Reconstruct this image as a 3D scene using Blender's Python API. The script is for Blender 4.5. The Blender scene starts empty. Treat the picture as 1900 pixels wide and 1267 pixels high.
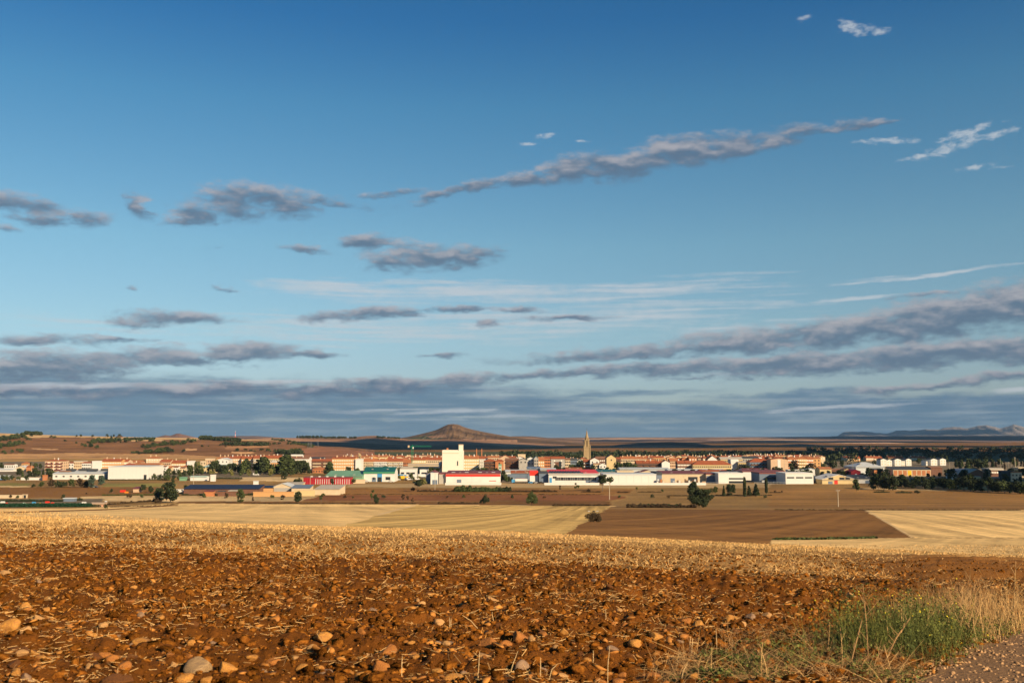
import bpy, math, random
import numpy as np
from mathutils import Vector, Matrix
R = math.radians
sc = bpy.context.scene
col = sc.collection
rnd = random.Random(7)
rng = np.random.default_rng(11)

# ------------------------------------------------------------------ camera
F, CX, CY, HOR = 1847.0, 950.0, 633.5, 810.0
PITCH = math.atan((HOR - CY) / F)
EYE = 1.6
cam_d = bpy.data.cameras.new('camera')
cam = bpy.data.objects.new('camera', cam_d); col.objects.link(cam)
cam.location = (0, 0, EYE); cam.rotation_euler = (math.pi / 2 + PITCH, 0, 0)
cam_d.sensor_width = 36.0; cam_d.lens = 36.0 * F / 1900.0
cam_d.clip_start = 0.1; cam_d.clip_end = 120000
cam_d.dof.use_dof = True; cam_d.dof.focus_distance = 500.0; cam_d.dof.aperture_fstop = 5.6
sc.camera = cam

# ------------------------------------------------------------------ sun and exposure
SUN_EL, SUN_AZ = R(24), R(136)          # azimuth clockwise from +Y (the view direction)
SV = Vector((math.sin(SUN_AZ) * math.cos(SUN_EL), math.cos(SUN_AZ) * math.cos(SUN_EL), math.sin(SUN_EL)))
sl = bpy.data.lights.new('sun', 'SUN'); sl.energy = 5.0; sl.angle = R(0.53); sl.color = (1.0, 0.77, 0.49)
so = bpy.data.objects.new('sun', sl); col.objects.link(so)
so.rotation_euler = SV.to_track_quat('Z', 'Y').to_euler()
so.location = (0, 0, 50)
sc.view_settings.view_transform = 'Standard'; sc.view_settings.look = 'None'
sc.view_settings.exposure = 0.85; sc.view_settings.gamma = 1.0
sc.view_settings.use_curve_mapping = False
sc.cycles.max_bounces = 6; sc.cycles.volume_bounces = 0; sc.cycles.transparent_max_bounces = 8
sc.cycles.use_denoising = True
sc.cycles.use_adaptive_sampling = True; sc.cycles.adaptive_threshold = 0.012; sc.cycles.adaptive_min_samples = 12

# ------------------------------------------------------------------ pixel helpers (photograph pixels, 1900 x 1267)
def ray(px, py):
    a = (px - CX) / F; b = -(py - CY) / F
    return a, math.cos(PITCH) - b * math.sin(PITCH), b * math.cos(PITCH) + math.sin(PITCH)
def xY(px, Y, py=880.0):
    a, c, s = ray(px, py); return a / c * Y
def zY(py, Y):
    a, c, s = ray(0, py); return EYE + s / c * Y
def ang(px, py):
    a, c, s = ray(px, py)
    return math.atan2(a, c), math.atan2(s, math.hypot(a, c))

# ------------------------------------------------------------------ world: sky and clouds
W = bpy.data.worlds.new('World'); sc.world = W; W.use_nodes = True
nt = W.node_tree; nt.nodes.clear()
def N(t, **k):
    n = nt.nodes.new(t)
    for a, b in k.items():
        setattr(n, a, b)
    return n
def L(a, b): nt.links.new(a, b)
def put(sock, v):
    if hasattr(v, 'is_linked') or hasattr(v, 'links'): L(v, sock)
    else: sock.default_value = v
def M_(op, a, b=0.0, c=None, clamp=False):
    n = N('ShaderNodeMath', operation=op); n.use_clamp = clamp
    put(n.inputs[0], a); put(n.inputs[1], b)
    if c is not None: put(n.inputs[2], c)
    return n.outputs[0]
def VM(op, a, b=None):
    n = N('ShaderNodeVectorMath', operation=op); put(n.inputs[0], a)
    if b is not None: put(n.inputs[1], b)
    return n.outputs['Value'] if op == 'LENGTH' else n.outputs[0]
def smooth(v, a, b):
    n = N('ShaderNodeMapRange', interpolation_type='SMOOTHSTEP'); put(n.inputs['Value'], v)
    n.inputs['From Min'].default_value = a; n.inputs['From Max'].default_value = b
    return n.outputs[0]
def mixc(f, a, b):
    n = N('ShaderNodeMix', data_type='RGBA'); put(n.inputs[0], f); put(n.inputs[6], a); put(n.inputs[7], b)
    return n.outputs[2]
sky = N('ShaderNodeTexSky', sky_type='NISHITA'); sky.sun_disc = False
sky.sun_elevation = SUN_EL; sky.sun_rotation = SUN_AZ; sky.altitude = 650
sky.air_density = 1.0; sky.dust_density = 0.6; sky.ozone_density = 1.6
tc = N('ShaderNodeTexCoord'); sp = N('ShaderNodeSeparateXYZ'); L(tc.outputs['Generated'], sp.inputs[0])
X_, Y_, Z_ = sp.outputs
az = M_('ARCTAN2', X_, Y_)
hz_ = M_('SQRT', M_('ADD', M_('MULTIPLY', X_, X_), M_('MULTIPLY', Y_, Y_)))
el = M_('ARCTAN2', Z_, hz_)
cmb = N('ShaderNodeCombineXYZ'); L(az, cmb.inputs[0]); L(el, cmb.inputs[1]); UV = cmb.outputs[0]
def noise(vec, sc_xyz, detail=6, rough=0.6, rot=0.0, off=(0, 0, 0), dist=0.0):
    mp = N('ShaderNodeMapping'); L(vec, mp.inputs[0])
    mp.inputs['Rotation'].default_value = (0, 0, rot); mp.inputs['Scale'].default_value = sc_xyz; mp.inputs['Location'].default_value = off
    n = N('ShaderNodeTexNoise', noise_dimensions='2D'); L(mp.outputs[0], n.inputs['Vector'])
    n.inputs['Scale'].default_value = 1.0; n.inputs['Detail'].default_value = detail; n.inputs['Roughness'].default_value = rough
    n.inputs['Distortion'].default_value = dist
    return n
# warp the coordinates a little so outlines are ragged
w1 = noise(UV, (16, 42, 1), 5, 0.6)
wv = VM('MULTIPLY', VM('SUBTRACT', w1.outputs['Color'], (0.5, 0.5, 0.5)), (0.07, 0.018, 0))
UVW = VM('ADD', UV, wv)
LAST = [None]; REL = [None, None]
def blobs(lst, vec0, rel=False):
    tot = None                      # the masks are chained one after the other: the renderer holds only so many values at once
    for (px, py, hw, hh, a, s) in lst:
        u, v = ang(px, py)
        dep = tot if tot is not None else LAST[0]
        vec = vec0
        if dep is not None:
            cn = N('ShaderNodeVectorMath', operation='MULTIPLY_ADD'); L(dep, cn.inputs[0]); cn.inputs[1].default_value = (1e-9,) * 3; L(vec0, cn.inputs[2]); vec = cn.outputs[0]
        mp = N('ShaderNodeMapping', vector_type='TEXTURE'); L(vec, mp.inputs[0])
        mp.inputs['Location'].default_value = (u, v, 0); mp.inputs['Rotation'].default_value = (0, 0, R(a))
        mp.inputs['Scale'].default_value = (hw / F * 1.25, hh / F * 1.25, 1)
        ln = VM('LENGTH', mp.outputs[0])
        m = N('ShaderNodeMapRange', interpolation_type='SMOOTHSTEP'); L(ln, m.inputs['Value'])
        m.inputs['From Min'].default_value = 1.25; m.inputs['From Max'].default_value = 0.0
        m.inputs['To Max'].default_value = s
        tot = m.outputs[0] if tot is None else M_('MAXIMUM', tot, m.outputs[0])
        if rel:                     # weighted height within the cloud, for lit tops and dark bases
            ac = N('ShaderNodeVectorMath', operation='MULTIPLY_ADD'); L(mp.outputs[0], ac.inputs[0]); L(m.outputs[0], ac.inputs[1])
            if REL[0] is not None: L(REL[0], ac.inputs[2])
            else: ac.inputs[2].default_value = (0, 0, 0)
            REL[0] = ac.outputs[0]; REL[1] = m.outputs[0] if REL[1] is None else M_('ADD', REL[1], m.outputs[0])
    LAST[0] = tot
    return tot
DARK = [(30,378,80,20,-6,1),(75,408,42,12,0,.9),(160,407,36,17,-5,.95),(10,422,26,8,0,.8),(262,383,30,24,-20,1),
 (350,400,46,20,28,1),(440,372,90,34,8,1.05),(520,375,80,30,-4,1.05),(600,372,60,11,0,.85),(655,380,50,9,0,.75),(735,357,60,9,8,.8),
 (800,366,60,12,12,.9),(880,347,80,14,12,1),(970,334,70,15,8,1.05),(1060,316,80,22,12,1.1),(1150,305,100,28,6,1.15),(1260,284,110,26,9,1.15),(1350,272,80,20,8,1.05),(1440,258,90,17,8,1.1),(1520,243,80,10,8,1),(1590,234,46,7,4,.9),
 (700,452,70,17,0,1.05),(800,478,110,26,5,1.15),(880,466,50,13,8,1),(735,490,60,16,-10,1),(565,463,48,9,-6,.9),(410,460,16,5,0,.8),(258,533,16,6,0,.7),(418,537,24,5,-5,.7),
 (120,728,200,14,2,1.0),(420,722,240,14,2,1.0),(650,722,200,14,3,1.05),(300,592,115,15,1,1.0),(370,590,50,8,0,.8),(665,585,105,12,2,1.05),(740,582,50,12,0,1),(850,576,85,8,2,1),(1050,592,85,7,0,.9),(915,600,32,7,0,.9),(965,574,40,6,0,.8),
 (60,630,130,11,2,1),(230,627,60,6,0,.8),(60,680,160,26,2,1.15),(220,662,150,20,4,1.15),(330,668,130,14,0,1.05),(450,652,110,18,2,1.15),(560,658,70,9,0,1),(830,662,60,6,0,.75),
 (1880,564,180,40,6,1.4),(1740,588,190,36,8,1.4),(1570,613,180,28,7,1.3),(1400,632,190,24,5,1.25),(1200,652,170,14,3,1.05),(1050,662,130,11,3,.95),
 (1880,648,190,24,2,1.35),(1700,662,210,23,3,1.35),(1500,675,240,19,3,1.3),(1260,684,220,14,2,1.15),(1040,692,200,11,4,1.05),(860,702,160,11,4,1),(700,712,150,12,3,1.05),(1280,700,70,4,0,.8),
 (1800,706,150,9,6,.95),(1660,718,110,7,4,.8),(1720,545,60,5,4,.7),(1560,622,200,26,6,.4)]
low = [(60,745,420,46,1,1.3),(350,748,420,42,1,1.3),(620,748,360,36,2,1.2),(850,752,380,30,2,.95),(120,775,520,30,0,.9),(1250,768,520,26,0,1.0),(1700,762,420,32,0,1.15),(1050,735,300,12,2,.7),(1500,735,260,14,2,.7),(700,795,900,26,0,1.0),(1500,795,900,26,0,1.0),(200,795,900,24,0,1.0)]
CIR = [(640,535,190,20,-2,1.05),(900,542,280,26,-1,1.0),(1180,540,340,24,3,.85),(750,560,300,16,-2,.6),(1250,565,300,22,2,.55),(1050,590,480,40,2,.85),(700,610,540,34,0,.8),(300,600,420,26,0,.6),(1350,610,300,20,3,.6),(1740,508,190,4,4,1),(1640,517,90,4,3,.8),(1590,553,90,4,3,.9),(500,640,600,30,0,.35),
 ]
PUF = [(1588,52,42,14,-16,1.1),(1640,58,22,7,0,.8),(1495,35,15,7,0,.7),(1770,272,80,12,14,1.1),(1720,288,50,6,4,1.1),(1800,244,60,8,10,1),(1850,249,32,8,8,1.2),(1640,262,60,7,-4,.9),(1805,311,32,6,3,.9),(1850,312,26,3,0,.7),(1010,253,20,6,8,.9),(1085,262,22,3,0,.6),(980,268,25,4,0,.5)]
CIR += [(1560,755,160,5,3,1.1),(1400,690,220,6,3,.7),(100,716,200,9,2,1.2),(330,716,180,7,1,1.0),(500,708,140,6,1,1.0),(820,765,180,5,4,.9),(700,762,120,5,2,.7),(1885,722,50,7,3,1.2),(1000,770,260,6,2,.6)]
nA = noise(UV, (24, 62, 1), 7, 0.58, rot=R(-4)).outputs[0]
nA2 = noise(UV, (24, 62, 1), 4, 0.55, rot=R(-4), off=(-0.03, 0.36, 0)).outputs[0]
nF = noise(UV, (60, 130, 1), 5, 0.6, rot=R(-8)).outputs[0]
nS = noise(UV, (9, 210, 1), 5, 0.55, rot=R(2.2), dist=0.3).outputs[0]
nS2 = noise(UV, (4, 90, 1), 4, 0.5, rot=R(1.5), dist=0.2).outputs[0]
dA = blobs(DARK, UVW, True)
rs_ = N('ShaderNodeSeparateXYZ'); L(REL[0], rs_.inputs[0]); topn = M_('DIVIDE', rs_.outputs[1], M_('ADD', REL[1], 0.02))
aA = smooth(M_('ADD', M_('MULTIPLY', dA, 1.0), M_('ADD', M_('MULTIPLY', M_('SUBTRACT', nA, 0.5), 1.5), M_('MULTIPLY', M_('SUBTRACT', nF, 0.5), 1.1))), -0.02, 1.05)
aA = M_('MULTIPLY', M_('MULTIPLY', aA, smooth(dA, 0.02, 0.3)), 0.88)
dB = blobs(CIR, VM('ADD', UV, VM('MULTIPLY', wv, (0.35, 0.35, 0))))
aB = M_('MULTIPLY', smooth(M_('ADD', dB, M_('ADD', M_('MULTIPLY', M_('SUBTRACT', nS, 0.5), 1.5), M_('MULTIPLY', M_('SUBTRACT', nF, 0.5), 0.5))), 0.25, 1.2), smooth(dB, 0.0, 0.4))
dP = blobs(PUF, UV)
aP = M_('MULTIPLY', smooth(M_('ADD', dP, M_('ADD', M_('MULTIPLY', M_('SUBTRACT', nF, 0.5), 3.2), M_('MULTIPLY', M_('SUBTRACT', nA, 0.5), 0.8))), 0.25, 1.5), smooth(dP, 0.0, 0.4))
dC = blobs(low, UVW)
aC = M_('MULTIPLY', smooth(M_('ADD', dC, M_('MULTIPLY', M_('SUBTRACT', nS2, 0.5), 1.3)), 0.05, 0.75), smooth(dC, 0.0, 0.4))
# base sky: Nishita, tinted by elevation only
ramp = N('ShaderNodeValToRGB'); put(ramp.inputs[0], smooth(el, -0.02, 0.62))
SKYK = 0.09
cr = ramp.color_ramp; cr.elements[0].position = 0.0; cr.elements[0].color = (0.72, 0.78, 1.0, 1)
cr.elements[1].position = 1.0; cr.elements[1].color = (0.22, 0.70, 1.05, 1)
for p_, c_ in ((0.10, (0.86, 1.00, 1.02)), (0.25, (0.83, 1.11, 1.08)), (0.56, (0.50, 1.00, 1.12)), (0.74, (0.27, 0.78, 1.09))):
    e = cr.elements.new(p_); e.color = (*c_, 1)
base = VM('MULTIPLY', VM('MULTIPLY', sky.outputs[0], ramp.outputs[0]), (SKYK,) * 3)
# colours of the clouds (radiance)
litA = smooth(M_('ADD', M_('ADD', M_('MULTIPLY', topn, 0.75), M_('MULTIPLY', M_('SUBTRACT', nA2, nA), -1.6)), M_('MULTIPLY', M_('SUBTRACT', nF, 0.5), 0.7)), -0.35, 0.75)
colA = mixc(litA, (0.112, 0.168, 0.250, 1), (0.42, 0.41, 0.44, 1))
colB = (0.56, 0.60, 0.64, 1)
colC = mixc(smooth(M_('ADD', nS, M_('MULTIPLY', M_('SUBTRACT', nA, 0.5), 0.5)), 0.40, 0.78), (0.125, 0.220, 0.320, 1), (0.27, 0.35, 0.42, 1))
c1 = mixc(M_('MULTIPLY', aC, 0.92), base, colC)
c2 = mixc(M_('MAXIMUM', M_('MULTIPLY', aB, 0.78), M_('MULTIPLY', aP, 0.7)), c1, colB)
c3 = mixc(aA, c2, colA)
bg = N('ShaderNodeBackground'); L(c3, bg.inputs[0]); bg.inputs[1].default_value = 0.555      # SKYK 0.09 x 0.555 = a Nishita strength of 0.05
wo = N('ShaderNodeOutputWorld'); L(bg.outputs[0], wo.inputs[0])
W.cycles.sampling_method = 'MANUAL'; W.cycles.sample_map_resolution = 256

# ------------------------------------------------------------------ noise and terrain
def _hash(i, j, s):
    n = (i.astype(np.int64) * 374761393 + j.astype(np.int64) * 668265263 + s * 1442695041) & 0x7fffffff
    n = ((n ^ (n >> 13)) * 1274126177) & 0x7fffffff
    return ((n ^ (n >> 16)) & 0xffff) / 65535.0
def vnoise(x, y, s=0):
    i = np.floor(x); j = np.floor(y); fx = x - i; fy = y - j
    fx = fx * fx * (3 - 2 * fx); fy = fy * fy * (3 - 2 * fy)
    a = _hash(i, j, s); b = _hash(i + 1, j, s); c = _hash(i, j + 1, s); d = _hash(i + 1, j + 1, s)
    return (a + (b - a) * fx) * (1 - fy) + (c + (d - c) * fx) * fy
def fbm(x, y, o=4, s=0, g=0.5):
    t = 0; a = 1; n = 0
    for k in range(o):
        t = t + a * vnoise(x * 2 ** k + 17.3 * k, y * 2 ** k - 9.1 * k, s + k); n += a; a *= g
    return t / n - 0.5
_ky = np.array([-400, -100, 0, 45, 60, 100, 200, 300, 400, 470, 540, 720, 1000, 1500, 2500, 6000, 30000], float)
_kz = np.array([0, 0, 0, -2.75, -4.4, -7.3, -13.9, -20.4, -26.6, -30.6, -32.0, -32.3, -33, -33, -33, -33, -33], float)
_tab_y = np.concatenate([np.linspace(-400, 700, 2201), np.linspace(705, 30000, 3000)])
_tab_z = np.interp(_tab_y, _ky, _kz)
_near = -0.0065 * _tab_y - 0.0012 * np.maximum(_tab_y, 0) ** 2
_tab_z = np.where(_tab_y < 46, _near, _tab_z)
_s = np.convolve(np.pad(_tab_z[:2201], 24, 'edge'), np.ones(49) / 49, 'valid'); _bl = np.clip((_tab_y[:2201] - 34) / 20, 0, 1)
_tab_z[:2201] = _tab_z[:2201] * (1 - _bl) + _s * _bl
def G(x, y):
    x = np.asarray(x, float); y = np.asarray(y, float)
    z = np.interp(y, _tab_y, _tab_z)
    lim = 0.62 * np.maximum(y, 0) + 9
    tf = np.clip((260 - y) / 200, 0, 1); tf = tf * tf * (3 - 2 * tf)
    z = z - np.where(x < 0, 0.030, 0.047) * np.clip(x, -lim, lim) * tf
    z = z + 0.10 * fbm(x / 9, y / 9, 2, 3) * np.clip((44 - y) / 20, 0, 1) + 0.0010 * fbm(x / 120, y / 160, 2, 5) * np.clip(y - 80, 0, 600)
    return z
def gz(x, y): return float(G(x, y))
def at(px, py):
    """the ground point seen at a pixel of the photograph"""
    a, c, s = ray(px, py)
    t = np.geomspace(3, 9000, 4000) / c
    X, Yy, Z = a * t, c * t, EYE + s * t
    below = Z < G(X, Yy)
    k = int(np.argmax(below)) if below.any() else len(t) - 1
    lo, hi = t[max(k - 1, 0)], t[k]
    for _ in range(18):
        m = (lo + hi) / 2
        if EYE + s * m < gz(a * m, c * m): hi = m
        else: lo = m
    return a * hi, c * hi, gz(a * hi, c * hi)
def inpoly(px, py, poly):
    r = np.zeros(px.shape, bool); n = len(poly)
    for i in range(n):
        x1, y1 = poly[i]; x2, y2 = poly[(i + 1) % n]
        if y1 == y2: continue
        r ^= ((y1 > py) != (y2 > py)) & (px < (x2 - x1) * (py - y1) / (y2 - y1) + x1)
    return r
def project(x, y, z):
    c, s = math.cos(PITCH), math.sin(PITCH)
    d = y * c + (z - EYE) * s; u = -y * s + (z - EYE) * c
    d = np.maximum(d, 1e-3)
    return CX + F * x / d, CY - F * u / d

# ------------------------------------------------------------------ materials
def mat(name, c, rough=0.85, var=0.12, scale=1.0, bump=0.0, metal=0.0, c2=None, coord='Object', island=0.0, stretch=(1, 1, 1), spec=0.25):
    m = bpy.data.materials.new(name); m.use_nodes = True; t = m.node_tree; ns = t.nodes; p = ns['Principled BSDF']
    p.inputs['Roughness'].default_value = rough; p.inputs['Metallic'].default_value = metal
    p.inputs['Specular IOR Level'].default_value = spec
    k = t.links.new
    tcn = ns.new('ShaderNodeTexCoord'); mp = ns.new('ShaderNodeMapping'); k(tcn.outputs[coord], mp.inputs[0]); mp.inputs['Scale'].default_value = stretch
    nz = ns.new('ShaderNodeTexNoise'); k(mp.outputs[0], nz.inputs['Vector']); nz.inputs['Scale'].default_value = scale; nz.inputs['Detail'].default_value = 5
    mr = ns.new('ShaderNodeMapRange'); k(nz.outputs[0], mr.inputs[0]); mr.inputs[1].default_value = 0.3; mr.inputs[2].default_value = 0.7
    mx = ns.new('ShaderNodeMix'); mx.data_type = 'RGBA'
    ca = c; cb = c2 if c2 else tuple(max(0, v * (1 - 2.2 * var)) for v in c)
    mx.inputs[6].default_value = (*cb, 1); mx.inputs[7].default_value = (*ca, 1); k(mr.outputs[0], mx.inputs[0])
    out = mx.outputs[2]
    if island:
        ge = ns.new('ShaderNodeNewGeometry'); m2 = ns.new('ShaderNodeMapRange'); k(ge.outputs['Random Per Island'], m2.inputs[0])
        m2.inputs[3].default_value = 1 - island; m2.inputs[4].default_value = 1 + island
        vm = ns.new('ShaderNodeVectorMath'); vm.operation = 'SCALE'; k(out, vm.inputs[0]); k(m2.outputs[0], vm.inputs['Scale']); out = vm.outputs[0]
    k(out, p.inputs['Base Color'])
    if bump:
        b = ns.new('ShaderNodeBump'); b.inputs['Strength'].default_value = 1.0; b.inputs['Distance'].default_value = bump; k(nz.outputs[0], b.inputs['Height']); k(b.outputs[0], p.inputs['Normal'])
    return m
def land_mat(name, scale_big, scale_small, bump, patch=None, rough=0.95, furrow=True):
    """ground whose base colour is the vertex attribute 'col', broken up by noise; 'fur' carries furrow coordinate and strength"""
    m = bpy.data.materials.new(name); m.use_nodes = True; t = m.node_tree; ns = t.nodes; p = ns['Principled BSDF']; k = t.links.new
    p.inputs['Roughness'].default_value = rough; p.inputs['Specular IOR Level'].default_value = 0.1
    ca = ns.new('ShaderNodeAttribute'); ca.attribute_name = 'col'
    fa = ns.new('ShaderNodeAttribute'); fa.attribute_name = 'fur'
    tcn = ns.new('ShaderNodeTexCoord')
    def nz(sx, sy, d=6, r=0.6):
        mp = ns.new('ShaderNodeMapping'); k(tcn.outputs['Object'], mp.inputs[0]); mp.inputs['Scale'].default_value = (sx, sy, 1)
        n = ns.new('ShaderNodeTexNoise'); k(mp.outputs[0], n.inputs['Vector']); n.inputs['Scale'].default_value = 1; n.inputs['Detail'].default_value = d; n.inputs['Roughness'].default_value = r
        return n.outputs[0]
    def mth(op, a, b, c=None):
        n = ns.new('ShaderNodeMath'); n.operation = op
        for i, v in enumerate((a, b, c)):
            if v is None: continue
            if isinstance(v, (int, float)): n.inputs[i].default_value = v
            else: k(v, n.inputs[i])
        return n.outputs[0]
    n1 = nz(scale_big, scale_big * 0.5); n2 = nz(scale_small, scale_small, 8, 0.7)
    f = mth('ADD', mth('MULTIPLY', mth('SUBTRACT', n1, 0.5), 1.3), mth('MULTIPLY', mth('SUBTRACT', n2, 0.5), 1.5))
    if furrow:
        sx = ns.new('ShaderNodeSeparateColor'); k(fa.outputs['Color'], sx.inputs[0])
        cv = ns.new('ShaderNodeCombineXYZ'); k(sx.outputs[0], cv.inputs[0]); k(mth('MULTIPLY', sx.outputs[2], 0.004), cv.inputs[1])
        fn = ns.new('ShaderNodeTexNoise'); k(cv.outputs[0], fn.inputs['Vector']); fn.inputs['Scale'].default_value = 1.0; fn.inputs['Detail'].default_value = 3
        fst = mth('MULTIPLY', mth('SUBTRACT', fn.outputs[0], 0.5), mth('MULTIPLY', sx.outputs[1], 3.6))
        f = mth('ADD', f, fst)
    sc_ = ns.new('ShaderNodeVectorMath'); sc_.operation = 'SCALE'; k(mth('MAXIMUM', mth('ADD', f, 1.0), 0.25), sc_.inputs['Scale'])
    k(ca.outputs['Color'], sc_.inputs[0])
    k(sc_.outputs[0], p.inputs['Base Color'])
    b = ns.new('ShaderNodeBump'); b.inputs['Distance'].default_value = bump; k(n2, b.inputs['Height']); k(b.outputs[0], p.inputs['Normal'])
    return m

# ------------------------------------------------------------------ mesh helpers
def mesh_np(name, v, f, m, parent=None, smooth_=False, cols=None, fur=None):
    v = np.asarray(v, np.float32); f = np.asarray(f, np.int32); k = f.shape[1]
    me = bpy.data.meshes.new(name)
    me.vertices.add(len(v)); me.vertices.foreach_set('co', v.ravel())
    me.loops.add(f.size); me.loops.foreach_set('vertex_index', f.ravel())
    me.polygons.add(len(f)); me.polygons.foreach_set('loop_start', np.arange(0, f.size, k, dtype=np.int32))
    try: me.polygons.foreach_set('loop_total', np.full(len(f), k, np.int32))
    except Exception: pass
    if smooth_: me.polygons.foreach_set('use_smooth', np.ones(len(f), bool))
    for nm, arr in (('col', cols), ('fur', fur)):
        if arr is not None:
            a = me.attributes.new(nm, 'FLOAT_COLOR', 'POINT')
            arr4 = np.ones((len(v), 4), np.float32); arr4[:, :arr.shape[1]] = arr; a.data.foreach_set('color', arr4.ravel())
    me.update(calc_edges=True)
    me.materials.append(m)
    o = bpy.data.objects.new(name, me); col.objects.link(o)
    if parent: o.parent = parent
    return o
def mesh_py(name, v, f, m, parent=None):
    me = bpy.data.meshes.new(name); me.from_pydata(v, [], f); me.update(); me.materials.append(m)
    o = bpy.data.objects.new(name, me); col.objects.link(o)
    if parent: o.parent = parent
    return o
def grid_faces(nr, nc, wrap=False):
    i = np.arange(nr - 1)[:, None] * nc; j = np.arange(nc - 1)[None, :]
    a = (i + j).ravel()
    return np.stack([a, a + 1, a + nc + 1, a + nc], 1)
_box = {}
BV = [(-.5, -.5, 0), (.5, -.5, 0), (.5, .5, 0), (-.5, .5, 0), (-.5, -.5, 1), (.5, -.5, 1), (.5, .5, 1), (-.5, .5, 1)]
BF = [(3, 2, 1, 0), (4, 5, 6, 7), (0, 1, 5, 4), (1, 2, 6, 5), (2, 3, 7, 6), (3, 0, 4, 7)]
def box(name, x, y, z, sx, sy, sz, m, parent=None, rz=0.0):
    """a box standing on z, meshes shared per material"""
    if m.name not in _box:
        me = bpy.data.meshes.new('box_' + m.name); me.from_pydata(BV, [], BF); me.update(); me.materials.append(m); _box[m.name] = me
    o = bpy.data.objects.new(name, _box[m.name]); col.objects.link(o)
    o.location = (x, y, z); o.scale = (sx, sy, sz); o.rotation_euler.z = rz
    if parent: o.parent = parent
    return o
def empty(name, x, y, z, label, cat, group=None, rz=0.0):
    o = bpy.data.objects.new(name, None); col.objects.link(o); o.location = (x, y, z); o.rotation_euler.z = rz
    o.empty_display_size = 0.5; return tag(o, label, cat, group)
def tag(o, label, cat, group=None):
    o['label'] = label; o['category'] = cat
    if group: o['group'] = group
    return o
def structure(o, label=None):
    o['kind'] = 'structure'; return o
def stuff(o, label=None, cat=None):
    o['kind'] = 'stuff'
    if label: o['label'] = label
    if cat: o['category'] = cat
    return o
def cyl_data(p0, p1, r0, r1, n=6):
    p0, p1 = Vector(p0), Vector(p1); d = (p1 - p0).normalized(); a = d.orthogonal().normalized(); b = d.cross(a)
    v = []
    for p, r in ((p0, r0), (p1, r1)):
        for i in range(n):
            t = 2 * math.pi * i / n; v.append(tuple(p + a * math.cos(t) * r + b * math.sin(t) * r))
    f = [(i, (i + 1) % n, n + (i + 1) % n, n + i) for i in range(n)] + [tuple(range(n))[::-1], tuple(range(n, 2 * n))]
    return v, f
def join(parts):
    V, Fc = [], []
    for v, f in parts:
        k = len(V); V += list(v); Fc += [tuple(i + k for i in q) for q in f]
    return V, Fc
def rod(name, p0, p1, r0, r1, m, parent=None, n=6):
    v, f = cyl_data(p0, p1, r0, r1, n); return mesh_py(name, v, f, m, parent)

# ------------------------------------------------------------------ ground sheets
def pix_rows(y0, y1, step):
    return np.arange(y0, y1, step)
def lin(c): return np.array(c, float)
C_SOIL = lin((0.130, 0.044, 0.006)); C_STUB = lin((0.31, 0.165, 0.052)); C_GOLD = lin((0.60, 0.40, 0.165)); C_OLIVE = lin((0.46, 0.30, 0.10))
C_BROWN = lin((0.185, 0.088, 0.024)); C_TAN = lin((0.28, 0.165, 0.056)); C_RED = lin((0.175, 0.070, 0.026)); C_PALE = lin((0.56, 0.39, 0.19))
C_GREEN = lin((0.19, 0.16, 0.045)); C_DUST = lin((0.16, 0.125, 0.08)); C_DARKG = lin((0.065, 0.070, 0.030))
thin = np.concatenate([np.linspace(-math.pi, -0.62, 60), np.linspace(-0.60, 0.60, 780), np.linspace(0.62, math.pi, 60)])
BOUND = 17.0     # ploughed soil ends, stubble begins
# radial rows
pl = np.concatenate([np.array([0.4, 1, 2, 3, 4]), np.geomspace(5, 19, 215)[:-1], np.geomspace(19, 46, 80)])
r_near = pl
r_far = np.concatenate([np.geomspace(46, 120, 50)[:-1], np.geomspace(120, 470, 105)[:-1], np.geomspace(470, 1600, 125)[:-1], np.geomspace(1600, 28000, 60)])
def sheet_points(rr):
    Rr, T = np.meshgrid(rr, thin, indexing='ij')
    return Rr * np.sin(T), Rr * np.cos(T)
# near sheet: the ploughed and stubble slope
X, Yg = sheet_points(r_near); Zg = G(X, Yg)
d = np.hypot(X, Yg)
amp = np.clip((d - 3) / 2, 0, 1) * np.clip(1.15 - d / 60, 0.4, 1)
clod = np.abs(fbm(X * 2.2, Yg * 2.2, 3, 21)) * 0.22 + fbm(X * 7, Yg * 7, 3, 33, 0.65) * 0.12 + fbm(X * 0.8, Yg * 0.5, 2, 41) * 0.10
ridge = 0.035 * np.sin((Yg + 0.10 * X) * 2 * math.pi / 0.75 + 1.2 * fbm(X / 3, Yg / 3, 2, 9)) * np.clip((19 - d) / 4, 0, 1)
# the wheel ruts at the right-hand end of the stubble
ruts = 0.10 * np.sin((Yg * 0.8 - X * 0.55) * 2 * math.pi / 1.3) * np.clip((X / np.maximum(Yg, 1) - 0.34) / 0.1, 0, 1) * np.clip((Yg - 17) / 2, 0, 1) * np.clip((32 - Yg) / 4, 0, 1)
PA, PB = at(1712, 1267), at(1905, 1168)        # edge of the gravel path
_pd = np.array([PB[0] - PA[0], PB[1] - PA[1]]); _pd = _pd / np.hypot(*_pd); _pn = np.array([_pd[1], -_pd[0]])
def path_dist(x, y): return (x - PA[0]) * _pn[0] + (y - PA[1]) * _pn[1]      # > 0 on the path side
pdist = path_dist(X, Yg) + 0.12 * fbm(X * 1.5, Yg * 1.5, 2, 77)
flat = np.clip(1 - (pdist + 0.5) / 0.5, 0.12, 1)
Zg2 = Zg + (clod * amp * np.where(Yg > BOUND, 0.55, 1.0) + ridge + ruts) * flat - 0.03
edge = fbm(X / 2.5, Yg / 1.2, 3, 51) * 2.2 + 0.02 * X
t_st = np.clip((Yg + edge * 1.0 - BOUND + 0.4 * np.abs(X / np.maximum(Yg, 1))) / 1.2, 0, 1)[..., None]
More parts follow.
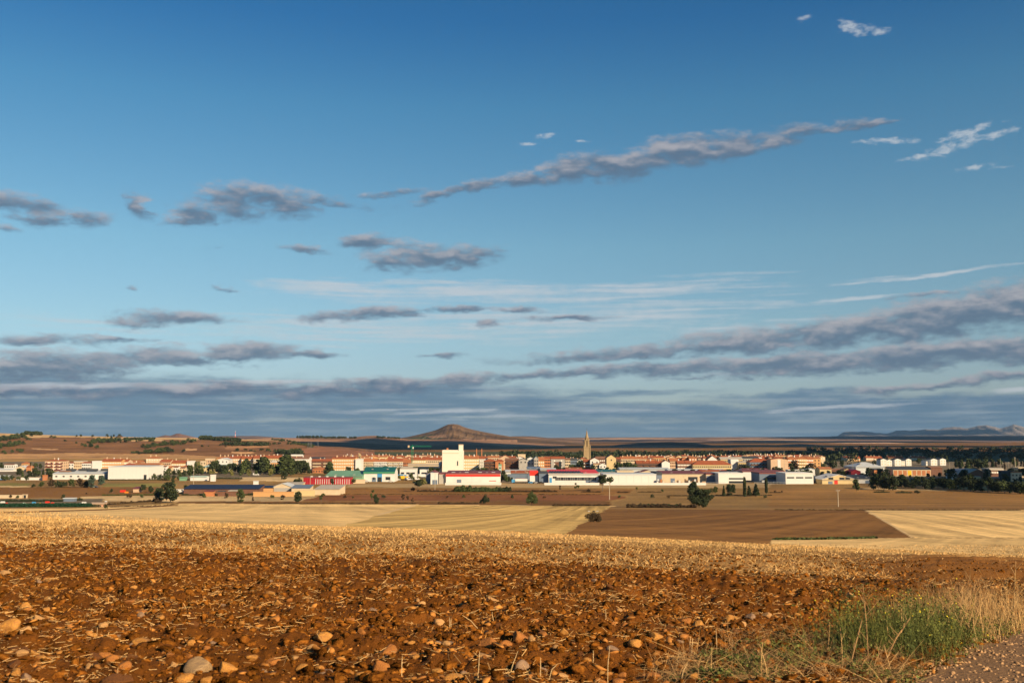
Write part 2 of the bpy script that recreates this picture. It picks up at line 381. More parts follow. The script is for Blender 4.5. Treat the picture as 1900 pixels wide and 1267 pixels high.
cn = C_SOIL * (1 + 0.5 * fbm(X * 0.9, Yg * 0.9, 3, 61)[..., None]) * (1 - t_st) + C_STUB * (1 + 0.35 * fbm(X * 0.6, Yg * 0.25, 3, 63)[..., None]) * t_st
t_rt = np.clip((X / np.maximum(Yg, 1) - 0.30 + .06 * fbm(X / 2, Yg / 2, 2, 65)) / 0.10, 0, 1)[..., None] * np.clip((30 - Yg) / 4, 0, 1)[..., None]
cn = cn * (1 - t_rt) + (C_SOIL * 0.7 + C_STUB * 0.22) * t_rt
t_fr = np.clip((Yg - 28 - 1.5 * fbm(X / 4, Yg / 4, 2, 71)) / 1.5, 0, 1)[..., None]
cn = cn * (1 - t_fr) + C_GOLD * 0.95 * t_fr
M_SOIL = land_mat('soil_and_stubble', 0.8, 22.0, 0.035, furrow=False)
ploughed = mesh_np('ploughed_field', np.stack([X, Yg, Zg2], -1).reshape(-1, 3), grid_faces(len(r_near), len(thin)), M_SOIL, smooth_=True, cols=cn.reshape(-1, 3))
structure(ploughed)
def near_z(x, y):
    """height of the near sheet, sampled back from its grid"""
    r = np.hypot(x, y); t = np.arctan2(x, y)
    i = np.clip(np.interp(r, r_near, np.arange(len(r_near))), 0, len(r_near) - 1.001); j = np.clip(np.interp(t, thin, np.arange(len(thin))), 0, len(thin) - 1.001)
    i0 = i.astype(int); j0 = j.astype(int); fi = i - i0; fj = j - j0
    return (Zg2[i0, j0] * (1 - fi) * (1 - fj) + Zg2[i0 + 1, j0] * fi * (1 - fj) + Zg2[i0, j0 + 1] * (1 - fi) * fj + Zg2[i0 + 1, j0 + 1] * fi * fj)

# far sheet: the valley with its fields
X, Yg = sheet_points(r_far); Zg = G(X, Yg)
w = np.clip((np.hypot(X, Yg) - 46) / 10, 0, 1); Zg = Zg - 0.03 * (1 - w)
PXg, PYg = project(X, Yg, Zg); front = Yg > 5
PYn = PYg + 0.0
cf = np.tile(C_TAN * 0.9, X.shape + (1,)); fu = np.zeros(X.shape + (3,))
WOB = fbm(X / 25, Yg / 40, 3, 201) * 2
def field(poly, c, direction=None, period=3.0, strength=0.0, wob=0.0):
    m = inpoly(PXg + WOB * 14, PYn + WOB * .9 * (PYg < 935), poly) & front
    cf[m] = c
    if direction is not None:
        (ax, ay), (bx, by) = direction
        p, q = at(ax, ay), at(bx, by); dx, dy = q[0] - p[0], q[1] - p[1]; l = math.hypot(dx, dy); dx /= l; dy /= l
        fu[m, 0] = (X[m] * -dy + Yg[m] * dx) / period; fu[m, 1] = strength; fu[m, 2] = (X[m] * dx + Yg[m] * dy)
field([(-2000, 813), (4000, 813), (4000, 838), (-2000, 838)], C_BROWN * 0.9)
field([(-2000, 838), (4000, 838), (4000, 856), (-2000, 856)], C_DARKG)
field([(-600, 838), (560, 838), (620, 850), (700, 858), (-600, 858)], C_TAN * 1.15)
field([(-2000, 856), (4000, 856), (4000, 898), (-2000, 898)], C_DUST)
field([(-600, 885), (345, 885), (345, 904), (-600, 904)], C_TAN * 0.85)
field([(-600, 896), (62, 896), (50, 901), (-600, 901)], C_GREEN)
field([(195, 896), (420, 897), (420, 903), (195, 903)], C_GREEN * 1.1)
field([(-600, 901), (48, 901), (48, 903.5), (-600, 903.5)], C_PALE)
field([(-600, 903.5), (300, 903.5), (290, 921), (150, 922), (-600, 925)], C_BROWN)
field([(150, 921), (340, 919), (335, 931), (150, 929)], C_PALE * 0.9)
field([(330, 896), (2100, 896), (2600, 945), (330, 942)], C_TAN * 0.92, ((700, 905), (1200, 905)), 4, 0.35)
field([(345, 888), (800, 888), (800, 898), (345, 898)], C_TAN * 0.85)
field([(445, 885), (565, 885), (565, 893), (445, 892)], C_PALE * 0.95)
field([(560, 868), (700, 868), (600, 886), (500, 884)], C_TAN * 0.8)
field([(-600, 925), (190, 925), (190, 940), (-600, 946)], C_DUST * 0.9)
field([(190, 930), (330, 931), (200, 941)], C_TAN * 0.7)
field([(330, 920), (560, 919), (640, 922), (560, 930.5), (330, 931)], C_PALE * 0.75)
field([(600, 918), (800, 916.5), (1100, 917), (1170, 921), (1120, 929), (560, 929)], C_RED, ((700, 922), (1100, 922)), 5, 0.45)
field([(620, 905), (900, 907), (1250, 908), (1190, 917), (600, 918)], C_BROWN * 1.2, ((700, 912), (1100, 912)), 5, 0.45)
field([(330, 930), (1130, 929), (1130, 939), (330, 935)], C_BROWN * 0.85)
field([(1190, 905), (1430, 905), (1700, 912), (1500, 944), (1120, 942)], C_TAN * 0.82, ((1150, 925), (1400, 925)), 4, 0.4)
field([(1430, 906), (2600, 906), (2600, 948), (1430, 945)], C_BROWN * .7 + C_TAN * .38, ((1450, 930), (1850, 930)), 4, 0.55)
field([(640, 897), (1430, 897), (1430, 905), (640, 903.5)], C_PALE * .62)
field([(1430, 897), (1760, 897), (1760, 906), (1430, 906)], C_TAN * 0.75)
field([(1600, 905), (1760, 908), (1760, 911), (1600, 907)], C_PALE * 0.7)
field([(-600, 944), (130, 943), (205, 940), (330, 934), (760, 935.5), (1140, 938.5), (1055, 990), (1055, 1100), (-600, 1100)], C_GOLD, ((160, 962), (480, 940)), 7, 0.30)
field([(648, 972), (770, 937), (1128, 939), (1056, 987), (1050, 1100), (640, 1100)], C_OLIVE, ((700, 972), (1000, 944)), 2.6, 0.62)
field([(1128, 940), (1606, 944.5), (1692, 997), (1440, 1001), (1380, 1100), (1020, 1100), (1056, 987)], C_BROWN * 1.0, ((1300, 985), (1560, 950)), 4, 0.55)
field([(1606, 945.5), (2600, 946), (2600, 997), (1692, 997)], C_GOLD * 1.0, ((1660, 950), (1900, 985)), 3.0, 0.62)
field([(1440, 1001), (1520, 998), (1692, 997.5), (2600, 998), (2600, 1300), (1380, 1300)], C_GOLD * 0.88, ((1600, 1015), (1700, 999)), 1.6, 0.35)
# farm tracks and field margins
for a_, b_, wd, c_ in (((0, 951), (200, 945), 1.2, C_BROWN), ((200, 945), (330, 937), 1.0, C_BROWN), ((1606, 945), (1694, 997), 1.4, C_PALE), ((1130, 943), (1600, 944), 1.0, C_TAN), ((770, 937), (700, 955), 1.2, C_PALE)):
    n_ = abs(b_[0] - a_[0])
    dxx, dyy = b_[0] - a_[0], b_[1] - a_[1]; ll = math.hypot(dxx, dyy)
    tt = ((PXg - a_[0]) * dxx + (PYn - a_[1]) * dyy) / ll ** 2; dd = np.abs((PXg - a_[0]) * dyy - (PYn - a_[1]) * dxx) / ll
    mk = (tt > 0) & (tt < 1) & (dd < wd) & front & (PYg > 930); cf[mk] = c_; fu[mk, 1] = 0
big = fbm(X / 60, Yg / 130, 3, 81)[..., None]; cf = cf * (1 + 0.45 * big)
M_VALLEY = land_mat('valley_fields', 0.02, 0.55, 0.12)
valley = mesh_np('valley_floor', np.stack([X, Yg, Zg], -1).reshape(-1, 3), grid_faces(len(r_far), len(thin)), M_VALLEY, smooth_=True, cols=cf.reshape(-1, 3), fur=fu.reshape(-1, 3))
structure(valley)

# ------------------------------------------------------------------ hills
M_HILL = land_mat('hill_land', 0.004, 0.035, 0.8, furrow=False)
M_FARHILL = land_mat('mountain_rock', 0.0009, 0.006, 12.0, furrow=False)
HILLS = []
def hill(name, prof, Yc, Yf, Yb, base_py, c, patches=(), nu=320, nv=50, rough=0.06, seed=0, gully=0.0, m=None, shape=1.0, patchy=0.35, psc=1.0, jag=0.0):
    """a ridge whose crest follows prof (photograph pixels) at distance Yc, rising from Yf and falling to Yb"""
    px = np.linspace(prof[0][0], prof[-1][0], nu); cy = np.interp(px, [p[0] for p in prof], [p[1] for p in prof])
    k = (max(3, nu // 60) | 1) if not jag else 3; cy = cy - jag * fbm(px / 9, px * 0 + 2, 4, 31, .65); cy = np.convolve(np.pad(cy, k // 2, 'edge'), np.ones(k) / k, 'valid')
    a = (px - CX) / F / math.cos(PITCH)
    zc = EYE + Yc * (HOR - cy) / F
    v = np.linspace(0, 1, nv); vv = np.where(v < 0.72, v / 0.72, 1 + (v - 0.72) / 0.28)
    YY = np.where(vv[:, None] <= 1, Yf + (Yc - Yf) * vv[:, None], Yc + (Yb - Yc) * (vv[:, None] - 1)) * np.ones(nu)[None, :]
    XX = a[None, :] * YY
    rise = np.where(vv <= 1, vv, 2 - vv); rise = np.clip(rise, 0, 1); rs = rise ** shape; rs = rs * rs * (3 - 2 * rs) * 0.6 + 0.4 * rs
    z0 = EYE + Yf * (HOR - base_py) / F
    z0 = min(z0, -33.3)
    H = np.maximum(zc[None, :] - z0, 0.0)
    nz = fbm(XX / (Yc * 0.035), YY / (Yc * 0.05), 5, 100 + seed, 0.55)
    env = np.sin(np.clip(rise, 0, 1) * math.pi)[:, None]
    ZZ = z0 + H * (rs[:, None] + rough * 3.0 * nz * env)
    if gully:
        g = np.abs(fbm(XX / (Yc * 0.006), YY / (Yc * 0.08), 3, 300 + seed, 0.6)) * 2
        ZZ = ZZ - H * gully * g * env
    cc = np.tile(lin(c), XX.shape + (1,))
    cell = fbm(XX / (Yc * 0.05 * psc), YY / (Yc * 0.02 * psc), 2, 400 + seed); st = fbm(XX / (Yc * 0.12 * psc), YY / (Yc * 0.012 * psc), 2, 500 + seed)
    q = np.sign(cell) * np.clip(np.abs(cell) * 12, 0, 1) * 0.5 + np.sign(st) * np.clip(np.abs(st) * 14, 0, 1) * 0.5
    cc = cc * (1 + patchy * q[..., None])
    P1, P2 = project(XX, YY, ZZ)
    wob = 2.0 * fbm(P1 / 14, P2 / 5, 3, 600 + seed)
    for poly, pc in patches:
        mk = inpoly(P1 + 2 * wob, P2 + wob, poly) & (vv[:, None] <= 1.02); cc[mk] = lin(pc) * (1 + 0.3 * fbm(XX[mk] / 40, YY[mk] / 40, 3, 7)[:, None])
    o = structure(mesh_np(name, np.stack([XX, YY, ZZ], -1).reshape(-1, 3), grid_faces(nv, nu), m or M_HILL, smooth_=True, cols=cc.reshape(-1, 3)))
    HILLS.append((px, vv, XX, YY, ZZ, Yf, Yc))
    return o
def on_hill(h, px, py):
    """first point of a hill seen at a pixel"""
    pxs, vv, XX, YY, ZZ, Yf, Yc = HILLS[h]
    j = int(np.argmin(np.abs(pxs - px))); _, p2 = project(XX[:, j], YY[:, j], ZZ[:, j])
    n = int(0.72 * len(vv)) + 1
    k = np.where(p2[:n] <= py)[0]; k = k[0] if len(k) else n - 1
    return float(XX[k, j]), float(YY[k, j]), float(ZZ[k, j])
MAUVE = (0.20, 0.11, 0.075); BRN = (0.185, 0.090, 0.038)
hill('plateau_hill', [(-500, 798), (0, 803), (60, 805.5), (140, 808), (200, 809.5), (300, 811.5), (380, 812.5), (450, 814.5), (520, 817), (550, 820), (575, 826), (600, 829.5), (640, 831), (700, 838), (760, 846), (830, 853), (870, 858)],
     2300, 1560, 4200, 850, BRN, [
     ([(-500, 795), (150, 800), (560, 812), (560, 818), (380, 816.5), (200, 812), (120, 811), (60, 812), (-500, 808)], (0.52, 0.34, 0.16)),
     ([(175, 812), (235, 811), (300, 815), (310, 818), (240, 818), (180, 815)], (0.52, 0.34, 0.16)),
     ([(-500, 838), (60, 842), (145, 840), (200, 841.5), (330, 843), (440, 848), (440, 862), (-500, 862)], (0.40, 0.225, 0.095)),
     ([(510, 832), (560, 833), (600, 829), (760, 846), (870, 860), (600, 860), (540, 842)], (0.24, 0.105, 0.055)),
     ([(430, 838), (470, 838.5), (475, 841), (432, 841)], (0.50, 0.28, 0.13)), ([(345, 832), (365, 832), (365, 835), (340, 836)], (0.48, 0.27, 0.13)),
     ([(60, 831), (110, 833), (100, 835), (60, 833)], (0.45, 0.26, 0.12)),
     ([(415, 828), (500, 826), (500, 830), (420, 834)], (0.33, 0.17, 0.08))], seed=1, rough=0.07, nu=560, nv=90, patchy=0.16)
hill('shaded_ridge', [(480, 825), (540, 818.5), (620, 819.5), (700, 823), (760, 826), (820, 825), (870, 823.5), (910, 824), (950, 829), (1000, 834), (1060, 838), (1150, 842)],
     3200, 2600, 3900, 846, (0.16, 0.10, 0.055), seed=2, patchy=0.2)
hill('pale_downs', [(440, 816), (500, 812), (560, 812.5), (620, 812.5), (650, 812), (680, 808.5), (700, 808), (720, 811), (760, 815), (800, 815), (860, 815), (920, 818), (1000, 822), (1080, 828), (1150, 834)],
     4100, 3500, 4800, 828, (0.27, 0.15, 0.085), seed=3, patchy=0.4)
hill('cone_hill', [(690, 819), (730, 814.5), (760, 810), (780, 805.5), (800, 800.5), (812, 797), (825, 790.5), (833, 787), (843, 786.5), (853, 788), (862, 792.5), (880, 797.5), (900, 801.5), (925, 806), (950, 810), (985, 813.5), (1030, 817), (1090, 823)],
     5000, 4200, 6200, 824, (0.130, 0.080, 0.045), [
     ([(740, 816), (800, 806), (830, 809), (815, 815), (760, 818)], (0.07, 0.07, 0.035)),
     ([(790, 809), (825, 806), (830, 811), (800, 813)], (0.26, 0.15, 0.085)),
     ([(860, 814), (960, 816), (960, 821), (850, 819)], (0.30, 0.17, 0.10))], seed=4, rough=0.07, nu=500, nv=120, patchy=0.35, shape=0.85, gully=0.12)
hill('flat_topped_hill', [(915, 813), (940, 810.5), (952, 809), (985, 809), (1000, 810.5), (1020, 812.5), (1080, 815)], 6000, 5000, 7000, 820, (0.20, 0.12, 0.075), seed=5, patchy=0.5)
hill('far_peak', [(285, 813), (300, 810), (312, 807), (322, 808), (332, 804.5), (338, 804), (350, 807), (368, 811), (380, 813)], 7000, 6500, 7600, 816, MAUVE, seed=6)
hill('low_mesa', [(385, 813), (400, 809.5), (420, 808.5), (480, 808.5), (500, 810), (530, 812), (560, 813)], 8000, 7200, 9000, 816, (0.17, 0.11, 0.085), seed=7)
hill('far_plateau', [(300, 813), (500, 812), (800, 812.5), (1000, 812.5), (1060, 811.5), (1150, 811.2), (1300, 811), (1500, 810), (1640, 809), (2300, 807)], 11000, 6500, 15000, 818, (0.20, 0.118, 0.078), [([(1270, 817), (1380, 815), (1500, 816), (1600, 819), (1500, 820), (1350, 819.5)], (0.42, 0.27, 0.17)), ([(1370, 812.5), (1420, 811.5), (1470, 812), (1460, 813.5), (1400, 814)], (0.44, 0.28, 0.18)), ([(1040, 814), (1200, 812.5), (1300, 813.5), (1200, 815.5), (1080, 816)], (0.40, 0.25, 0.16)), ([(1300, 812), (1500, 814), (1700, 816), (1500, 815.5)], (0.12, 0.075, 0.05)), ([(1640, 812), (1900, 811), (1900, 817), (1700, 816)], (0.07, 0.06, 0.045))], seed=8, nu=500, nv=90, patchy=0.75, psc=0.7, rough=0.10)  # dark patches: cloud shade painted into the plateau colour
hill('patchwork_mound', [(1060, 840), (1100, 831), (1150, 824), (1200, 820.5), (1240, 819.5), (1290, 822), (1330, 827), (1380, 834), (1440, 838)], 3600, 2900, 4300, 844, (0.15, 0.085, 0.05), seed=9, patchy=0.6)
hill('brown_mound', [(1340, 836), (1380, 830), (1430, 825.5), (1480, 823), (1530, 826), (1600, 834), (1660, 839)], 4000, 3200, 4700, 844, (0.14, 0.08, 0.045), seed=10, patchy=0.5)
hill('gullied_bluff', [(1440, 828), (1510, 823), (1560, 821), (1640, 820.5), (1700, 823), (1740, 827), (1790, 832)], 5200, 4900, 5900, 833, (0.40, 0.25, 0.17), seed=11, gully=0.55, patchy=0.1)
hill('middle_downs', [(1100, 822), (1200, 818), (1300, 816.5), (1450, 817), (1600, 819), (1750, 820), (2300, 820)], 7000, 5800, 8200, 828, (0.20, 0.115, 0.070), [([(1150, 824), (1300, 821), (1420, 822.5), (1300, 825)], (0.38, 0.23, 0.14)), ([(1550, 820), (1700, 822), (1900, 824), (1900, 827), (1720, 826), (1600, 823)], (0.38, 0.22, 0.14)), ([(1170, 826), (1240, 822), (1330, 824), (1400, 828), (1250, 829)], (0.06, 0.045, 0.03)), ([(1400, 826), (1480, 822.5), (1560, 826), (1500, 829)], (0.06, 0.045, 0.03))], seed=12, patchy=0.75, nu=500)  # the two darkest patches paint cloud shade onto the downs
hill('dark_spur', [(1740, 840), (1770, 835), (1800, 830), (1850, 826.5), (1920, 825), (2300, 822)], 3400, 3000, 4200, 846, (0.10, 0.07, 0.04), seed=13)
hill('mountain_range', [(1520, 812), (1548, 808), (1556, 804), (1562, 801.5), (1580, 800.5), (1600, 800.5), (1612, 802), (1640, 804), (1655, 800), (1668, 798.5), (1690, 798.5), (1712, 796.5), (1735, 797), (1752, 793), (1762, 792), (1790, 794), (1806, 790), (1822, 788), (1835, 791.5), (1852, 794), (1866, 790), (1874, 787), (1884, 790), (1895, 793), (1960, 788), (2300, 796)],
     24000, 17000, 29000, 813, (0.20, 0.165, 0.14), jag=3.2, seed=14, nu=560, nv=110, rough=0.22, m=M_FARHILL, patchy=0.3, gully=0.55)

# ------------------------------------------------------------------ clouds placed out of view to throw shade on hills, wood and factories
M_CLOUD = mat('cloud_white', (0.85, 0.85, 0.85), 1.0, 0.03, 0.002)
def cloud(cx, cy, rx, ry, label, z=2000.0, n=70, seed=0):
    """cx, cy: centre of the shade on the ground; the cloud hangs up the sun's ray from there"""
    t = (z + 30) / SV.z; ox, oy = SV.x * t, SV.y * t
    r_ = random.Random(seed); V, Fc = [], []
    import bmesh
    bm = bmesh.new(); bmesh.ops.create_icosphere(bm, subdivisions=2, radius=1.0); bv = np.array([v.co[:] for v in bm.verts]); bf = np.array([[v.index for v in f.verts] for f in bm.faces]); bm.free()
    vs, fs = [], []; k = 0
    for i in range(n):
        a = r_.uniform(0, 2 * math.pi); q = math.sqrt(r_.random())
        x, y = math.cos(a) * q * rx, math.sin(a) * q * ry
        s = (0.16 + 0.26 * (1 - q) + r_.uniform(0, 0.08)) * min(rx, ry)
        vs.append(bv * np.array([s * 1.5, s * 1.1, s * 0.6]) * (1 + 0.3 * fbm(bv[:, 0:1] * 2 + i, bv[:, 1:2] * 2 + bv[:, 2:3], 3, i)) + np.array([x, y, r_.uniform(0, 0.12) * rx])); fs.append(bf + k); k += len(bv)
    o = mesh_np('cloud', np.concatenate(vs), np.concatenate(fs), M_CLOUD, smooth_=True); o.location = (cx + ox, cy + oy, z)
    return tag(o, label, 'cloud', 'unseen clouds placed for shade')
cloud(xY(790, 3250), 3250, 470, 560, 'long unseen cloud placed to shade the ridge behind the town', seed=1)
cloud(xY(1210, 3450), 3450, 270, 430, 'small unseen cloud placed to shade the patchwork mound', seed=2, n=60)
cloud(xY(1500, 3700), 3700, 330, 420, 'thin unseen cloud placed to shade the brown mound', seed=3, n=60)
cloud(xY(1830, 3500), 3500, 260, 330, 'unseen cloud placed to shade the dark spur', seed=4, n=50)
cloud(xY(1830, 9300), 9300, 1500, 2000, 'broad far unseen cloud placed to shade the plateau before the mountains', seed=5, z=2600)
cloud(xY(1860, 720), 720, 80, 125, 'small low unseen cloud placed to shade the factories by the wood', seed=6, n=60, z=1300)
cloud(xY(1790, 1900), 1900, 420, 480, 'unseen cloud placed to shade the woods behind the factories', seed=16, n=60, z=1800)
cloud(xY(1330, 5700), 5700, 600, 420, 'unseen streak of cloud placed to shade the middle downs', seed=17, n=50)
cloud(xY(1620, 6500), 6500, 800, 600, 'second unseen streak of cloud placed to shade the middle downs', seed=18, n=50)
cloud(xY(1180, 7600), 7600, 650, 500, 'far unseen streak of cloud placed to shade the plateau', seed=19, n=50)
cloud(xY(1660, 21500), 21500, 1500, 2500, 'distant unseen cloud placed to shade part of the mountain range', seed=8, z=3400, n=30)

# ------------------------------------------------------------------ haze: the evening air over the plain
hm = bpy.data.materials.new('haze_air'); hm.use_nodes = True; hn = hm.node_tree; hn.nodes.remove(hn.nodes['Principled BSDF'])
pv = hn.nodes.new('ShaderNodeVolumePrincipled'); pv.inputs['Color'].default_value = (0.36, 0.60, 0.88, 1); pv.inputs['Density'].default_value = 2.2e-5; pv.inputs['Anisotropy'].default_value = 0.2
hn.links.new(pv.outputs[0], hn.nodes['Material Output'].inputs['Volume'])
haze = box('haze', 0, 0, -40, 72000, 72000, 420, hm); stuff(haze)

# ------------------------------------------------------------------ the town: materials
WHITE = mat('white_render', (0.62, 0.61, 0.58), 0.8, 0.09, 0.12); CREAM = mat('cream_render', (0.54, 0.43, 0.29), 0.85, 0.08, 0.3)
OCHRE = mat('orange_render', (0.50, 0.28, 0.12), 0.85, 0.08, 0.3); PEACH = mat('peach_brick', (0.50, 0.35, 0.23), 0.85, 0.06, 0.5)
BRICK = mat('orange_brick', (0.42, 0.17, 0.075), 0.9, 0.10, 0.6); UMBER = mat('dark_brown_brick', (0.15, 0.075, 0.05), 0.9, 0.10, 0.6)
GREYW = mat('grey_render', (0.34, 0.32, 0.29), 0.85, 0.08, 0.3); STONE = mat('gold_sandstone', (0.36, 0.26, 0.14), 0.9, 0.16, 0.5, 0.05)
YEL = mat('pale_yellow_render', (0.52, 0.40, 0.21), 0.85, 0.06, 0.3); CONC = mat('weathered_concrete', (0.40, 0.36, 0.30), 0.9, 0.10, 0.4)
TILE = mat('red_roof_tile', (0.33, 0.095, 0.040), 0.9, 0.16, 0.7, 0.05); TILEO = mat('orange_roof_tile', (0.40, 0.15, 0.062), 0.9, 0.16, 0.7, 0.05)
TILEB = mat('brown_roof_tile', (0.24, 0.12, 0.075), 0.9, 0.16, 0.7); SLATE = mat('dark_slate', (0.05, 0.055, 0.062), 0.7, 0.10, 0.5)
MAROON = mat('maroon_sheet', (0.17, 0.05, 0.045), 0.6, 0.12, 0.3); SHEET = mat('pale_metal_sheet', (0.48, 0.50, 0.50), 0.5, 0.07, 0.3)
TEAL = mat('dark_teal_sheet', (0.015, 0.10, 0.095), 0.5, 0.08, 0.3); MINT = mat('light_green_sheet', (0.16, 0.32, 0.20), 0.6, 0.10, 0.3)
PMINT = mat('pale_green_sheet', (0.38, 0.50, 0.44), 0.6, 0.08, 0.3); NAVY = mat('navy_sheet', (0.018, 0.028, 0.06), 0.6, 0.10, 0.3)
REDP = mat('red_paint', (0.62, 0.035, 0.02), 0.5, 0.05, 0.3); CRIM = mat('crimson_sheet', (0.36, 0.02, 0.03), 0.6, 0.12, 0.8)
BLUEP = mat('blue_paint', (0.06, 0.25, 0.48), 0.5, 0.05, 0.3); BGREY = mat('blue_grey_sheet', (0.13, 0.17, 0.23), 0.6, 0.08, 0.3)
GLASS = mat('dark_window', (0.025, 0.03, 0.035), 0.25, 0.05, 1, spec=0.5); BLIND = mat('white_blind', (0.72, 0.68, 0.60), 0.8, 0.04, 1)
WOODB = mat('brown_timber', (0.16, 0.075, 0.04), 0.8, 0.1, 1); STEEL = mat('galvanised_steel', (0.35, 0.36, 0.36), 0.5, 0.06, 1, metal=0.3)
POLEC = mat('pale_concrete_pole', (0.42, 0.36, 0.27), 0.85, 0.06, 1); YELP = mat('yellow_paint', (0.70, 0.42, 0.02), 0.5, 0.05, 1)
ORP = mat('orange_paint', (0.75, 0.22, 0.02), 0.5, 0.05, 1); RUB = mat('black_rubber', (0.02, 0.02, 0.02), 0.8, 0.05, 1); GRNP = mat('green_paint', (0.01, 0.20, 0.10), 0.5, 0.05, 1)
DARKP = mat('dark_green_net', (0.012, 0.05, 0.025), 0.9, 0.12, 1); PINKW = mat('pink_render', (0.55, 0.30, 0.20), 0.9, 0.08, 0.5)

def prism_x(x0, x1, pts):
    n = len(pts); v = [(x0, y, z) for y, z in pts] + [(x1, y, z) for y, z in pts]
    return v, [tuple(range(n))[::-1], tuple(range(n, 2 * n))] + [(i, (i + 1) % n, n + (i + 1) % n, n + i) for i in range(n)]
def prism_y(y0, y1, pts):
    n = len(pts); v = [(x, y0, z) for x, z in pts] + [(x, y1, z) for x, z in pts]
    return v, [tuple(range(n)), tuple(range(n, 2 * n))[::-1]] + [(n + i, n + (i + 1) % n, (i + 1) % n, i) for i in range(n)]
NB = [0]
def building(x0, x1, ye, yr, Y, dep, style, wall, roof, label, rows=0, cols=0, win=GLASS, cat='building', group=None, rz=0.0, balc=None, chim=0, ws=(1.2, 1.35), fl=3.0, side=True, top=1.3, winB=None):
    NB[0] += 1; r_ = random.Random(NB[0])
    xa, xb = xY(x0, Y, ye), xY(x1, Y, ye); w = xb - xa; cx = (xa + xb) / 2; zg = gz(cx, Y) - 0.4
    h = zY(ye, Y) - zg; hr = zY(yr, Y + (0 if style in ('front', 'flat') else dep / 2)) - zg
    h = max(h, 1.5); hr = max(hr, h + 0.3)
    root = empty(label_name(cat), cx, Y, zg, label, cat, group, rz); a, b = -w / 2, w / 2; o = 0.45
    if style == 'gable':
        v, f = prism_x(a, b, [(0, 0), (dep, 0), (dep, h), (dep / 2, hr - 0.1), (0, h)]); mesh_py('wall', v, f, wall, root)
        s = (hr - h) / (dep / 2)
        v, f = prism_x(a - 0.3, b + 0.3, [(-o, h - s * o + .05), (dep / 2, hr + .05), (dep + o, h - s * o + .05), (dep + o, h - s * o + .28), (dep / 2, hr + .3), (-o, h - s * o + .28)]); mesh_py('roof', v, f, roof, root)
    elif style == 'front':
        v, f = prism_y(0, dep, [(a, 0), (b, 0), (b, h), (0, hr - 0.1), (a, h)]); mesh_py('wall', v, f, wall, root)
        s = (hr - h) / (w / 2)
        v, f = prism_y(-0.35, dep + .3, [(a - o, h - s * o + .05), (0, hr + .05), (b + o, h - s * o + .05), (b + o, h - s * o + .28), (0, hr + .3), (a - o, h - s * o + .28)]); mesh_py('roof', v, f, roof, root)
    elif style == 'mono':          # roof falls towards the viewer
        v, f = prism_x(a, b, [(0, 0), (dep, 0), (dep, hr), (0, h)]); mesh_py('wall', v, f, wall, root)
        v, f = prism_x(a - 0.3, b + 0.3, [(-o, h + .02), (dep + o, hr + .1), (dep + o, hr + .3), (-o, h + .25)]); mesh_py('roof', v, f, roof, root)
    elif style == 'hip':
        box('wall', 0, dep / 2, 0, w, dep, h, wall, root); i = min(w, dep) * 0.42
        v = [(a - o, -o, h), (b + o, -o, h), (b + o, dep + o, h), (a - o, dep + o, h), (a - o, -o, h + .2), (b + o, -o, h + .2), (b + o, dep + o, h + .2), (a - o, dep + o, h + .2), (a + i, dep / 2, hr + .2), (b - i, dep / 2, hr + .2)]
        mesh_py('roof', v, [(3, 2, 1, 0), (0, 1, 5, 4), (1, 2, 6, 5), (2, 3, 7, 6), (3, 0, 4, 7), (4, 5, 9, 8), (5, 6, 9), (6, 7, 8, 9), (7, 4, 8)], roof, root)
    else:
        box('wall', 0, dep / 2, 0, w, dep, h, wall, root); box('roof', 0, dep / 2, h, w + .3, dep + .3, max(.35, hr - h), roof, root)
    for i in range(chim):
        cxp = a + w * (i + 0.5 + r_.uniform(-.3, .3)) / chim; yy = dep * r_.uniform(.3, .6)
        zz = (hr - abs(yy - dep / 2) / (dep / 2) * (hr - h)) if style in ('gable', 'hip') else h
        box('chimney', cxp, yy, zz - 0.5, 0.9, 0.8, 2.0 + r_.uniform(0, .8), r_.choice([CREAM, PEACH, WHITE]), root)
    if cat == 'hall' and style != 'flat' and w > 12 and not rows:
        box('door', w * r_.uniform(-.3, .3), -.03, .2, 3.2, .14, min(3.4, h * .6), BGREY, root); box('gutter', 0, -.5, h - .35, w + .4, .16, .18, GREYW, root)
        for i in range(max(2, int(w / 14))): box('roof_light', a + w * (i + .5) / max(2, int(w / 14)), dep * .3, h + (hr - h) * (.6 if style != 'mono' else .3) - .1, 1.3, dep * .2, .45, GREYW, root)
    if rows and cols:
        step = w / cols
        for i in range(rows):
            z = h - top - ws[1] - i * fl
            if z < 0.5: break
            for j in range(cols):
                m_ = (winB if winB and (j % 2) else win)
                box('window', a + step * (j + .5), -0.02, z, min(ws[0], step * .7), 0.14, ws[1], m_, root)
            if balc is not None:
                nb = max(1, cols // 3)
                for q in range(nb):
                    box('balcony', a + w * (q + .5) / nb, -0.55, z - 0.55, w / nb * 0.78, 1.1, 1.05, balc, root)
        if side:
            sc_ = max(1, int(dep / 4)); sg = b if cx < 0 else a
            for i in range(min(rows, 4)):
                z = h - top - ws[1] - i * fl
                if z < 0.5: break
                for j in range(sc_):
                    box('window', sg, dep * (j + .5) / sc_, z, 0.14, min(ws[0], 1.3), ws[1], win, root)
    return root, w, h, hr
def label_name(cat):
    return cat.replace(' ', '_')
B = building
BL = 'block of flats'
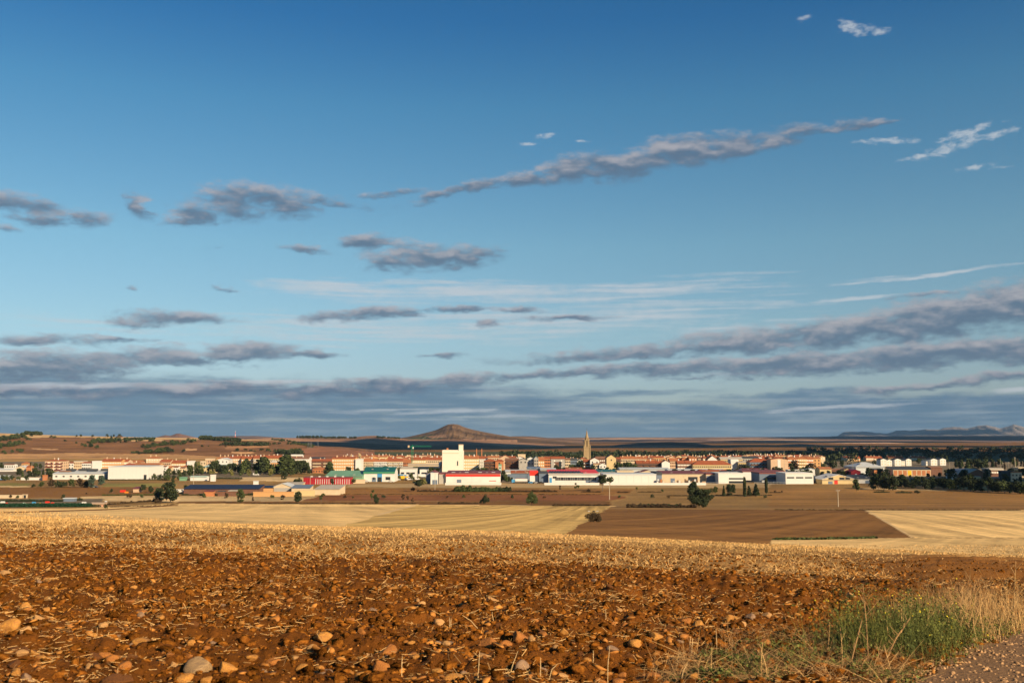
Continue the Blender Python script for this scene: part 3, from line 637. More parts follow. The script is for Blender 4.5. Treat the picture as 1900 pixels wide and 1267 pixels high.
# --- far left
B(8, 25, 862, 860.5, 1040, 9, 'gable', WHITE, TILEB, 'small white farmhouse at the very edge of town', 1, 4, cat='house')
B(-6, 24, 871.5, 869, 1000, 8, 'gable', WHITE, SHEET, 'long low white outbuilding below the small white farmhouse', 0, 0, cat='shed')
B(28, 50, 869, 864, 1010, 14, 'front', CREAM, SHEET, 'cream shed with curved pale roof between farmhouse and trees', 0, 0, cat='shed')
B(40, 52, 860, 857, 1120, 8, 'hip', OCHRE, TILEO, 'bright orange house peeping over the trees at the town edge', 1, 2, cat='house')
B(49, 56, 866, 864, 1000, 8, 'gable', BRICK, TILE, 'small brick shed beside the curved roof shed', cat='shed')
B(83.5, 118, 855, 852.5, 1010, 13, 'hip', PEACH, TILE, 'square cream block of flats with maroon balconies standing alone', 5, 7, cat=BL, balc=MAROON, chim=2, winB=BLIND)
B(127, 137, 859, 857, 1030, 12, 'gable', WHITE, TILE, 'narrow white wing next to the tall cream flats with slit windows', 3, 2, cat=BL)
B(137, 152, 856, 855, 1030, 14, 'flat', CREAM, CONC, 'flat topped cream flats between two white red-roofed wings', 5, 4, WOODB, cat=BL)
B(152, 169, 859, 857, 1030, 12, 'gable', WHITE, TILE, 'white red-roofed flats with a column of dark balconies', 3, 5, cat=BL)
B(171, 188, 857.5, 855, 1030, 14, 'flat', WHITE, WHITE, 'blank white end block of the long orange flats', cat=BL)
B(188, 225, 855.5, 851.5, 1032, 14, 'gable', OCHRE, TILE, 'long orange flats with rows of white windows behind the big white hall', 4, 12, BLIND, cat=BL, chim=3)
B(225, 237, 856, 852, 1040, 14, 'gable', PEACH, TILE, 'short peach flats joined to the long orange flats', 4, 4, BLIND, cat=BL, chim=1)
B(227, 246, 863.5, 859, 980, 12, 'hip', CREAM, TILE, 'low villa with red hipped roof behind the big white hall', 1, 4, cat='house')
B(244, 262, 861, 858, 1000, 12, 'hip', OCHRE, TILEO, 'low orange villa beside the red hipped villa', 1, 4, cat='house', chim=1)
B(240, 268, 857, 854, 1100, 12, 'gable', PEACH, TILEO, 'orange-roofed terrace just behind the two low villas', 1, 6, cat='terrace')
B(271, 294, 850, 846.5, 1100, 14, 'hip', CREAM, TILEO, 'tallest cream block with orange roof near the big white hall', 4, 5, BLIND, cat=BL, chim=2)
B(296, 316, 857, 852.5, 1080, 14, 'gable', PEACH, TILE, 'red-roofed flats east of the tallest cream block', 3, 6, cat=BL, chim=1)
B(318, 348, 858.5, 854, 1030, 14, 'gable', OCHRE, TILE, 'orange flats with red roof ending in a white stair tower', 4, 9, BLIND, cat=BL, chim=2)
B(347, 353.5, 856, 855, 1028, 16, 'flat', WHITE, WHITE, 'white stair tower at the end of the orange flats', cat='tower')
B(252, 296, 862, 859, 975, 12, 'gable', OCHRE, TILEO, 'brick-arched terrace right behind the big white hall', 3, 10, CREAM, cat='terrace')
for k, (p, q, e, w_, rf, lb) in enumerate([(296, 308, 866, WHITE, TILEB, 'small white cottage first in the low row'), (307, 318, 868, CREAM, TILEO, 'cream cottage second in the low row'), (317, 330, 867, WHITE, TILEB, 'white cottage with tan roof in the low row'), (329, 343, 868.5, CREAM, TILEB, 'long cream cottage in the low row'), (341, 352, 866, WHITE, TILEO, 'last white cottage of the low row by the stair tower')]):
    B(p, q, e, e - 2.6, 960 + 6 * k, 9, 'gable', w_, rf, lb, 1, 3, cat='cottage', group='low row of cottages', side=False)
# the two white halls at the left
hall, w, h, hr = B(201, 276, 866.5, 865, 800, 34, 'flat', WHITE, SHEET, 'big plain white box hall with seamed cladding', cat='hall')
for i in range(9): box('panel_seam', -w / 2 + w * (i + 1) / 10, -0.012, 0.2, 0.10, 0.05, h - 0.4, SHEET, hall)
box('door', w * .42, -0.03, 0.2, 2.2, 0.16, 4.2, GLASS, hall)
h2, w, h, hr = B(98, 193, 879, 872.5, 805, 30, 'gable', WHITE, SHEET, 'long low white hall with three small windows and a grey roof', 1, 7, cat='hall', ws=(1.6, 1.1), top=1.4, side=False)
for i in range(4): box('roof_vent', -10 + i * 9, 9 + i % 2 * 3, h + 2.2, 7, 3, 1.6, SLATE, h2)
box('dirty_roof_patch', -14, 8, h + 1.6, 9, 4, .8, TILEB, h2)
B(174, 200, 877, 873, 830, 16, 'mono', SHEET, BGREY, 'grey lean-to joining the two white halls', cat='hall')
B(79, 84, 882.5, 881, 790, 4, 'flat', BRICK, TILEO, 'tiny orange brick hut at the end of the garden wall', cat='hut')
B(30, 80, 886, 885.2, 795, 1, 'flat', WHITE, CONC, 'long white garden wall west of the halls', cat='wall')
B(-4, 13, 884, 882, 800, 8, 'gable', SHEET, SHEET, 'silvery low shed at the picture edge by the garden wall', cat='shed')
# --- behind the poplars
B(372, 382, 856, 855, 1060, 12, 'flat', CREAM, CREAM, 'plain cream house above the pale green roofed warehouse', 1, 2, cat='house')
B(381, 393, 852.5, 850.5, 1062, 12, 'flat', PEACH, CREAM, 'cream flats with orange bands beside the plain cream house', 4, 3, cat=BL)
gw, w, h, hr = B(374, 411, 867, 862.5, 960, 26, 'mono', YEL, PMINT, 'gold coloured warehouse with pale green roof', cat='warehouse')
B(403, 424, 853, 850, 1040, 16, 'front', WHITE, SHEET, 'white gabled chapel-like hall before the orange flats', 1, 3, cat='hall')
B(402, 425, 850, 846, 1110, 14, 'hip', OCHRE, TILEO, 'orange flats with hipped roof at the west end of the long row', 4, 6, BLIND, cat=BL, chim=3)
B(425, 448, 850, 846, 1105, 14, 'gable', PEACH, TILE, 'peach flats second in the long row behind the poplars', 4, 6, BLIND, cat=BL, chim=3)
B(448, 470, 850.5, 846, 1100, 14, 'gable', OCHRE, TILE, 'orange flats third in the long row behind the poplars', 4, 6, BLIND, cat=BL, chim=3)
B(470, 492, 850, 845, 1095, 14, 'gable', CREAM, TILE, 'cream flats fourth in the long row behind the poplars', 5, 6, cat=BL, chim=3, balc=WHITE)
B(492, 526, 850, 845, 1090, 14, 'gable', YEL, TILE, 'yellow flats with balconies fifth in the long row', 5, 9, cat=BL, chim=4, balc=WHITE)
B(502, 524, 858, 857, 1060, 10, 'flat', OCHRE, WHITE, 'orange lower block in front of the yellow flats', 3, 6, cat=BL)
B(538, 573, 851, 846.5, 1060, 16, 'gable', WHITE, TILEB, 'white three storey block with blank gable east of the poplars', 4, 8, CREAM, cat=BL, chim=2)
B(540, 558, 845, 843, 1150, 12, 'flat', WHITE, WHITE, 'white flat roofed penthouse block above the brown roof', 1, 4, cat=BL)
B(572, 600, 851, 848, 1080, 12, 'gable', GREYW, SLATE, 'grey building with dark slate roof behind the brown flats', 1, 6, cat=BL)
B(578, 618, 855, 851.5, 1040, 13, 'gable', UMBER, TILE, 'dark brown flats with white balcony fronts and red roof', 4, 8, cat=BL, balc=CREAM, chim=1)
B(580, 600, 870.5, 866, 960, 14, 'hip', BRICK, TILEO, 'orange brick bungalow with hipped roof by the lane', 1, 4, cat='bungalow')
B(571, 582, 872, 870, 975, 10, 'gable', UMBER, SLATE, 'dark garage beside the orange brick bungalow', cat='garage')
B(616, 659, 850.5, 847.5, 985, 14, 'gable', OCHRE, TILE, 'bright orange five storey flats with white windows', 6, 10, BLIND, cat=BL, chim=3)
B(659.5, 670, 852.5, 851.5, 983, 16, 'flat', WHITE, WHITE, 'blank white end wall block of the bright orange flats', cat=BL)
bf, w, h, hr = B(664.5, 668.5, 846, 845, 1120, 5, 'flat', STONE, STONE, 'small stone belfry rising behind the white end block', cat='belfry')
v, f = join([cyl_data((0, 2.5, h), (0, 2.5, h + 3.4), 2.6, 0.2, 8)]); mesh_py('spire', v, f, STONE, bf); box('opening', 0, -.03, h - 2.2, 1.1, .16, 1.8, GLASS, bf)
B(671, 692, 856, 850, 1050, 13, 'gable', CREAM, TILEO, 'cream flats with long dark balcony gaps beside the belfry', 3, 6, cat=BL, balc=CREAM, chim=2)
B(693, 718, 856, 851, 1052, 13, 'gable', WHITE, TILEO, 'pale flats second from the belfry behind the teal hall', 3, 8, cat=BL, balc=WHITE, chim=2)
B(719, 750, 855.5, 850.5, 1054, 13, 'gable', CREAM, TILE, 'cream balcony flats third from the belfry', 3, 9, cat=BL, balc=WHITE, chim=2)
B(748, 762, 856, 850.5, 1030, 13, 'gable', BRICK, TILEO, 'orange brick flats beside the green crane', 4, 4, cat=BL, chim=1)
B(762, 790, 853, 848.5, 1060, 13, 'gable', YEL, TILE, 'yellow flats just right of the green crane mast', 4, 7, BLIND, cat=BL, chim=2)
B(789, 820, 853, 848.5, 1064, 13, 'gable', CREAM, TILE, 'cream flats tucked behind the white silo', 4, 8, cat=BL, chim=2)
B(757, 822, 862.5, 860, 930, 20, 'gable', CREAM, CREAM, 'very long low cream hall west of the silo', cat='hall')
B(734, 824, 867.5, 866, 915, 14, 'flat', YEL, CONC, 'long yellow loading wall in front of the cream hall', cat='hall')
# --- halls with coloured roofs
th, w, h, hr = B(675, 732, 876, 866.5, 765, 22, 'gable', WHITE, TEAL, 'white hall with steep dark teal roof and blue entrance', cat='hall')
box('fascia', 0, -0.5, h - .9, w + .6, .14, 1.3, GRNP, th)
box('blue_panel', w * .02, -0.04, 0.3, 3.6, .2, 6.2, BLUEP, th); box('door', w * .02, -0.16, 0.3, 3.0, .2, 3.6, GLASS, th)
box('window', -w * .17, -.04, 1.9, 1.4, .18, 1.9, GLASS, th); box('window', w * .29, -.04, 1.8, 3.6, .18, 2.3, GLASS, th)
B(603, 672, 884, 874.5, 756, 26, 'mono', MINT, MINT, 'hall with light green sheet roof sloping to the red hall', cat='hall')
rh, w, h, hr = B(563, 650, 886.5, 884.8, 722, 12, 'flat', CRIM, MAROON, 'long crimson shed front ribbed with white posts', cat='shed')
for i in range(21): box('post', -w / 2 + w * (i + .5) / 21, -.1, 0.2, .32, .22, h - 1.0, WHITE if i > 4 else CRIM, rh)
for i in range(5): box('roof_light', -w / 2 + w * (i + 1) / 6, 2.0, h + .3, 1.4, 1.2, 1.0, WHITE, rh)
B(647, 677, 890, 889, 735, 2, 'flat', CREAM, CREAM, 'cream yard wall beside the ribbed crimson shed', cat='wall')
ob, w, h, hr = B(742, 772, 870, 868.5, 850, 14, 'flat', WHITE, CONC, 'white two storey office with three dark strip windows', cat='office')
for i in range(3): box('window', -w / 2 + w * (i + .5) / 3, -.04, h - 4.2, w / 5, .18, 1.5, GLASS, ob)
ob, w, h, hr = B(779, 794, 872, 871, 860, 10, 'flat', WHITE, WHITE, 'small white office with one strip window before the cream hall', cat='office')
box('window', 0, -.04, h - 3.2, w * .6, .18, 1.4, GLASS, ob)
# --- the silo
sx_, sY = xY(840, 880), 880
zg = gz(sx_, sY) - .4; si = empty('grain_silo', sx_, sY, zg, 'huge windowless white grain silo with a taller stair tower', 'silo')
xa, xb, xc, xd = xY(820.5, sY, 850) - sx_, xY(859, sY, 850) - sx_, xY(851, sY, 830) - sx_, xY(858.6, sY, 830) - sx_
hm_, ht = zY(836, sY) - zg, zY(825.5, sY) - zg
SILO = mat('silo_white_render', (0.68, 0.62, 0.52), 0.85, 0.05, 0.08)
box('body', (xa + xb) / 2, 9, 0, xb - xa, 18, hm_, SILO, si); box('stair_tower', (xc + xd) / 2, 6, hm_ - 0.01, xd - xc, 9, ht - hm_, SILO, si)
box('cornice', (xa + xc) / 2, 9, hm_ - 2.2, xc - xa + .3, 18.4, .35, CREAM, si); box('parapet', (xa + xc) / 2 - .2, 9, hm_, xc - xa - .6, 17.6, .6, SILO, si)
box('tower_cap', (xc + xd) / 2, 6, ht, xd - xc + .5, 9.5, .5, CREAM, si); box('window', xY(849, sY) - sx_, -.03, hm_ - 13, 1.0, .18, 4.0, GLASS, si)
box('window', xY(853, sY) - sx_, -.03, hm_ - 26, 1.0, .18, 1.2, GLASS, si); box('roof_hatch', xa + 4, 9, hm_ + .6, 1.6, 1.6, 1.6, BRICK, si)
arc = []
for i in range(9):
    t = i / 8 * math.pi / 2; arc.append((xa - 6 + 6.5 * math.sin(t), 2, 4 + 14 * (1 - math.cos(t))))
v, f = join([cyl_data(arc[i], arc[i + 1], .8, .8, 6) for i in range(8)])
cv = empty('grain_conveyor', sx_, sY, zg, 'curved black grain conveyor against the flank of the silo', 'conveyor'); mesh_py('duct', v, f, RUB, cv)
B(814, 822, 862, 858, 884, 10, 'mono', WHITE, WHITE, 'narrow white sloping intake house attached beside the silo', cat='hall')
# --- red banded hall
rw, w, h, hr = B(827.5, 928, 878.5, 874.5, 725, 34, 'mono', WHITE, MAROON, 'long white hall with a bright red band under its roof edge', cat='hall')
box('red_fascia', 0, -.10, h - 2.0, w + .3, .3, 2.3, REDP, rw); box('join', -w * .02, -.03, 0, .18, .14, h - 2.1, SHEET, rw); box('red_sign', w * .36, -.03, 2.4, 5, .12, .5, REDP, rw)
for i in range(4): box('skylight', -w * .38 + w * .25 * i, 12, h + (hr - h) * 12 / 34 + .1, 2.6, 6, .3, SHEET, rw)
B(814.5, 827.3, 879.5, 877.5, 727, 24, 'flat', GREYW, MAROON, 'grey block coloured as the shaded left face of the red banded hall', cat='hall')  # grey walls carry the shade of the hall's left face
B(790.5, 814.2, 880, 874, 729, 22, 'front', BGREY, MAROON, 'blue-grey gabled workshop beside the red banded hall', cat='workshop')  # blue-grey walls hold the gable's shade in their colour
fw, w, h, hr = B(799, 812, 878, 877, 722, 6, 'flat', WHITE, WHITE, 'white porch block with grey roller door on the gabled workshop', cat='workshop')
box('roller_door', w * .12, -.04, .3, 3.6, .18, 3.2, BGREY, fw)
# --- flats between silo and church
B(860, 888, 850.5, 845, 985, 14, 'gable', YEL, TILEO, 'cream flats with bay windows just right of the silo', 6, 8, BLIND, cat=BL, chim=2)
B(888.5, 900, 851, 846.5, 1000, 14, 'gable', WHITE, TILE, 'narrow white flats between cream flats and the red brick flats', 6, 3, cat=BL, balc=WHITE)
B(898, 919, 855.5, 851.5, 970, 13, 'hip', UMBER, TILE, 'dark brick flats with red hipped roof and brown balconies', 4, 6, cat=BL, balc=WOODB)
B(919, 934, 855.5, 852, 968, 13, 'hip', BRICK, TILE, 'plain orange brick flats next to the dark brick flats', 1, 1, cat=BL)
B(905, 925, 848.5, 845.5, 1120, 12, 'gable', PEACH, TILEO, 'peach flats peeping above the dark brick flats', 1, 5, cat=BL, chim=2)
B(927, 948, 850, 844.5, 1060, 14, 'front', PEACH, TILE, 'gabled peach house with steep red roof behind the brown flats', 2, 3, cat='house')
B(937.5, 962.5, 853, 850, 985, 13, 'gable', UMBER, TILEB, 'dark flats full of brown timber balconies', 5, 8, cat=BL, balc=WOODB)
B(963, 978.5, 853.5, 850.5, 975, 15, 'front', GREYW, SLATE, 'grey gabled flats beside the dark timber balconies', 1, 2, cat=BL)
B(978.5, 991, 850.5, 847.5, 1000, 15, 'front', WHITE, SLATE, 'bright white narrow gabled flats', 2, 2, cat=BL)
B(991, 999, 851, 847, 990, 14, 'front', GREYW, SHEET, 'slim grey flats with glazed balconies by the white gable', 4, 2, cat=BL)
B(999, 1010, 854, 848, 1010, 14, 'gable', OCHRE, TILEO, 'orange corner flats with open loggias', 4, 3, BLIND, cat=BL)
B(1010, 1022, 850, 847, 1020, 14, 'gable', BRICK, TILE, 'brick flats next to the orange corner flats', 4, 4, cat=BL)
B(961, 975, 844, 842.5, 1180, 10, 'flat', CREAM, CREAM, 'cream water tank house on the rooftops', cat='house')
gb, w, h, hr = B(1022.5, 1048, 851, 847, 975, 14, 'gable', GREYW, TILE, 'large grey stone-clad flats with a tall black window', 4, 2, BLIND, cat=BL, side=False)
box('brown_panel', 0, -.03, 3, w * .55, .12, h - 6, UMBER, gb); box('tall_window', w * .16, -.12, 2.5, w * .18, .2, h * .62, GLASS, gb)
B(1048.5, 1058, 853, 850, 975, 14, 'gable', CREAM, TILEB, 'narrow cream flats against the large grey flats', 6, 3, cat=BL)
B(1058, 1071, 854, 850, 985, 13, 'flat', BGREY, SLATE, 'dark glazed office block near the church tower', 5, 5, cat='office')
B(1071, 1081, 855, 851, 988, 13, 'front', GREYW, SLATE, 'grey gabled office beside the dark glazed block', 5, 2, cat='office')
B(1083, 1097, 856, 852.5, 980, 13, 'gable', UMBER, TILE, 'dark flats with brick-red roof at the foot of the church tower', 5, 5, BLIND, cat=BL, balc=WOODB)
B(1095, 1112, 853.5, 849, 975, 14, 'front', WHITE, TILE, 'white gabled house right of the church tower', 1, 2, cat='house')
B(1112, 1125, 862, 859, 968, 10, 'front', WHITE, TILEB, 'small white gabled house below the big cream gable', 1, 2, cat='house')
B(1101, 1112, 861, 859, 970, 10, 'flat', CREAM, TILEB, 'small cream house below the white gabled house', 2, 3, cat='house')
B(1106, 1126, 851, 847, 1040, 14, 'gable', UMBER, TILEB, 'dark fronted flats behind the white gabled house', 3, 6, BLIND, cat=BL)
B(1125.5, 1143, 849.5, 843.5, 985, 16, 'front', YEL, TILEB, 'big cream gable wall topped with brown tiles', 1, 1, cat=BL)
B(1143, 1152, 851, 848.5, 1010, 12, 'gable', UMBER, TILE, 'brown flats squeezed beside the big cream gable', 4, 3, cat=BL)
B(1152, 1176, 851, 846.5, 1020, 13, 'gable', CREAM, TILEO, 'cream flats with attic dormers right of the cream gable', 4, 8, cat=BL, chim=3)
B(1176, 1200, 851, 847, 1022, 13, 'gable', PEACH, TILEO, 'peach flats with attic dormers further along the row', 4, 8, cat=BL, chim=3)
B(1200, 1232, 849, 846, 1100, 13, 'gable', OCHRE, TILE, 'orange flats behind the brown terrace', 2, 9, cat=BL, chim=2)
B(1228, 1243, 858, 854, 955, 13, 'front', WHITE, TILE, 'pure white gable end of the brown balcony terrace', cat='terrace')
for k, (p, q) in enumerate([(1181, 1193), (1193, 1205), (1205, 1217), (1217, 1228)]):
    B(p, q, 859, 854.5, 960, 12, 'gable', UMBER, TILE, ('first', 'second', 'third', 'fourth')[k] + ' brown house of the balcony terrace by the white gable', 3, 4, cat='terrace house', balc=WOODB, chim=1, group='brown balcony terrace')
for k, (p, q) in enumerate([(1257, 1271), (1271, 1285)]):
    B(p, q, 859, 854.5, 970, 12, 'gable', UMBER, TILE, ('first', 'second')[k] + ' brown house beside the long yellow school', 3, 5, BLIND, cat='terrace house', chim=1)
B(1243, 1258, 855, 850, 1010, 12, 'gable', PEACH, TILEO, 'peach flats with brown shutters behind the white gable end', 4, 5, WOODB, cat=BL)
B(1285.5, 1357, 862, 854.5, 962, 16, 'hip', YEL, TILE, 'long yellow school with broad red hipped roof', 2, 18, cat='school')
B(1313, 1331, 852.5, 845.5, 1060, 14, 'front', WHITE, TILEO, 'white gabled chapel above the yellow school', cat='chapel')
B(1232, 1252, 847.5, 844.5, 1180, 12, 'front', CREAM, TILEO, 'cream gable among the roofs behind the white gable end', 1, 2, cat='house')
B(1337, 1378, 852, 848, 1040, 13, 'gable', YEL, CONC, 'long cream flats with grey roof edge above the school', 4, 12, cat=BL)
B(1356, 1370, 856, 852, 985, 13, 'flat', WHITE, WHITE, 'white house standing against the long cream flats', cat='house')
B(1370, 1390, 858, 856, 980, 13, 'gable', YEL, CONC, 'cream balcony flats left of the dark shaded house', 4, 5, cat=BL, balc=YEL)
B(1378, 1408, 850, 847, 1080, 13, 'gable', GREYW, SLATE, 'grey slate roofed flats behind the dark shaded house', 2, 7, cat=BL)
B(1391, 1431, 857, 850.5, 960, 15, 'hip', BGREY, TILE, 'dark fronted house block with wide red roof', 4, 7, cat=BL, balc=UMBER)  # dark wall colour stands in for shade on the left wall
pg, w, h, hr = B(1430, 1462, 852.5, 850, 945, 15, 'front', PEACH, TILE, 'peach gable wall with a white vertical window strip', cat=BL)
box('white_strip', -w * .02, -.03, 1, w * .17, .14, h - 1, WHITE, pg)
B(1462, 1480, 850.5, 847, 1000, 14, 'gable', BRICK, TILEO, 'red brick flats first of the tall orange row', 6, 5, BLIND, cat=BL, chim=2)
B(1480, 1497, 850.5, 847, 1000, 14, 'gable', OCHRE, TILEO, 'orange flats in the middle of the tall orange row', 6, 5, BLIND, cat=BL, chim=2, balc=YEL)
B(1497, 1509, 850.5, 847, 1000, 14, 'gable', BRICK, TILEO, 'third block of the tall orange row in red brick', 6, 4, BLIND, cat=BL, chim=1)
B(1509, 1522.5, 850.5, 847.5, 1000, 16, 'gable', OCHRE, TILEO, 'last orange block of the row with two end balconies', 6, 2, cat=BL, chim=1)
B(1498, 1512, 871, 869, 860, 8, 'front', WHITE, SHEET, 'little white gabled shed before the tall orange row', cat='shed')
B(1462, 1496, 872.5, 871, 880, 8, 'flat', WHITE, SHEET, 'low white shed wall behind the shrubs', cat='shed')
B(1521, 1543, 870, 866.5, 870, 12, 'gable', YEL, TILEO, 'small yellow house with orange roof', 0, 0, cat='house')
B(1543, 1563, 872, 869.5, 900, 10, 'gable', UMBER, TILEB, 'low brown house next to the small yellow house', 1, 4, cat='house')
B(1566, 1580, 871.5, 869, 850, 10, 'front', YEL, TILEB, 'yellow gabled house behind the red round-topped shed', cat='house')
# --- row of halls, right of centre
gh = B(1000, 1017.5, 878.5, 876, 742, 30, 'flat', BGREY, SLATE, 'shade-coloured dark blue side block of the long windowed hall', 0, 0, cat='hall')  # dark blue paints in the shade on the hall's left side
lh, w, h, hr = B(1018, 1111.5, 878.8, 873, 738, 38, 'mono', WHITE, REDP, 'long white hall with red roof and blue rooflights', cat='hall')
for i in range(6): 
    fr = box('window', -w / 2 + w * (.16 + .135 * i) + 1.5, -.04, 2.6, 5.0, .18, 2.2, GLASS, lh)
    for q in range(3): box('mullion', -w / 2 + w * (.16 + .135 * i) + 1.5 + (q - 1) * 1.3, -.14, 2.7, .14, .1, 2.0, WHITE, lh)
box('door', -w * .46, -.04, .3, 1.8, .18, 4.2, BLUEP, lh); box('window', -w * .40, -.04, 4.0, 1.4, .18, 1.5, GLASS, lh); box('window', -w * .36, -.04, 4.0, 1.4, .18, 1.5, GLASS, lh)
box('cornice', 0, -.6, h - .2, w + 1, 1.1, .5, WHITE, lh)
for i in range(12): 
    zq = h + (hr - h) * 8 / 38 + .2; v, f = prism_y(4, 9, [(-1.4, -.3), (1.4, -.3), (1.2, .9), (0, 1.5), (-1.2, .9)]); q = mesh_py('rooflight', v, f, NAVY, lh); q.location = (-w * .46 + i * w * .052, 0, zq)
for i in range(9): q = box('rooflight', -w * .44 + i * w * .075, -.2, h + .35, 2.0, 1.4, .8, NAVY, lh)
rs, w, h, hr = B(983, 998, 875.5, 873.5, 745, 20, 'flat', WHITE, REDP, 'white shed with tall red top beside the shade-coloured side block', cat='shed')
box('red_top', 0, -.08, h - 2.6, w + .2, .2, 2.7, REDP, rs)
B(948, 984, 877.5, 873, 800, 20, 'gable', BGREY, TILE, 'low grey hall with thin red roof behind the tanker', cat='hall')
B(938, 972, 875, 871.5, 850, 20, 'gable', WHITE, SHEET, 'white sheet roofed hall behind the low grey hall', cat='hall')
B(978, 1003, 870, 866.5, 900, 20, 'mono', SHEET, BGREY, 'hall with curved blue-grey roof under the town', cat='hall')
B(1003, 1032, 871.5, 869, 880, 20, 'mono', CREAM, SHEET, 'cream hall with pale sheet roof beside the blue-grey roof', cat='hall')
B(1050, 1080, 870, 867.5, 860, 16, 'gable', WHITE, TILE, 'low hall with flat red roof below the church', cat='hall')
gt = B(925, 930.5, 864, 861, 930, 5, 'flat', PMINT, MINT, 'pale green machine tower above the parked cars', 2, 1, cat='tower')
# halls 1112-1520
wh, w, h, hr = B(1120, 1217.5, 881.5, 879, 725, 30, 'flat', WHITE, SHEET, 'long blank white-grey hall behind the single pine', cat='hall')
for i in range(6): box('panel_seam', -w / 2 + w * (i + 1) / 7, -.012, .1, .1, .05, h - .3, GREYW, wh)
up, w, h, hr = B(1145, 1176, 874.5, 873, 775, 14, 'flat', CREAM, CREAM, 'cream upper office with three dark windows', cat='office')
for i in range(3): box('window', -w * .36 + i * w * .34, -.04, h - 2.6, w * .17, .18, 1.2, GLASS, up)
B(1108, 1146, 875, 872, 800, 20, 'mono', SHEET, TEAL, 'hall with a dull teal roof behind the blank hall', cat='hall')
B(1176, 1228, 879, 872.5, 768, 16, 'front', CREAM, MAROON, 'low cream gabled hall with maroon roof patch', 0, 0, cat='hall')
B(1218, 1228, 881, 876, 735, 30, 'flat', BGREY, SLATE, 'shade-dark gable side of the cream hall beside the pallet stacks', cat='hall')  # dark colours imitate the shade on this gable side
ch, w, h, hr = B(1228, 1310, 878.5, 874.5, 752, 26, 'mono', CREAM, MAROON, 'cream hall with maroon roof and pallets against its wall', cat='hall')
box('opening', w * .2, -.04, 1.2, 7, .18, 3.4, GLASS, ch)
dd_, w, h, hr = B(1310, 1333, 880, 878, 748, 26, 'flat', CREAM, MAROON, 'bay with huge grey sliding doors', cat='hall'); box('sliding_door', 0, -.05, .2, w * .92, .2, h - 1.2, BGREY, dd_)
sh, w, h, hr = B(1333, 1380, 879.5, 877.5, 735, 26, 'flat', WHITE, WHITE, 'bright white hall with one long dark window slot', cat='hall')
box('window', w * .19, -.04, h - 3.8, w * .56, .18, 1.1, GLASS, sh); box('window', w * .19, -.04, .6, w * .56, .18, 1.6, GLASS, sh)
B(1377, 1456, 875.5, 873.5, 790, 30, 'flat', WHITE, MAROON, 'tall white hall with maroon roof edge set further back', cat='hall')
B(1345, 1378, 876.5, 874.5, 780, 20, 'mono', BGREY, SLATE, 'dark roofed hall between the two white halls', cat='hall')
B(1240, 1345, 872.5, 870, 850, 20, 'gable', SHEET, SHEET, 'very long pale roof below the yellow school', cat='hall')
B(1150, 1240, 870, 867.5, 880, 20, 'gable', SHEET, SHEET, 'long white sheet roof below the cream flats', cat='hall')
B(1300, 1350, 874.5, 871.5, 820, 16, 'gable', TILE, TILE, 'low red roofed hall between pale roofs', cat='hall')
B(1378, 1425, 871.5, 869, 870, 16, 'gable', WHITE, MAROON, 'maroon roofed hall under the cream flats', cat='hall')
bh, w, h, hr = B(1409, 1457, 879, 876.5, 752, 26, 'flat', BGREY, MAROON, 'blue-grey hall with a dark window band and yard fence', cat='hall'); box('window', w * .1, -.04, h - 4, w * .75, .18, 1.6, GLASS, bh)
wf, w, h, hr = B(1457.5, 1509, 878.8, 877.2, 722, 26, 'flat', WHITE, WHITE, 'square white hall with three dark slot windows', cat='hall')
for i in range(3): box('window', -w * .32 + i * w * .325, -.04, h - 3.2, w * .26, .18, .95, GLASS, wf)
B(1509.5, 1526, 888, 884, 735, 16, 'mono', BGREY, SLATE, 'dark shaded link with a row of windows beside the slot windowed hall', 1, 5, cat='hall', ws=(1.3, 1.6))
gg, w, h, hr = B(1525.5, 1588, 889.5, 880.5, 720, 26, 'front', YEL, WHITE, 'cream gable hall with a small red door', cat='hall')
box('door', -w * .09, -.04, .3, 2.4, .18, 3.0, REDP, gg)
for xx, ww in ((-.24, 3.4), (.09, 3.6), (.26, 3.4)): box('window', w * xx, -.04, 3.6, ww, .18, 1.5, GLASS, gg)
B(1588, 1619, 888, 882, 730, 20, 'mono', WHITE, SLATE, 'white hall with black roof beside the cream gable hall', cat='hall')
rd, w, h, hr = B(1579, 1597, 874.5, 871.5, 835, 14, 'front', CRIM, CRIM, 'crimson shed with pale round emblem', cat='shed')
v, f = cyl_data((0, -.02, h * .5), (0, -.2, h * .5), 1.1, 1.1, 16); mesh_py('emblem', v, f, WHITE, rd)
# --- right
B(1588, 1641, 866.5, 857.5, 930, 34, 'hip', SHEET, SHEET, 'wide pale hipped sports hall at the wood', cat='hall')
for k, (p, q, y_) in enumerate([(1634, 1645, 850.5), (1645.5, 1655, 852), (1660, 1672, 850.5), (1672.5, 1679, 852.5), (1681, 1691, 850.3), (1718, 1721, 853), (1727, 1739, 850.3), (1744, 1755, 849.8)]):
    r0, w, h, hr = B(p, q, y_ + 2.2, y_, 1180 + 4 * k, 14, 'front' if q - p > 8 else 'gable', WHITE, SLATE, 'white gabled tower block, ' + ('first', 'second', 'third', 'fourth', 'fifth', 'slim sixth', 'seventh', 'eighth')[k] + ' from the sports hall', 4, 2, CREAM, cat='tower block', group='white gabled tower blocks', side=False)
for k, (p, q) in enumerate([(1566, 1580), (1580, 1596), (1607, 1621), (1622, 1637), (1648, 1661), (1662, 1677), (1690, 1702), (1702, 1718)]):
    B(p, q, 849 + (k % 2), 846.3, 1420 + 9 * k, 12, 'gable', (CREAM, OCHRE, PEACH)[k % 3], TILE, 'distant red-roofed houses above the wood, ' + ('first', 'second', 'third', 'fourth', 'fifth', 'sixth', 'seventh', 'eighth')[k] + ' of the row', 1, 4, BLIND, cat='house', group='distant red-roofed row above the wood', chim=2, side=False)
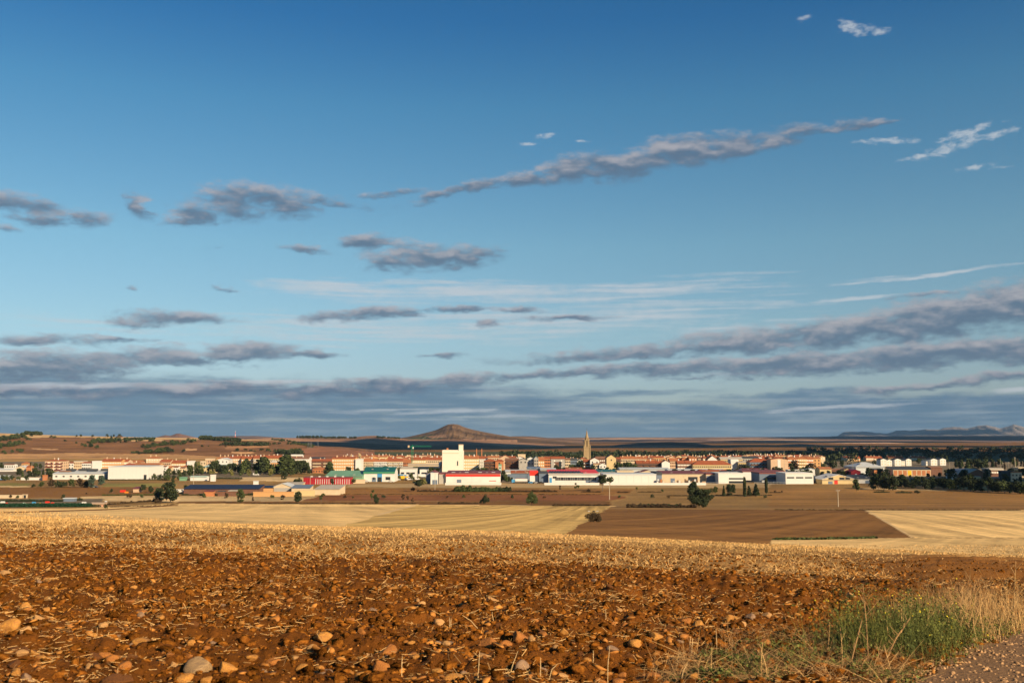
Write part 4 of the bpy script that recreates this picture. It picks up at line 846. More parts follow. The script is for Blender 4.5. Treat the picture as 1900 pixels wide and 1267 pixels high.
fa, w, h, hr = B(1657, 1727, 871, 866.5, 880, 16, 'mono', CREAM, SLATE, 'long factory with orange brick panels and black roof', cat='factory')
for i in range(8): box('brick_panel', -w / 2 + w * (i + .5) / 8, -.03, 1.0, w / 8 - 1.0, .12, h - 1.8, YELP if i == 3 else BRICK, fa)
B(1622, 1638, 871.5, 869, 880, 14, 'gable', BRICK, SLATE, 'short brick wing of the long factory behind trees', cat='factory')
B(1727, 1748, 868, 865.5, 900, 14, 'gable', UMBER, TILEB, 'low brown barn at the end of the long factory', cat='barn')
B(1764, 1776, 877.5, 875.5, 800, 9, 'hip', WHITE, TILEO, 'little white house with brown shutters among dark sheds', 1, 2, WOODB, cat='house')
B(1775, 1800, 874, 869.5, 840, 18, 'gable', BGREY, BGREY, 'dark sheet roofed shed behind the little white house', cat='shed')
B(1792, 1836, 880, 870.5, 815, 22, 'front', UMBER, CONC, 'broad brown gabled workshop by the wood', 0, 0, cat='workshop')
B(1810, 1820, 884.5, 883.5, 790, 3, 'flat', YEL, CONC, 'tiny yellow kiosk before the broad workshop', cat='kiosk')
B(1836, 1862, 872, 868.5, 860, 14, 'flat', UMBER, CONC, 'shaded flats with many small white windows', 2, 8, BLIND, cat=BL)
B(1844, 1864, 887, 885, 780, 9, 'flat', BRICK, CONC, 'orange brick store half in shade', cat='store')
B(1876, 1896, 876.5, 875, 770, 10, 'flat', CREAM, TILEO, 'cream house with dark blue shutters at the picture edge', 2, 3, cat='house')
B(1864, 1877, 876, 873.5, 772, 10, 'flat', SLATE, SLATE, 'dark block joined to the cream house', cat='house')
B(1890, 1910, 868.5, 867, 850, 12, 'flat', CREAM, CREAM, 'cream flats above the cream house with shutters', 1, 4, cat=BL)
cn_, w, h, hr = B(1870, 1925, 898.5, 896.5, 640, 9, 'flat', ORP, ORP, 'orange striped filling station canopy over dark pumps', cat='canopy')
for o_ in list(cn_.children):
    if o_.name.startswith('wall'): o_.scale.z *= .18; o_.location.z = h * .8
for i in range(4): box('leg', -w / 2 + w * (i + .5) / 4, 2, 0, .5, .5, h * .8, STEEL, cn_)
# --- roofs packed into the old town: each a house of its own
fill = random.Random(5); nh = 0
LMK = [(625, 'the bright orange flats'), (652, 'the blank white end block'), (680, 'the belfry flats'), (705, 'the pale balcony flats'), (735, 'the teal roofed hall'), (760, 'the green crane'), (778, 'the yellow flats'), (800, 'the cream flats by the silo'), (825, 'the white silo'), (870, 'the bay-windowed cream flats'), (895, 'the brick chimneys'), (912, 'the dark brick flats'), (930, 'the steep red gable'), (950, 'the dark timber balconies'), (1008, 'the orange corner flats'), (1035, 'the large grey flats'), (1060, 'the dark glazed office'), (1080, 'the church tower'), (1140, 'the big cream gable'), (1165, 'the cream dormer flats'), (1188, 'the peach dormer flats'), (1215, 'the brown balcony terrace'), (1236, 'the pure white gable'), (1260, 'the brown houses'), (1290, 'the west end of the yellow school'), (1322, 'the white chapel'), (1345, 'the east end of the yellow school'), (1363, 'the small white house'), (1382, 'the cream balcony flats'), (1410, 'the wide red hipped roof'), (1446, 'the peach gable'), (1470, 'the red brick flats'), (1490, 'the tall orange row'), (1515, 'the last orange block')]
_used = {}
def fill_label(px_, st, wl, rf, Yr):
    lm = min(LMK, key=lambda q: abs(q[0] - px_))[1]; wn = {'cream_render': 'cream', 'peach_brick': 'peach', 'orange_render': 'orange', 'white_render': 'white', 'pale_yellow_render': 'yellow', 'orange_brick': 'brick'}[wl.name]
    rn = {'red_roof_tile': 'red', 'orange_roof_tile': 'orange', 'brown_roof_tile': 'brown'}[rf.name]; sn = {'gable': 'long-roofed', 'hip': 'hip-roofed', 'front': 'gable-fronted'}[st]
    lb = f"{wn} {sn} house, {rn} tiles, {'next' if Yr < 1180 else 'farther'} behind {lm}"; k = _used.get(lb, 0); _used[lb] = k + 1
    return lb if not k else lb.replace('house,', ('smaller', 'third', 'fourth')[min(k - 1, 2)] + ' house,')
for (xa_, xb_, Yr, ytop) in ((618, 820, 1130, 846.5), (640, 820, 1230, 844), (862, 960, 1150, 847), (1000, 1080, 1130, 849), (1150, 1330, 1110, 847.5), (1180, 1420, 1210, 845.5), (1380, 1520, 1150, 846), (1350, 1520, 1260, 844)):
    p = xa_
    while p < xb_:
        ww = fill.uniform(8, 19); st_ = fill.choice(['gable', 'gable', 'hip', 'front']); wl_ = fill.choice([CREAM, PEACH, OCHRE, WHITE, YEL, BRICK]); rf_ = fill.choice([TILE, TILE, TILEO, TILEB]); y_ = ytop + fill.uniform(-1.6, 1.8)
        B(p, p + ww, y_ + fill.uniform(2.0, 3.4), y_, Yr + fill.uniform(-22, 22), 12, st_, wl_, rf_,
          fill_label(p + ww / 2, st_, wl_, rf_, Yr), 1, max(2, int(ww / 4)), fill.choice([GLASS, BLIND]), cat='house', group='tiled houses of the old town', chim=fill.choice([1, 2]), side=False)
        p += ww * fill.uniform(.9, 1.2); nh += 1

# ------------------------------------------------------------------ church tower
cY = 1250; cxx = xY(1089, cY, 840); zg = gz(cxx, cY) - .4
ct = empty('church_tower', cxx, cY, zg, 'tall golden stone church tower with openwork belfry and pointed spire', 'church tower')
pm = lambda a: a * cY / F
z1, z2, z3, z4, z5 = [zY(t, cY) - zg for t in (830, 817.5, 809, 798, 794)]
W1 = pm(11.0); box('shaft', 0, 0, 0, W1, W1, z1, STONE, ct)
for sx in (-1, 1):
    for sy in (-1, 1):
        box('buttress', sx * W1 / 2, sy * W1 / 2, 0, 1.1, 1.1, z1 + 1.0, STONE, ct)
        rod('pinnacle', (sx * W1 / 2, sy * W1 / 2, z1 + 1.0), (sx * W1 / 2, sy * W1 / 2, z1 + 4.0), 0.6, 0.05, STONE, ct, 6)
box('cornice', 0, 0, z1, W1 + 1.0, W1 + 1.0, .7, STONE, ct)
for i in range(2): box('string_course', 0, 0, z1 * (.55 + .25 * i), W1 + .4, W1 + .4, .4, STONE, ct)
W2 = pm(8.4)
for sx in (-1, 1):
    for sy in (-1, 1): box('belfry_pier', sx * (W2 / 2 - .9), sy * (W2 / 2 - .9), z1 + .7, 1.8, 1.8, z2 - z1 - .7, STONE, ct)
for (dx, dy, a_, b_) in ((0, -1, .7, 1.1), (0, 1, .7, 1.1), (1, 0, 1.1, .7), (-1, 0, 1.1, .7)): box('belfry_mullion', dx * (W2 / 2 - .6), dy * (W2 / 2 - .6), z1 + .7, a_, b_, z2 - z1 - .7, STONE, ct)
box('belfry_core', 0, 0, z1 + .7, W2 * .45, W2 * .45, z2 - z1 - .7, UMBER, ct); box('belfry_cap', 0, 0, z2, W2 + .7, W2 + .7, .8, STONE, ct)
v, f = cyl_data((0, 0, z2 + .8), (0, 0, z3), W2 * .36, W2 * .32, 8); mesh_py('lantern', v, f, STONE, ct)
for i in range(8):
    t = i * math.pi / 4 + .39; rod('lantern_pinnacle', (math.cos(t) * W2 * .44, math.sin(t) * W2 * .44, z2 + .8), (math.cos(t) * W2 * .41, math.sin(t) * W2 * .41, z3 - .8), .32, .05, STONE, ct, 5)
v, f = cyl_data((0, 0, z3), (0, 0, z4), W2 * .25, .2, 8); mesh_py('spire', v, f, STONE, ct)
for i in range(3): v, f = cyl_data((0, 0, z3 + 2.0 * i), (0, 0, z3 + 2.0 * i + .4), W2 * (.25 - .05 * i) + .2, W2 * (.25 - .05 * i) + .12, 8); mesh_py('spire_band', v, f, STONE, ct)
rod('cross_pole', (0, 0, z4), (0, 0, z5), .12, .08, SLATE, ct, 5); box('cross_bar', 0, 0, z4 + (z5 - z4) * .65, 1.0, .15, .15, SLATE, ct)
# ------------------------------------------------------------------ crane, chimneys, masts, poles
kY = 1000; kx = xY(764.5, kY); zg = gz(kx, kY) - .3; cr_ = empty('tower_crane', kx, kY, zg, 'green tower crane standing over the red roofs', 'crane')
hc = zY(828.5, kY) - zg; parts = []
for sx in (-.8, .8):
    for sy in (-.8, .8): parts.append(cyl_data((sx, sy, 0), (sx, sy, hc), .16, .16, 4))
for i in range(14):
    a_ = hc * i / 14; b_ = hc * (i + 1) / 14; s = 1 if i % 2 else -1; parts += [cyl_data((-.8 * s, -.8, a_), (.8 * s, -.8, b_), .1, .1, 4), cyl_data((.8, -.8 * s, a_), (.8, .8 * s, b_), .1, .1, 4)]
v, f = join(parts); mesh_py('mast', v, f, GRNP, cr_)
jl = xY(800, kY) - kx; parts = [cyl_data((0, -.6, hc), (jl, -.6, hc), .12, .12, 4), cyl_data((0, .6, hc), (jl, .6, hc), .12, .12, 4), cyl_data((0, 0, hc + 1.1), (jl, 0, hc + 1.0), .1, .1, 4)]
for i in range(10): parts.append(cyl_data((jl * i / 10, -.6, hc), (jl * (i + .5) / 10, 0, hc + 1.1), .07, .07, 4)); parts.append(cyl_data((jl * (i + .5) / 10, 0, hc + 1.1), (jl * (i + 1) / 10, -.6, hc), .07, .07, 4))
v, f = join(parts); mesh_py('jib', v, f, GRNP, cr_)
rod('counter_jib', (0, 0, hc), (-4.2, 0, hc), .35, .35, GRNP, cr_, 4); box('counterweight', -3.6, 0, hc - .9, 1.6, 1.2, 2.2, PEACH, cr_); rod('tower_head', (0, 0, hc), (0, 0, zY(824, kY) - zg), .5, .15, GRNP, cr_, 4); box('cab', .9, -.7, hc - 2.0, 1.1, 1.1, 1.8, WHITE, cr_)
for px_, lb in ((884, 'tall thin brick chimney nearer the silo'), (893.5, 'tall thin brick chimney farther from the silo')):
    Y_ = 1200; x_ = xY(px_, Y_); zg = gz(x_, Y_); c_ = empty('factory_chimney', x_, Y_, zg, lb, 'chimney', 'twin brick chimneys'); hh = zY(832, Y_) - zg
    rod('stack', (0, 0, 0), (0, 0, hh), .85, .55, BRICK, c_, 8); rod('rim', (0, 0, hh - .6), (0, 0, hh), .7, .7, UMBER, c_, 8)
# red and white mast on the plateau
hx = on_hill(0, 440, 815); c_ = empty('antenna_mast', hx[0], hx[1], hx[2], 'red and white antenna mast on the plateau skyline', 'mast'); hh = 16 * hx[1] / F
for i in range(5): rod('mast_section', (0, 0, hh * i / 5), (0, 0, hh * (i + 1) / 5), 1.0 - .15 * i, .85 - .15 * i, (WHITE, REDP)[i % 2], c_, 5)
for i, (px_, py_) in enumerate([(575, 833), (581.5, 832), (593, 829)]):
    hx = on_hill(0, px_, py_); t = empty('power_pylon', hx[0], hx[1], hx[2], 'faint steel pylon on the spur, ' + ('first', 'second', 'third')[i] + ' from the scrub', 'pylon', 'pylons on the spur'); hh = 12 * hx[1] / F; pr = []
    for s1 in (-1, 1):
        for s2 in (-1, 1): pr.append(cyl_data((s1 * 1.8, s2 * 1.8, 0), (s1 * .3, s2 * .3, hh), .16, .12, 3))
    v, f = join(pr); mesh_py('lattice', v, f, STEEL, t)
    for q in range(3): rod('cross_arm', (-3.2 + q * .5, 0, hh * (.7 + .12 * q)), (3.2 - q * .5, 0, hh * (.7 + .12 * q)), .15, .15, STEEL, t, 3)
def pole(px_, base, top, label, Y=None, cross=True, r=.16, group=None):
    if Y is None: x_, Y_, z_ = at(px_, base)
    else: Y_ = Y; x_ = xY(px_, Y_, base); z_ = gz(x_, Y_)
    hh = zY(top, Y_) - z_; t = empty('utility_pole', x_, Y_, z_, label, 'pole', group); rod('shaft', (0, 0, -.3), (0, 0, hh), r * 1.25, r * .8, POLEC, t, 6)
    if cross: rod('cross_arm', (-.9, 0, hh - .5), (.9, 0, hh - .5), .09, .09, POLEC, t, 4)
    for s in ((-.75, .75) if cross else ()): rod('insulator', (s, 0, hh - .45), (s, 0, hh - .1), .09, .07, STEEL, t, 5)
pole(1131, 926.5, 895, 'pale concrete pole in front of the blank hall'); pole(1555.5, 940, 908, 'lone concrete pole at the edge of the brown field', r=.15)
pole(807, 911, 876, 'slim pale pole before the gabled workshop', r=.12, cross=False); pole(359, 898, 860, 'tall lamp pole by the white greenhouse', cross=False, r=.12); pole(575.5, 905, 884, 'pole standing in front of the ribbed crimson shed', cross=False, r=.12)
pole(58.5, 878, 858, 'lamp pole at the garden wall', 900, False); pole(978, 893, 875, 'white sign pole beside the tanker', None, True, .2); pole(495, 878, 861, 'street lamp in front of the poplars', None, False, .11); pole(516, 878, 858, 'second street lamp in front of the poplars', None, False, .11); pole(419.5, 876, 864, 'street lamp beside the gold warehouse', None, False, .11); pole(563, 876, 860, 'street lamp by the orange bungalow', None, False, .11)
pole(1456, 880, 836, 'thin tall mast between wood and orange row', 900, False, .12); pole(1583, 882, 850, 'thin mast by the crimson emblem shed', 900, False, .12); pole(1836, 895, 872, 'pale pole before the broad brown workshop', 760, False); pole(1762, 868, 858, 'short pole above the brown barn', 950, False, .1)
for i, (px_, tp, rr) in enumerate([(1857, 850, .12), (1862, 858, .1), (1867, 857, .1), (1872, 857, .1), (1877, 857, .1), (1884, 848, .3), (1890, 857, .12), (1892, 856, .12), (1898, 855, .12)]):
    pole(px_, 872, tp, 'grey mast of the electrical substation, ' + ('first', 'second', 'third', 'fourth', 'fifth', 'thick sixth', 'seventh', 'eighth', 'ninth')[i] + ' from the wood', 940, i % 2 == 1, rr, 'substation masts')

# ------------------------------------------------------------------ farms and sheds in the fields before the town
FB = B
FB(341, 481, 907, 900.5, 590, 12, 'mono', UMBER, NAVY, 'long dark farm building with a navy blue sheet roof', 0, 0, cat='farm building')
FB(480, 507, 905, 902, 600, 9, 'mono', OCHRE, NAVY, 'sloping navy lean-to joining farm building and greenhouse', cat='shed')
FB(379, 396, 911.5, 910.3, 572, 4, 'mono', BRICK, MAROON, 'brick lean-to with pale top under the navy roof', cat='shed')
FB(404, 416, 911.5, 910.5, 572, 4, 'flat', UMBER, SLATE, 'dark hutch beside the brick lean-to', cat='shed')
FB(424, 446, 911, 909.8, 572, 4, 'mono', UMBER, CONC, 'pale roofed hutch under the far end of the navy roof', cat='shed')
grh, w, h, hr = FB(508, 540, 903, 897, 600, 14, 'front', CREAM, SHEET, 'pale gabled greenhouse with a wide grey front window', cat='greenhouse')
box('window', 0, -.04, .8, w * .9, .18, h - 1.4, GREYW, grh)
FB(531, 560, 899, 895.5, 640, 10, 'mono', YEL, CONC, 'flat tan roof rising behind the greenhouse', cat='shed')
FB(541, 575, 905.5, 900.5, 592, 10, 'mono', CREAM, BGREY, 'cream shed with blue-grey roof beside the greenhouse', cat='shed')
FB(470, 545, 913, 912, 572, .6, 'flat', OCHRE, OCHRE, 'long orange earth wall before the greenhouse', cat='wall')
FB(546, 584, 909, 908, 575, .6, 'flat', YEL, CREAM, 'cream rubble wall next to the blue-grey shed', cat='wall')
FB(584, 630, 907.5, 901.5, 585, 20, 'mono', CREAM, CONC, 'grey sloping concrete silage slab', cat='slab')
tk = FB(470, 478, 893, 892, 700, 3, 'flat', WHITE, SHEET, 'white water tank on legs in the tan field', cat='water tank')
FB(390.5, 398, 882, 880.5, 770, 4, 'flat', WHITE, WHITE, 'upright white cabin between hedges', cat='cabin')
FB(353, 383, 885, 883, 780, 7, 'gable', WHITE, PMINT, 'long low white greenhouse by the lamp pole', cat='greenhouse')
FB(333, 344, 886.5, 885, 780, 5, 'gable', MINT, MINT, 'small green tunnel beside the white greenhouse', cat='tunnel')
FB(247, 257, 906.5, 903.5, 612, 6, 'mono', PEACH, MAROON, 'small shed with maroon roof at the farm gate', cat='shed')
FB(-8, 41, 919, 918, 552, .5, 'flat', CREAM, CREAM, 'long cream boundary wall in the brown field', cat='wall')
gt_ = FB(42, 50.5, 918, 916.8, 552, .6, 'flat', CREAM, CREAM, 'cream gate pier with black gate in the boundary wall', cat='gate'); box('gate_leaf', 0, -.03, .3, 1.3, .1, 1.9, GLASS, gt_[0])
FB(166, 193, 936, 934.5, 440, 3, 'mono', PINKW, PEACH, 'low pink hut half hidden by the garden hedge', cat='hut')
FB(117, 137, 924.8, 923.6, 515, 3.5, 'flat', BGREY, SHEET, 'grey metal container in the allotment', cat='container')
# garden clutter
CL = [(4, 933, 7, 'white garden cabin', WHITE), (12, 933.5, 3, 'small red crate beside the white cabin', REDP), (44, 934, 4, 'mint green water butt', PMINT), (62, 933.5, 6, 'blue tarpaulin pile', BLUEP), (73, 934, 3, 'yellow barrel', YELP), (87, 933, 7, 'big red trailer box', REDP), (97, 934, 5, 'red cart beside the trailer box', REDP), (155, 934, 7, 'white covered seed frame', WHITE), (147, 935, 4, 'blue bin', BLUEP), (227, 913, 9, 'bright red farm trailer', REDP), (234, 914.5, 6, 'orange hay bale stack', ORP), (196, 931, 4, 'tiny white stone heap at the field edge', WHITE), (392, 912, 8, 'white feed trailer under the navy roof', WHITE)]
for px_, py_, ww, lb, m_ in CL:
    x_, Y_, z_ = at(px_, py_); s = ww * Y_ / F; t = empty('garden_item', x_, Y_, z_, lb + (' in the allotment behind the long hedge' if px_ < 200 else ' near the farm'), lb.split()[-1] if lb.split()[-1] in ('cabin', 'crate', 'butt', 'pile', 'barrel', 'box', 'cart', 'frame', 'bin', 'trailer') else 'farm item')
    t.name = {'edge': 'stone_heap', 'box': 'trailer_box', 'pile': 'tarpaulin_pile', 'stack': 'bale_stack', 'frame': 'seed_frame', 'butt': 'water_butt', 'roof': 'feed_trailer'}.get(lb.split()[-1], lb.split()[-1])
    v, f = prism_x(-s / 2, s / 2, [(0, 0), (s * .6, 0), (s * .6, s * .34), (s * .3, s * .46), (0, s * .34)]); mesh_py('body', v, f, m_, t); box('base', 0, s * .3, -.1, s * 1.04, s * .7, .16, UMBER, t)

# ------------------------------------------------------------------ vehicles
def vehicle(px_, py_, kind, paint, label, ang_=0.0, Y=None):
    if Y is None: x_, Y_, z_ = at(px_, py_)
    else: Y_ = Y; x_ = xY(px_, Y_, py_); z_ = gz(x_, Y_)
    z_ += .02
    nm = {'car': 'parked_car', 'van': 'parked_van', 'truck': 'truck', 'tanker': 'tanker_lorry'}[kind]
    t = empty(nm, x_, Y_, z_, label, {'car': 'car', 'van': 'van', 'truck': 'truck', 'tanker': 'lorry'}[kind], None, ang_)
    if kind in ('car', 'van'):
        l, wd = (4.3, 1.8) if kind == 'car' else (5.2, 2.0)
        pts = [(-l / 2, .35), (l / 2, .35), (l / 2, .8), (l * .3, .95), (l * .12, 1.45), (-l * .32, 1.45), (-l * .46, .98), (-l / 2, .9)] if kind == 'car' else [(-l / 2, .4), (l / 2, .4), (l / 2, 1.0), (l * .38, 1.25), (l * .24, 2.1), (-l / 2, 2.15)]
        v, f = prism_y(-wd / 2, wd / 2, pts); mesh_py('body', v, f, paint, t)
        gp = [(l * .24, 1.0), (l * .10, 1.38), (-l * .30, 1.38), (-l * .40, 1.02)] if kind == 'car' else [(l * .34, 1.3), (l * .22, 1.95), (l * .06, 1.95), (l * .06, 1.3)]
        v, f = prism_y(-wd / 2 - .015, wd / 2 + .015, gp[::-1] if False else gp); mesh_py('window', v, f, GLASS, t); wr = .33; ws_ = (-l * .3, l * .3)
    else:
        l, wd = (9.0, 2.4) if kind == 'truck' else (11.5, 2.5); wr = .5; ws_ = (-l * .38, -l * .22, l * .36)
        box('cab', l / 2 - 1.1, 0, .6, 2.2, wd, 2.3, paint if kind == 'truck' else BLUEP, t); box('windscreen', l / 2 - .02, 0, 1.7, .12, wd * .85, .9, GLASS, t); box('chassis', -.4, 0, .55, l - 1.2, .9, .35, RUB, t)
        if kind == 'truck': box('load_box', -1.2, 0, .95, l - 3.0, wd, 2.3, paint, t)
        else:
            v, f = cyl_data((-l / 2, 0, 2.1), (l / 2 - 2.6, 0, 2.1), 1.25, 1.25, 14); mesh_py('tank', v, f, WHITE, t); box('orange_stripe', -1.2, 0, 3.2, l - 3.4, .9, .22, ORP, t)
    for wx in ws_:
        for sy in (-1, 1):
            v, f = cyl_data((wx, sy * (wd / 2 - .22), wr), (wx, sy * (wd / 2 + .02), wr), wr, wr, 10); mesh_py('wheel', v, f, RUB, t)
vehicle(964, 896.5, 'tanker', WHITE, 'white tanker lorry with an orange stripe and blue cab', math.pi)
vehicle(175, 904.5, 'car', WHITE, 'white car driving on the lane below the tree clump')
vehicle(475, 882, 'van', WHITE, 'white van on the lane before the poplars')
for px_, py_, kd, pt, lb, yy in [(747, 887.5, 'truck', YELP, 'yellow truck in the yard beside the teal hall', 800), (744, 884.5, 'truck', BLUEP, 'blue covered truck behind the yellow truck', 830), (738, 888, 'car', WHITE, 'white car nearest the teal hall', 790), (757, 888, 'van', WHITE, 'white van to the right of the yellow truck', 792), (765, 888, 'car', STEEL, 'silver car beside the white van', 794), (773, 887, 'van', WHITE, 'second white van at the end of the yard', 796), (785, 884, 'truck', WHITE, 'white box truck before the cream hall', 840),
    (681, 891, 'car', WHITE, 'white car by the window of the teal hall', 755), (725, 891.5, 'car', WHITE, 'white car at the corner of the teal hall', 755), (336, 914, 'van', WHITE, 'white van parked under the trees at the farm', None), (350, 915, 'car', WHITE, 'white car beside the farm van', None), (364, 915.5, 'car', BLUEP, 'blue car in the shade of the farm', None), (942, 888, 'car', MINT, 'green car behind the tanker', 780), (950, 886, 'car', WHITE, 'white car in the yard behind the tanker', 800), (986, 892, 'car', BLUEP, 'dark blue car right of the sign pole', 735), (994, 893, 'car', STEEL, 'grey car before the shade-coloured side block', 735), (1004, 893, 'car', RUB, 'black car before the shade-coloured side block', 734), (1100, 895, 'car', STEEL, 'silver car near the pine', 728), (1420, 893, 'van', STEEL, 'grey van in the fenced yard', 738), (1440, 894, 'car', WHITE, 'white car in the fenced yard', 736),
    (868, 871, 'car', WHITE, 'white car parked below the cream bay-windowed flats', 900), (876, 872, 'car', STEEL, 'silver car parked below the cream bay-windowed flats', 895), (902, 873, 'van', WHITE, 'white van parked below the dark brick flats', 890), (912, 873, 'car', REDP, 'red car parked below the dark brick flats', 888), (920, 873, 'car', WHITE, 'white car parked near the green machine tower', 886), (1900, 912, 'car', ORP, 'orange car under the filling station canopy', None), (6, 887, 'car', BLUEP, 'blue car at the silvery shed', 790), (10, 886, 'van', WHITE, 'white van at the silvery shed', 800)]:
    vehicle(px_, py_, kd, pt, lb, 0.0, yy)
# yard fence of the blue-grey hall and pallets
def picket(px0, px1, Y, hgt, n, label, m_):
    x0, x1 = xY(px0, Y, 893), xY(px1, Y, 893); z = gz((x0 + x1) / 2, Y); t = empty('fence', (x0 + x1) / 2, Y, z, label, 'fence'); w = x1 - x0
    for i in range(n): box('post', -w / 2 + w * i / (n - 1), 0, -.3, .12, .12, hgt + .3, m_, t)
    box('rail', 0, -.09, hgt * .9, w, .05, .08, m_, t); box('rail', 0, -.09, hgt * .3, w, .05, .08, m_, t)
picket(1400, 1456, 716, 2.0, 22, 'low pale fence before the blue-grey hall', STEEL); picket(1310, 1345, 716, 1.8, 14, 'low pale fence before the sliding doors', STEEL); picket(1222, 1308, 716, 1.5, 20, 'low pale fence before the pallet yard', STEEL)
x0 = xY(1112, 716, 893); 
for i, (p0, p1, lb) in enumerate([(826, 930, 'low white base wall before the red banded hall'), (1010, 1112, 'low white base wall before the windowed hall'), (1120, 1310, 'low white base wall before the blank hall and the pallets')]):
    B(p0, p1, 896.3, 895.8, 709, .4, 'flat', WHITE, WHITE, lb, cat='wall')
pr_ = random.Random(3)
for i in range(26):
    px_ = (1220 + i * 1.1) if i < 9 else (1250 + (i - 9) * 3.6); Y_ = 722 + pr_.uniform(-2, 3); x_ = xY(px_, Y_, 890); z_ = gz(x_, Y_); t = empty('pallet_stack', x_, Y_, z_, 'wooden pallet stack in the yard against the cream hall', 'pallets', 'pallet stacks in the yard')
    nn = pr_.randint(2, 5); m_ = pr_.choice([PEACH, BRICK, WHITE, UMBER])
    for q in range(nn): box('pallet', 0, 0, q * .75, 1.2, 1.0, .62, m_, t, pr_.uniform(-.1, .1))
# the light marks lying on the olive field: a little heap of white bags
x_, Y_, z_ = at(1101, 949); t = empty('bag_heap', x_, Y_, z_, 'few white bags and a dark one left on the striped field', 'bags')
for i, (dx, m_) in enumerate([(-1.2, GREYW), (.1, RUB), (1.1, GREYW)]): v, f = cyl_data((dx - .3, 0, .12), (dx + .3, .1, .12), .16, .12, 8); mesh_py('bag', v, f, m_, t)

# ------------------------------------------------------------------ trees and shrubs
LEAF = mat('leaf_dark', (0.034, 0.046, 0.018), 0.85, 0.12, 0.5, island=0.45); LEAFM = mat('leaf_mid', (0.060, 0.078, 0.024), 0.85, 0.12, 0.5, island=0.45)
LEAFY = mat('leaf_yellowing', (0.16, 0.15, 0.045), 0.85, 0.12, 0.5, island=0.4); LEAFB = mat('leaf_blue_green', (0.055, 0.085, 0.060), 0.85, 0.12, 0.5, island=0.4)
LEAFR = mat('bramble_leaf', (0.075, 0.048, 0.024), 0.9, 0.2, 0.5, island=0.5); BARK = mat('bark', (0.16, 0.12, 0.085), 0.9, 0.15, 2.0)
def leafcloud(blobs_, n, size, g, outward=0.6):
    """n leaf-sized quads spread through ellipsoids (cx,cy,cz,rx,ry,rz)"""
    bl = np.array(blobs_, float); vol = bl[:, 3] * bl[:, 5] + 1e-6; idx = g.choice(len(bl), n, p=vol / vol.sum())
    dirs = g.normal(size=(n, 3)); dirs /= np.linalg.norm(dirs, axis=1)[:, None]; rr = g.random(n) ** 0.38
    c = bl[idx, :3] + dirs * rr[:, None] * bl[idx, 3:6]
    nn = dirs * outward + g.normal(size=(n, 3)) * .6; nn /= np.linalg.norm(nn, axis=1)[:, None]
    a = np.cross(nn, g.normal(size=(n, 3))); a /= np.linalg.norm(a, axis=1)[:, None]; b = np.cross(nn, a)
    s = size * (0.6 + 0.8 * g.random(n))[:, None]; a = a * s; b = b * s * .7
    v = np.stack([c - a - b, c + a - b * .6, c + a * .8 + b, c - a * .7 + b], 1).reshape(-1, 3)
    return v, np.arange(4 * n).reshape(n, 4)
def rblobs(kind, r_):
    o = []
    if kind == 'round':
        for i in range(22): t = r_.uniform(0, 6.28); z = r_.uniform(.16, .86); q = r_.uniform(.3, 1) * .36 * math.sin(min(1, (z - .02) / .9) * math.pi) ** .6; o.append((math.cos(t) * q, math.sin(t) * q, z, r_.uniform(.12, .20), r_.uniform(.12, .20), r_.uniform(.09, .14)))
    elif kind == 'poplar':
        for i in range(14): z = .16 + .80 * i / 14; q = .12 * math.sin(min(1, (1.05 - z) * 1.9) * 1.57); o.append((r_.uniform(-.06, .06), r_.uniform(-.06, .06), z, q + .02, q + .02, .08))
    elif kind == 'cypress':
        for i in range(14): z = .12 + .84 * i / 14; q = .085 * min(1, (1.0 - z) * 4) ** .6; o.append((0, 0, z, q, q, .06))
    elif kind == 'conifer':
        for i in range(11): z = .14 + .80 * i / 11; q = .24 * (1.03 - z); o += [(r_.uniform(-.05, .05), 0, z, q, q, .05)]
    elif kind == 'pine':
        for i in range(16): t = r_.uniform(0, 6.28); q = r_.uniform(0, .26); o.append((math.cos(t) * q, math.sin(t) * q, r_.uniform(.50, .88), r_.uniform(.10, .17), r_.uniform(.10, .17), r_.uniform(.05, .10)))
    elif kind == 'sparse':
        for i in range(9): t = r_.uniform(0, 6.28); q = r_.uniform(.05, .32); o.append((math.cos(t) * q, math.sin(t) * q, r_.uniform(.4, .92), r_.uniform(.05, .11), r_.uniform(.05, .11), r_.uniform(.05, .09)))
    elif kind == 'bush':
        for i in range(12): t = r_.uniform(0, 6.28); q = r_.uniform(0, .42); o.append((math.cos(t) * q, math.sin(t) * q, r_.uniform(.25, .70) * (1.1 - q), r_.uniform(.14, .24), r_.uniform(.14, .24), r_.uniform(.16, .26)))
    return o
_crown = {}; _trunk = {}
def crown_mesh(kind, var_, n, m_):
    k = (kind, var_, n, m_.name)
    if k not in _crown:
        r_ = random.Random(hash((kind, var_)) % 99991 if False else sum(map(ord, kind)) * 7 + var_); g = np.random.default_rng(sum(map(ord, kind)) + var_)
        v, f = leafcloud(rblobs(kind, r_), n, {250: .062, 600: .048, 1600: .034, 3200: .026}[n], g)
        o = mesh_np('crown', v, f, m_); me = o.data; bpy.data.objects.remove(o); _crown[k] = me
    return _crown[k]
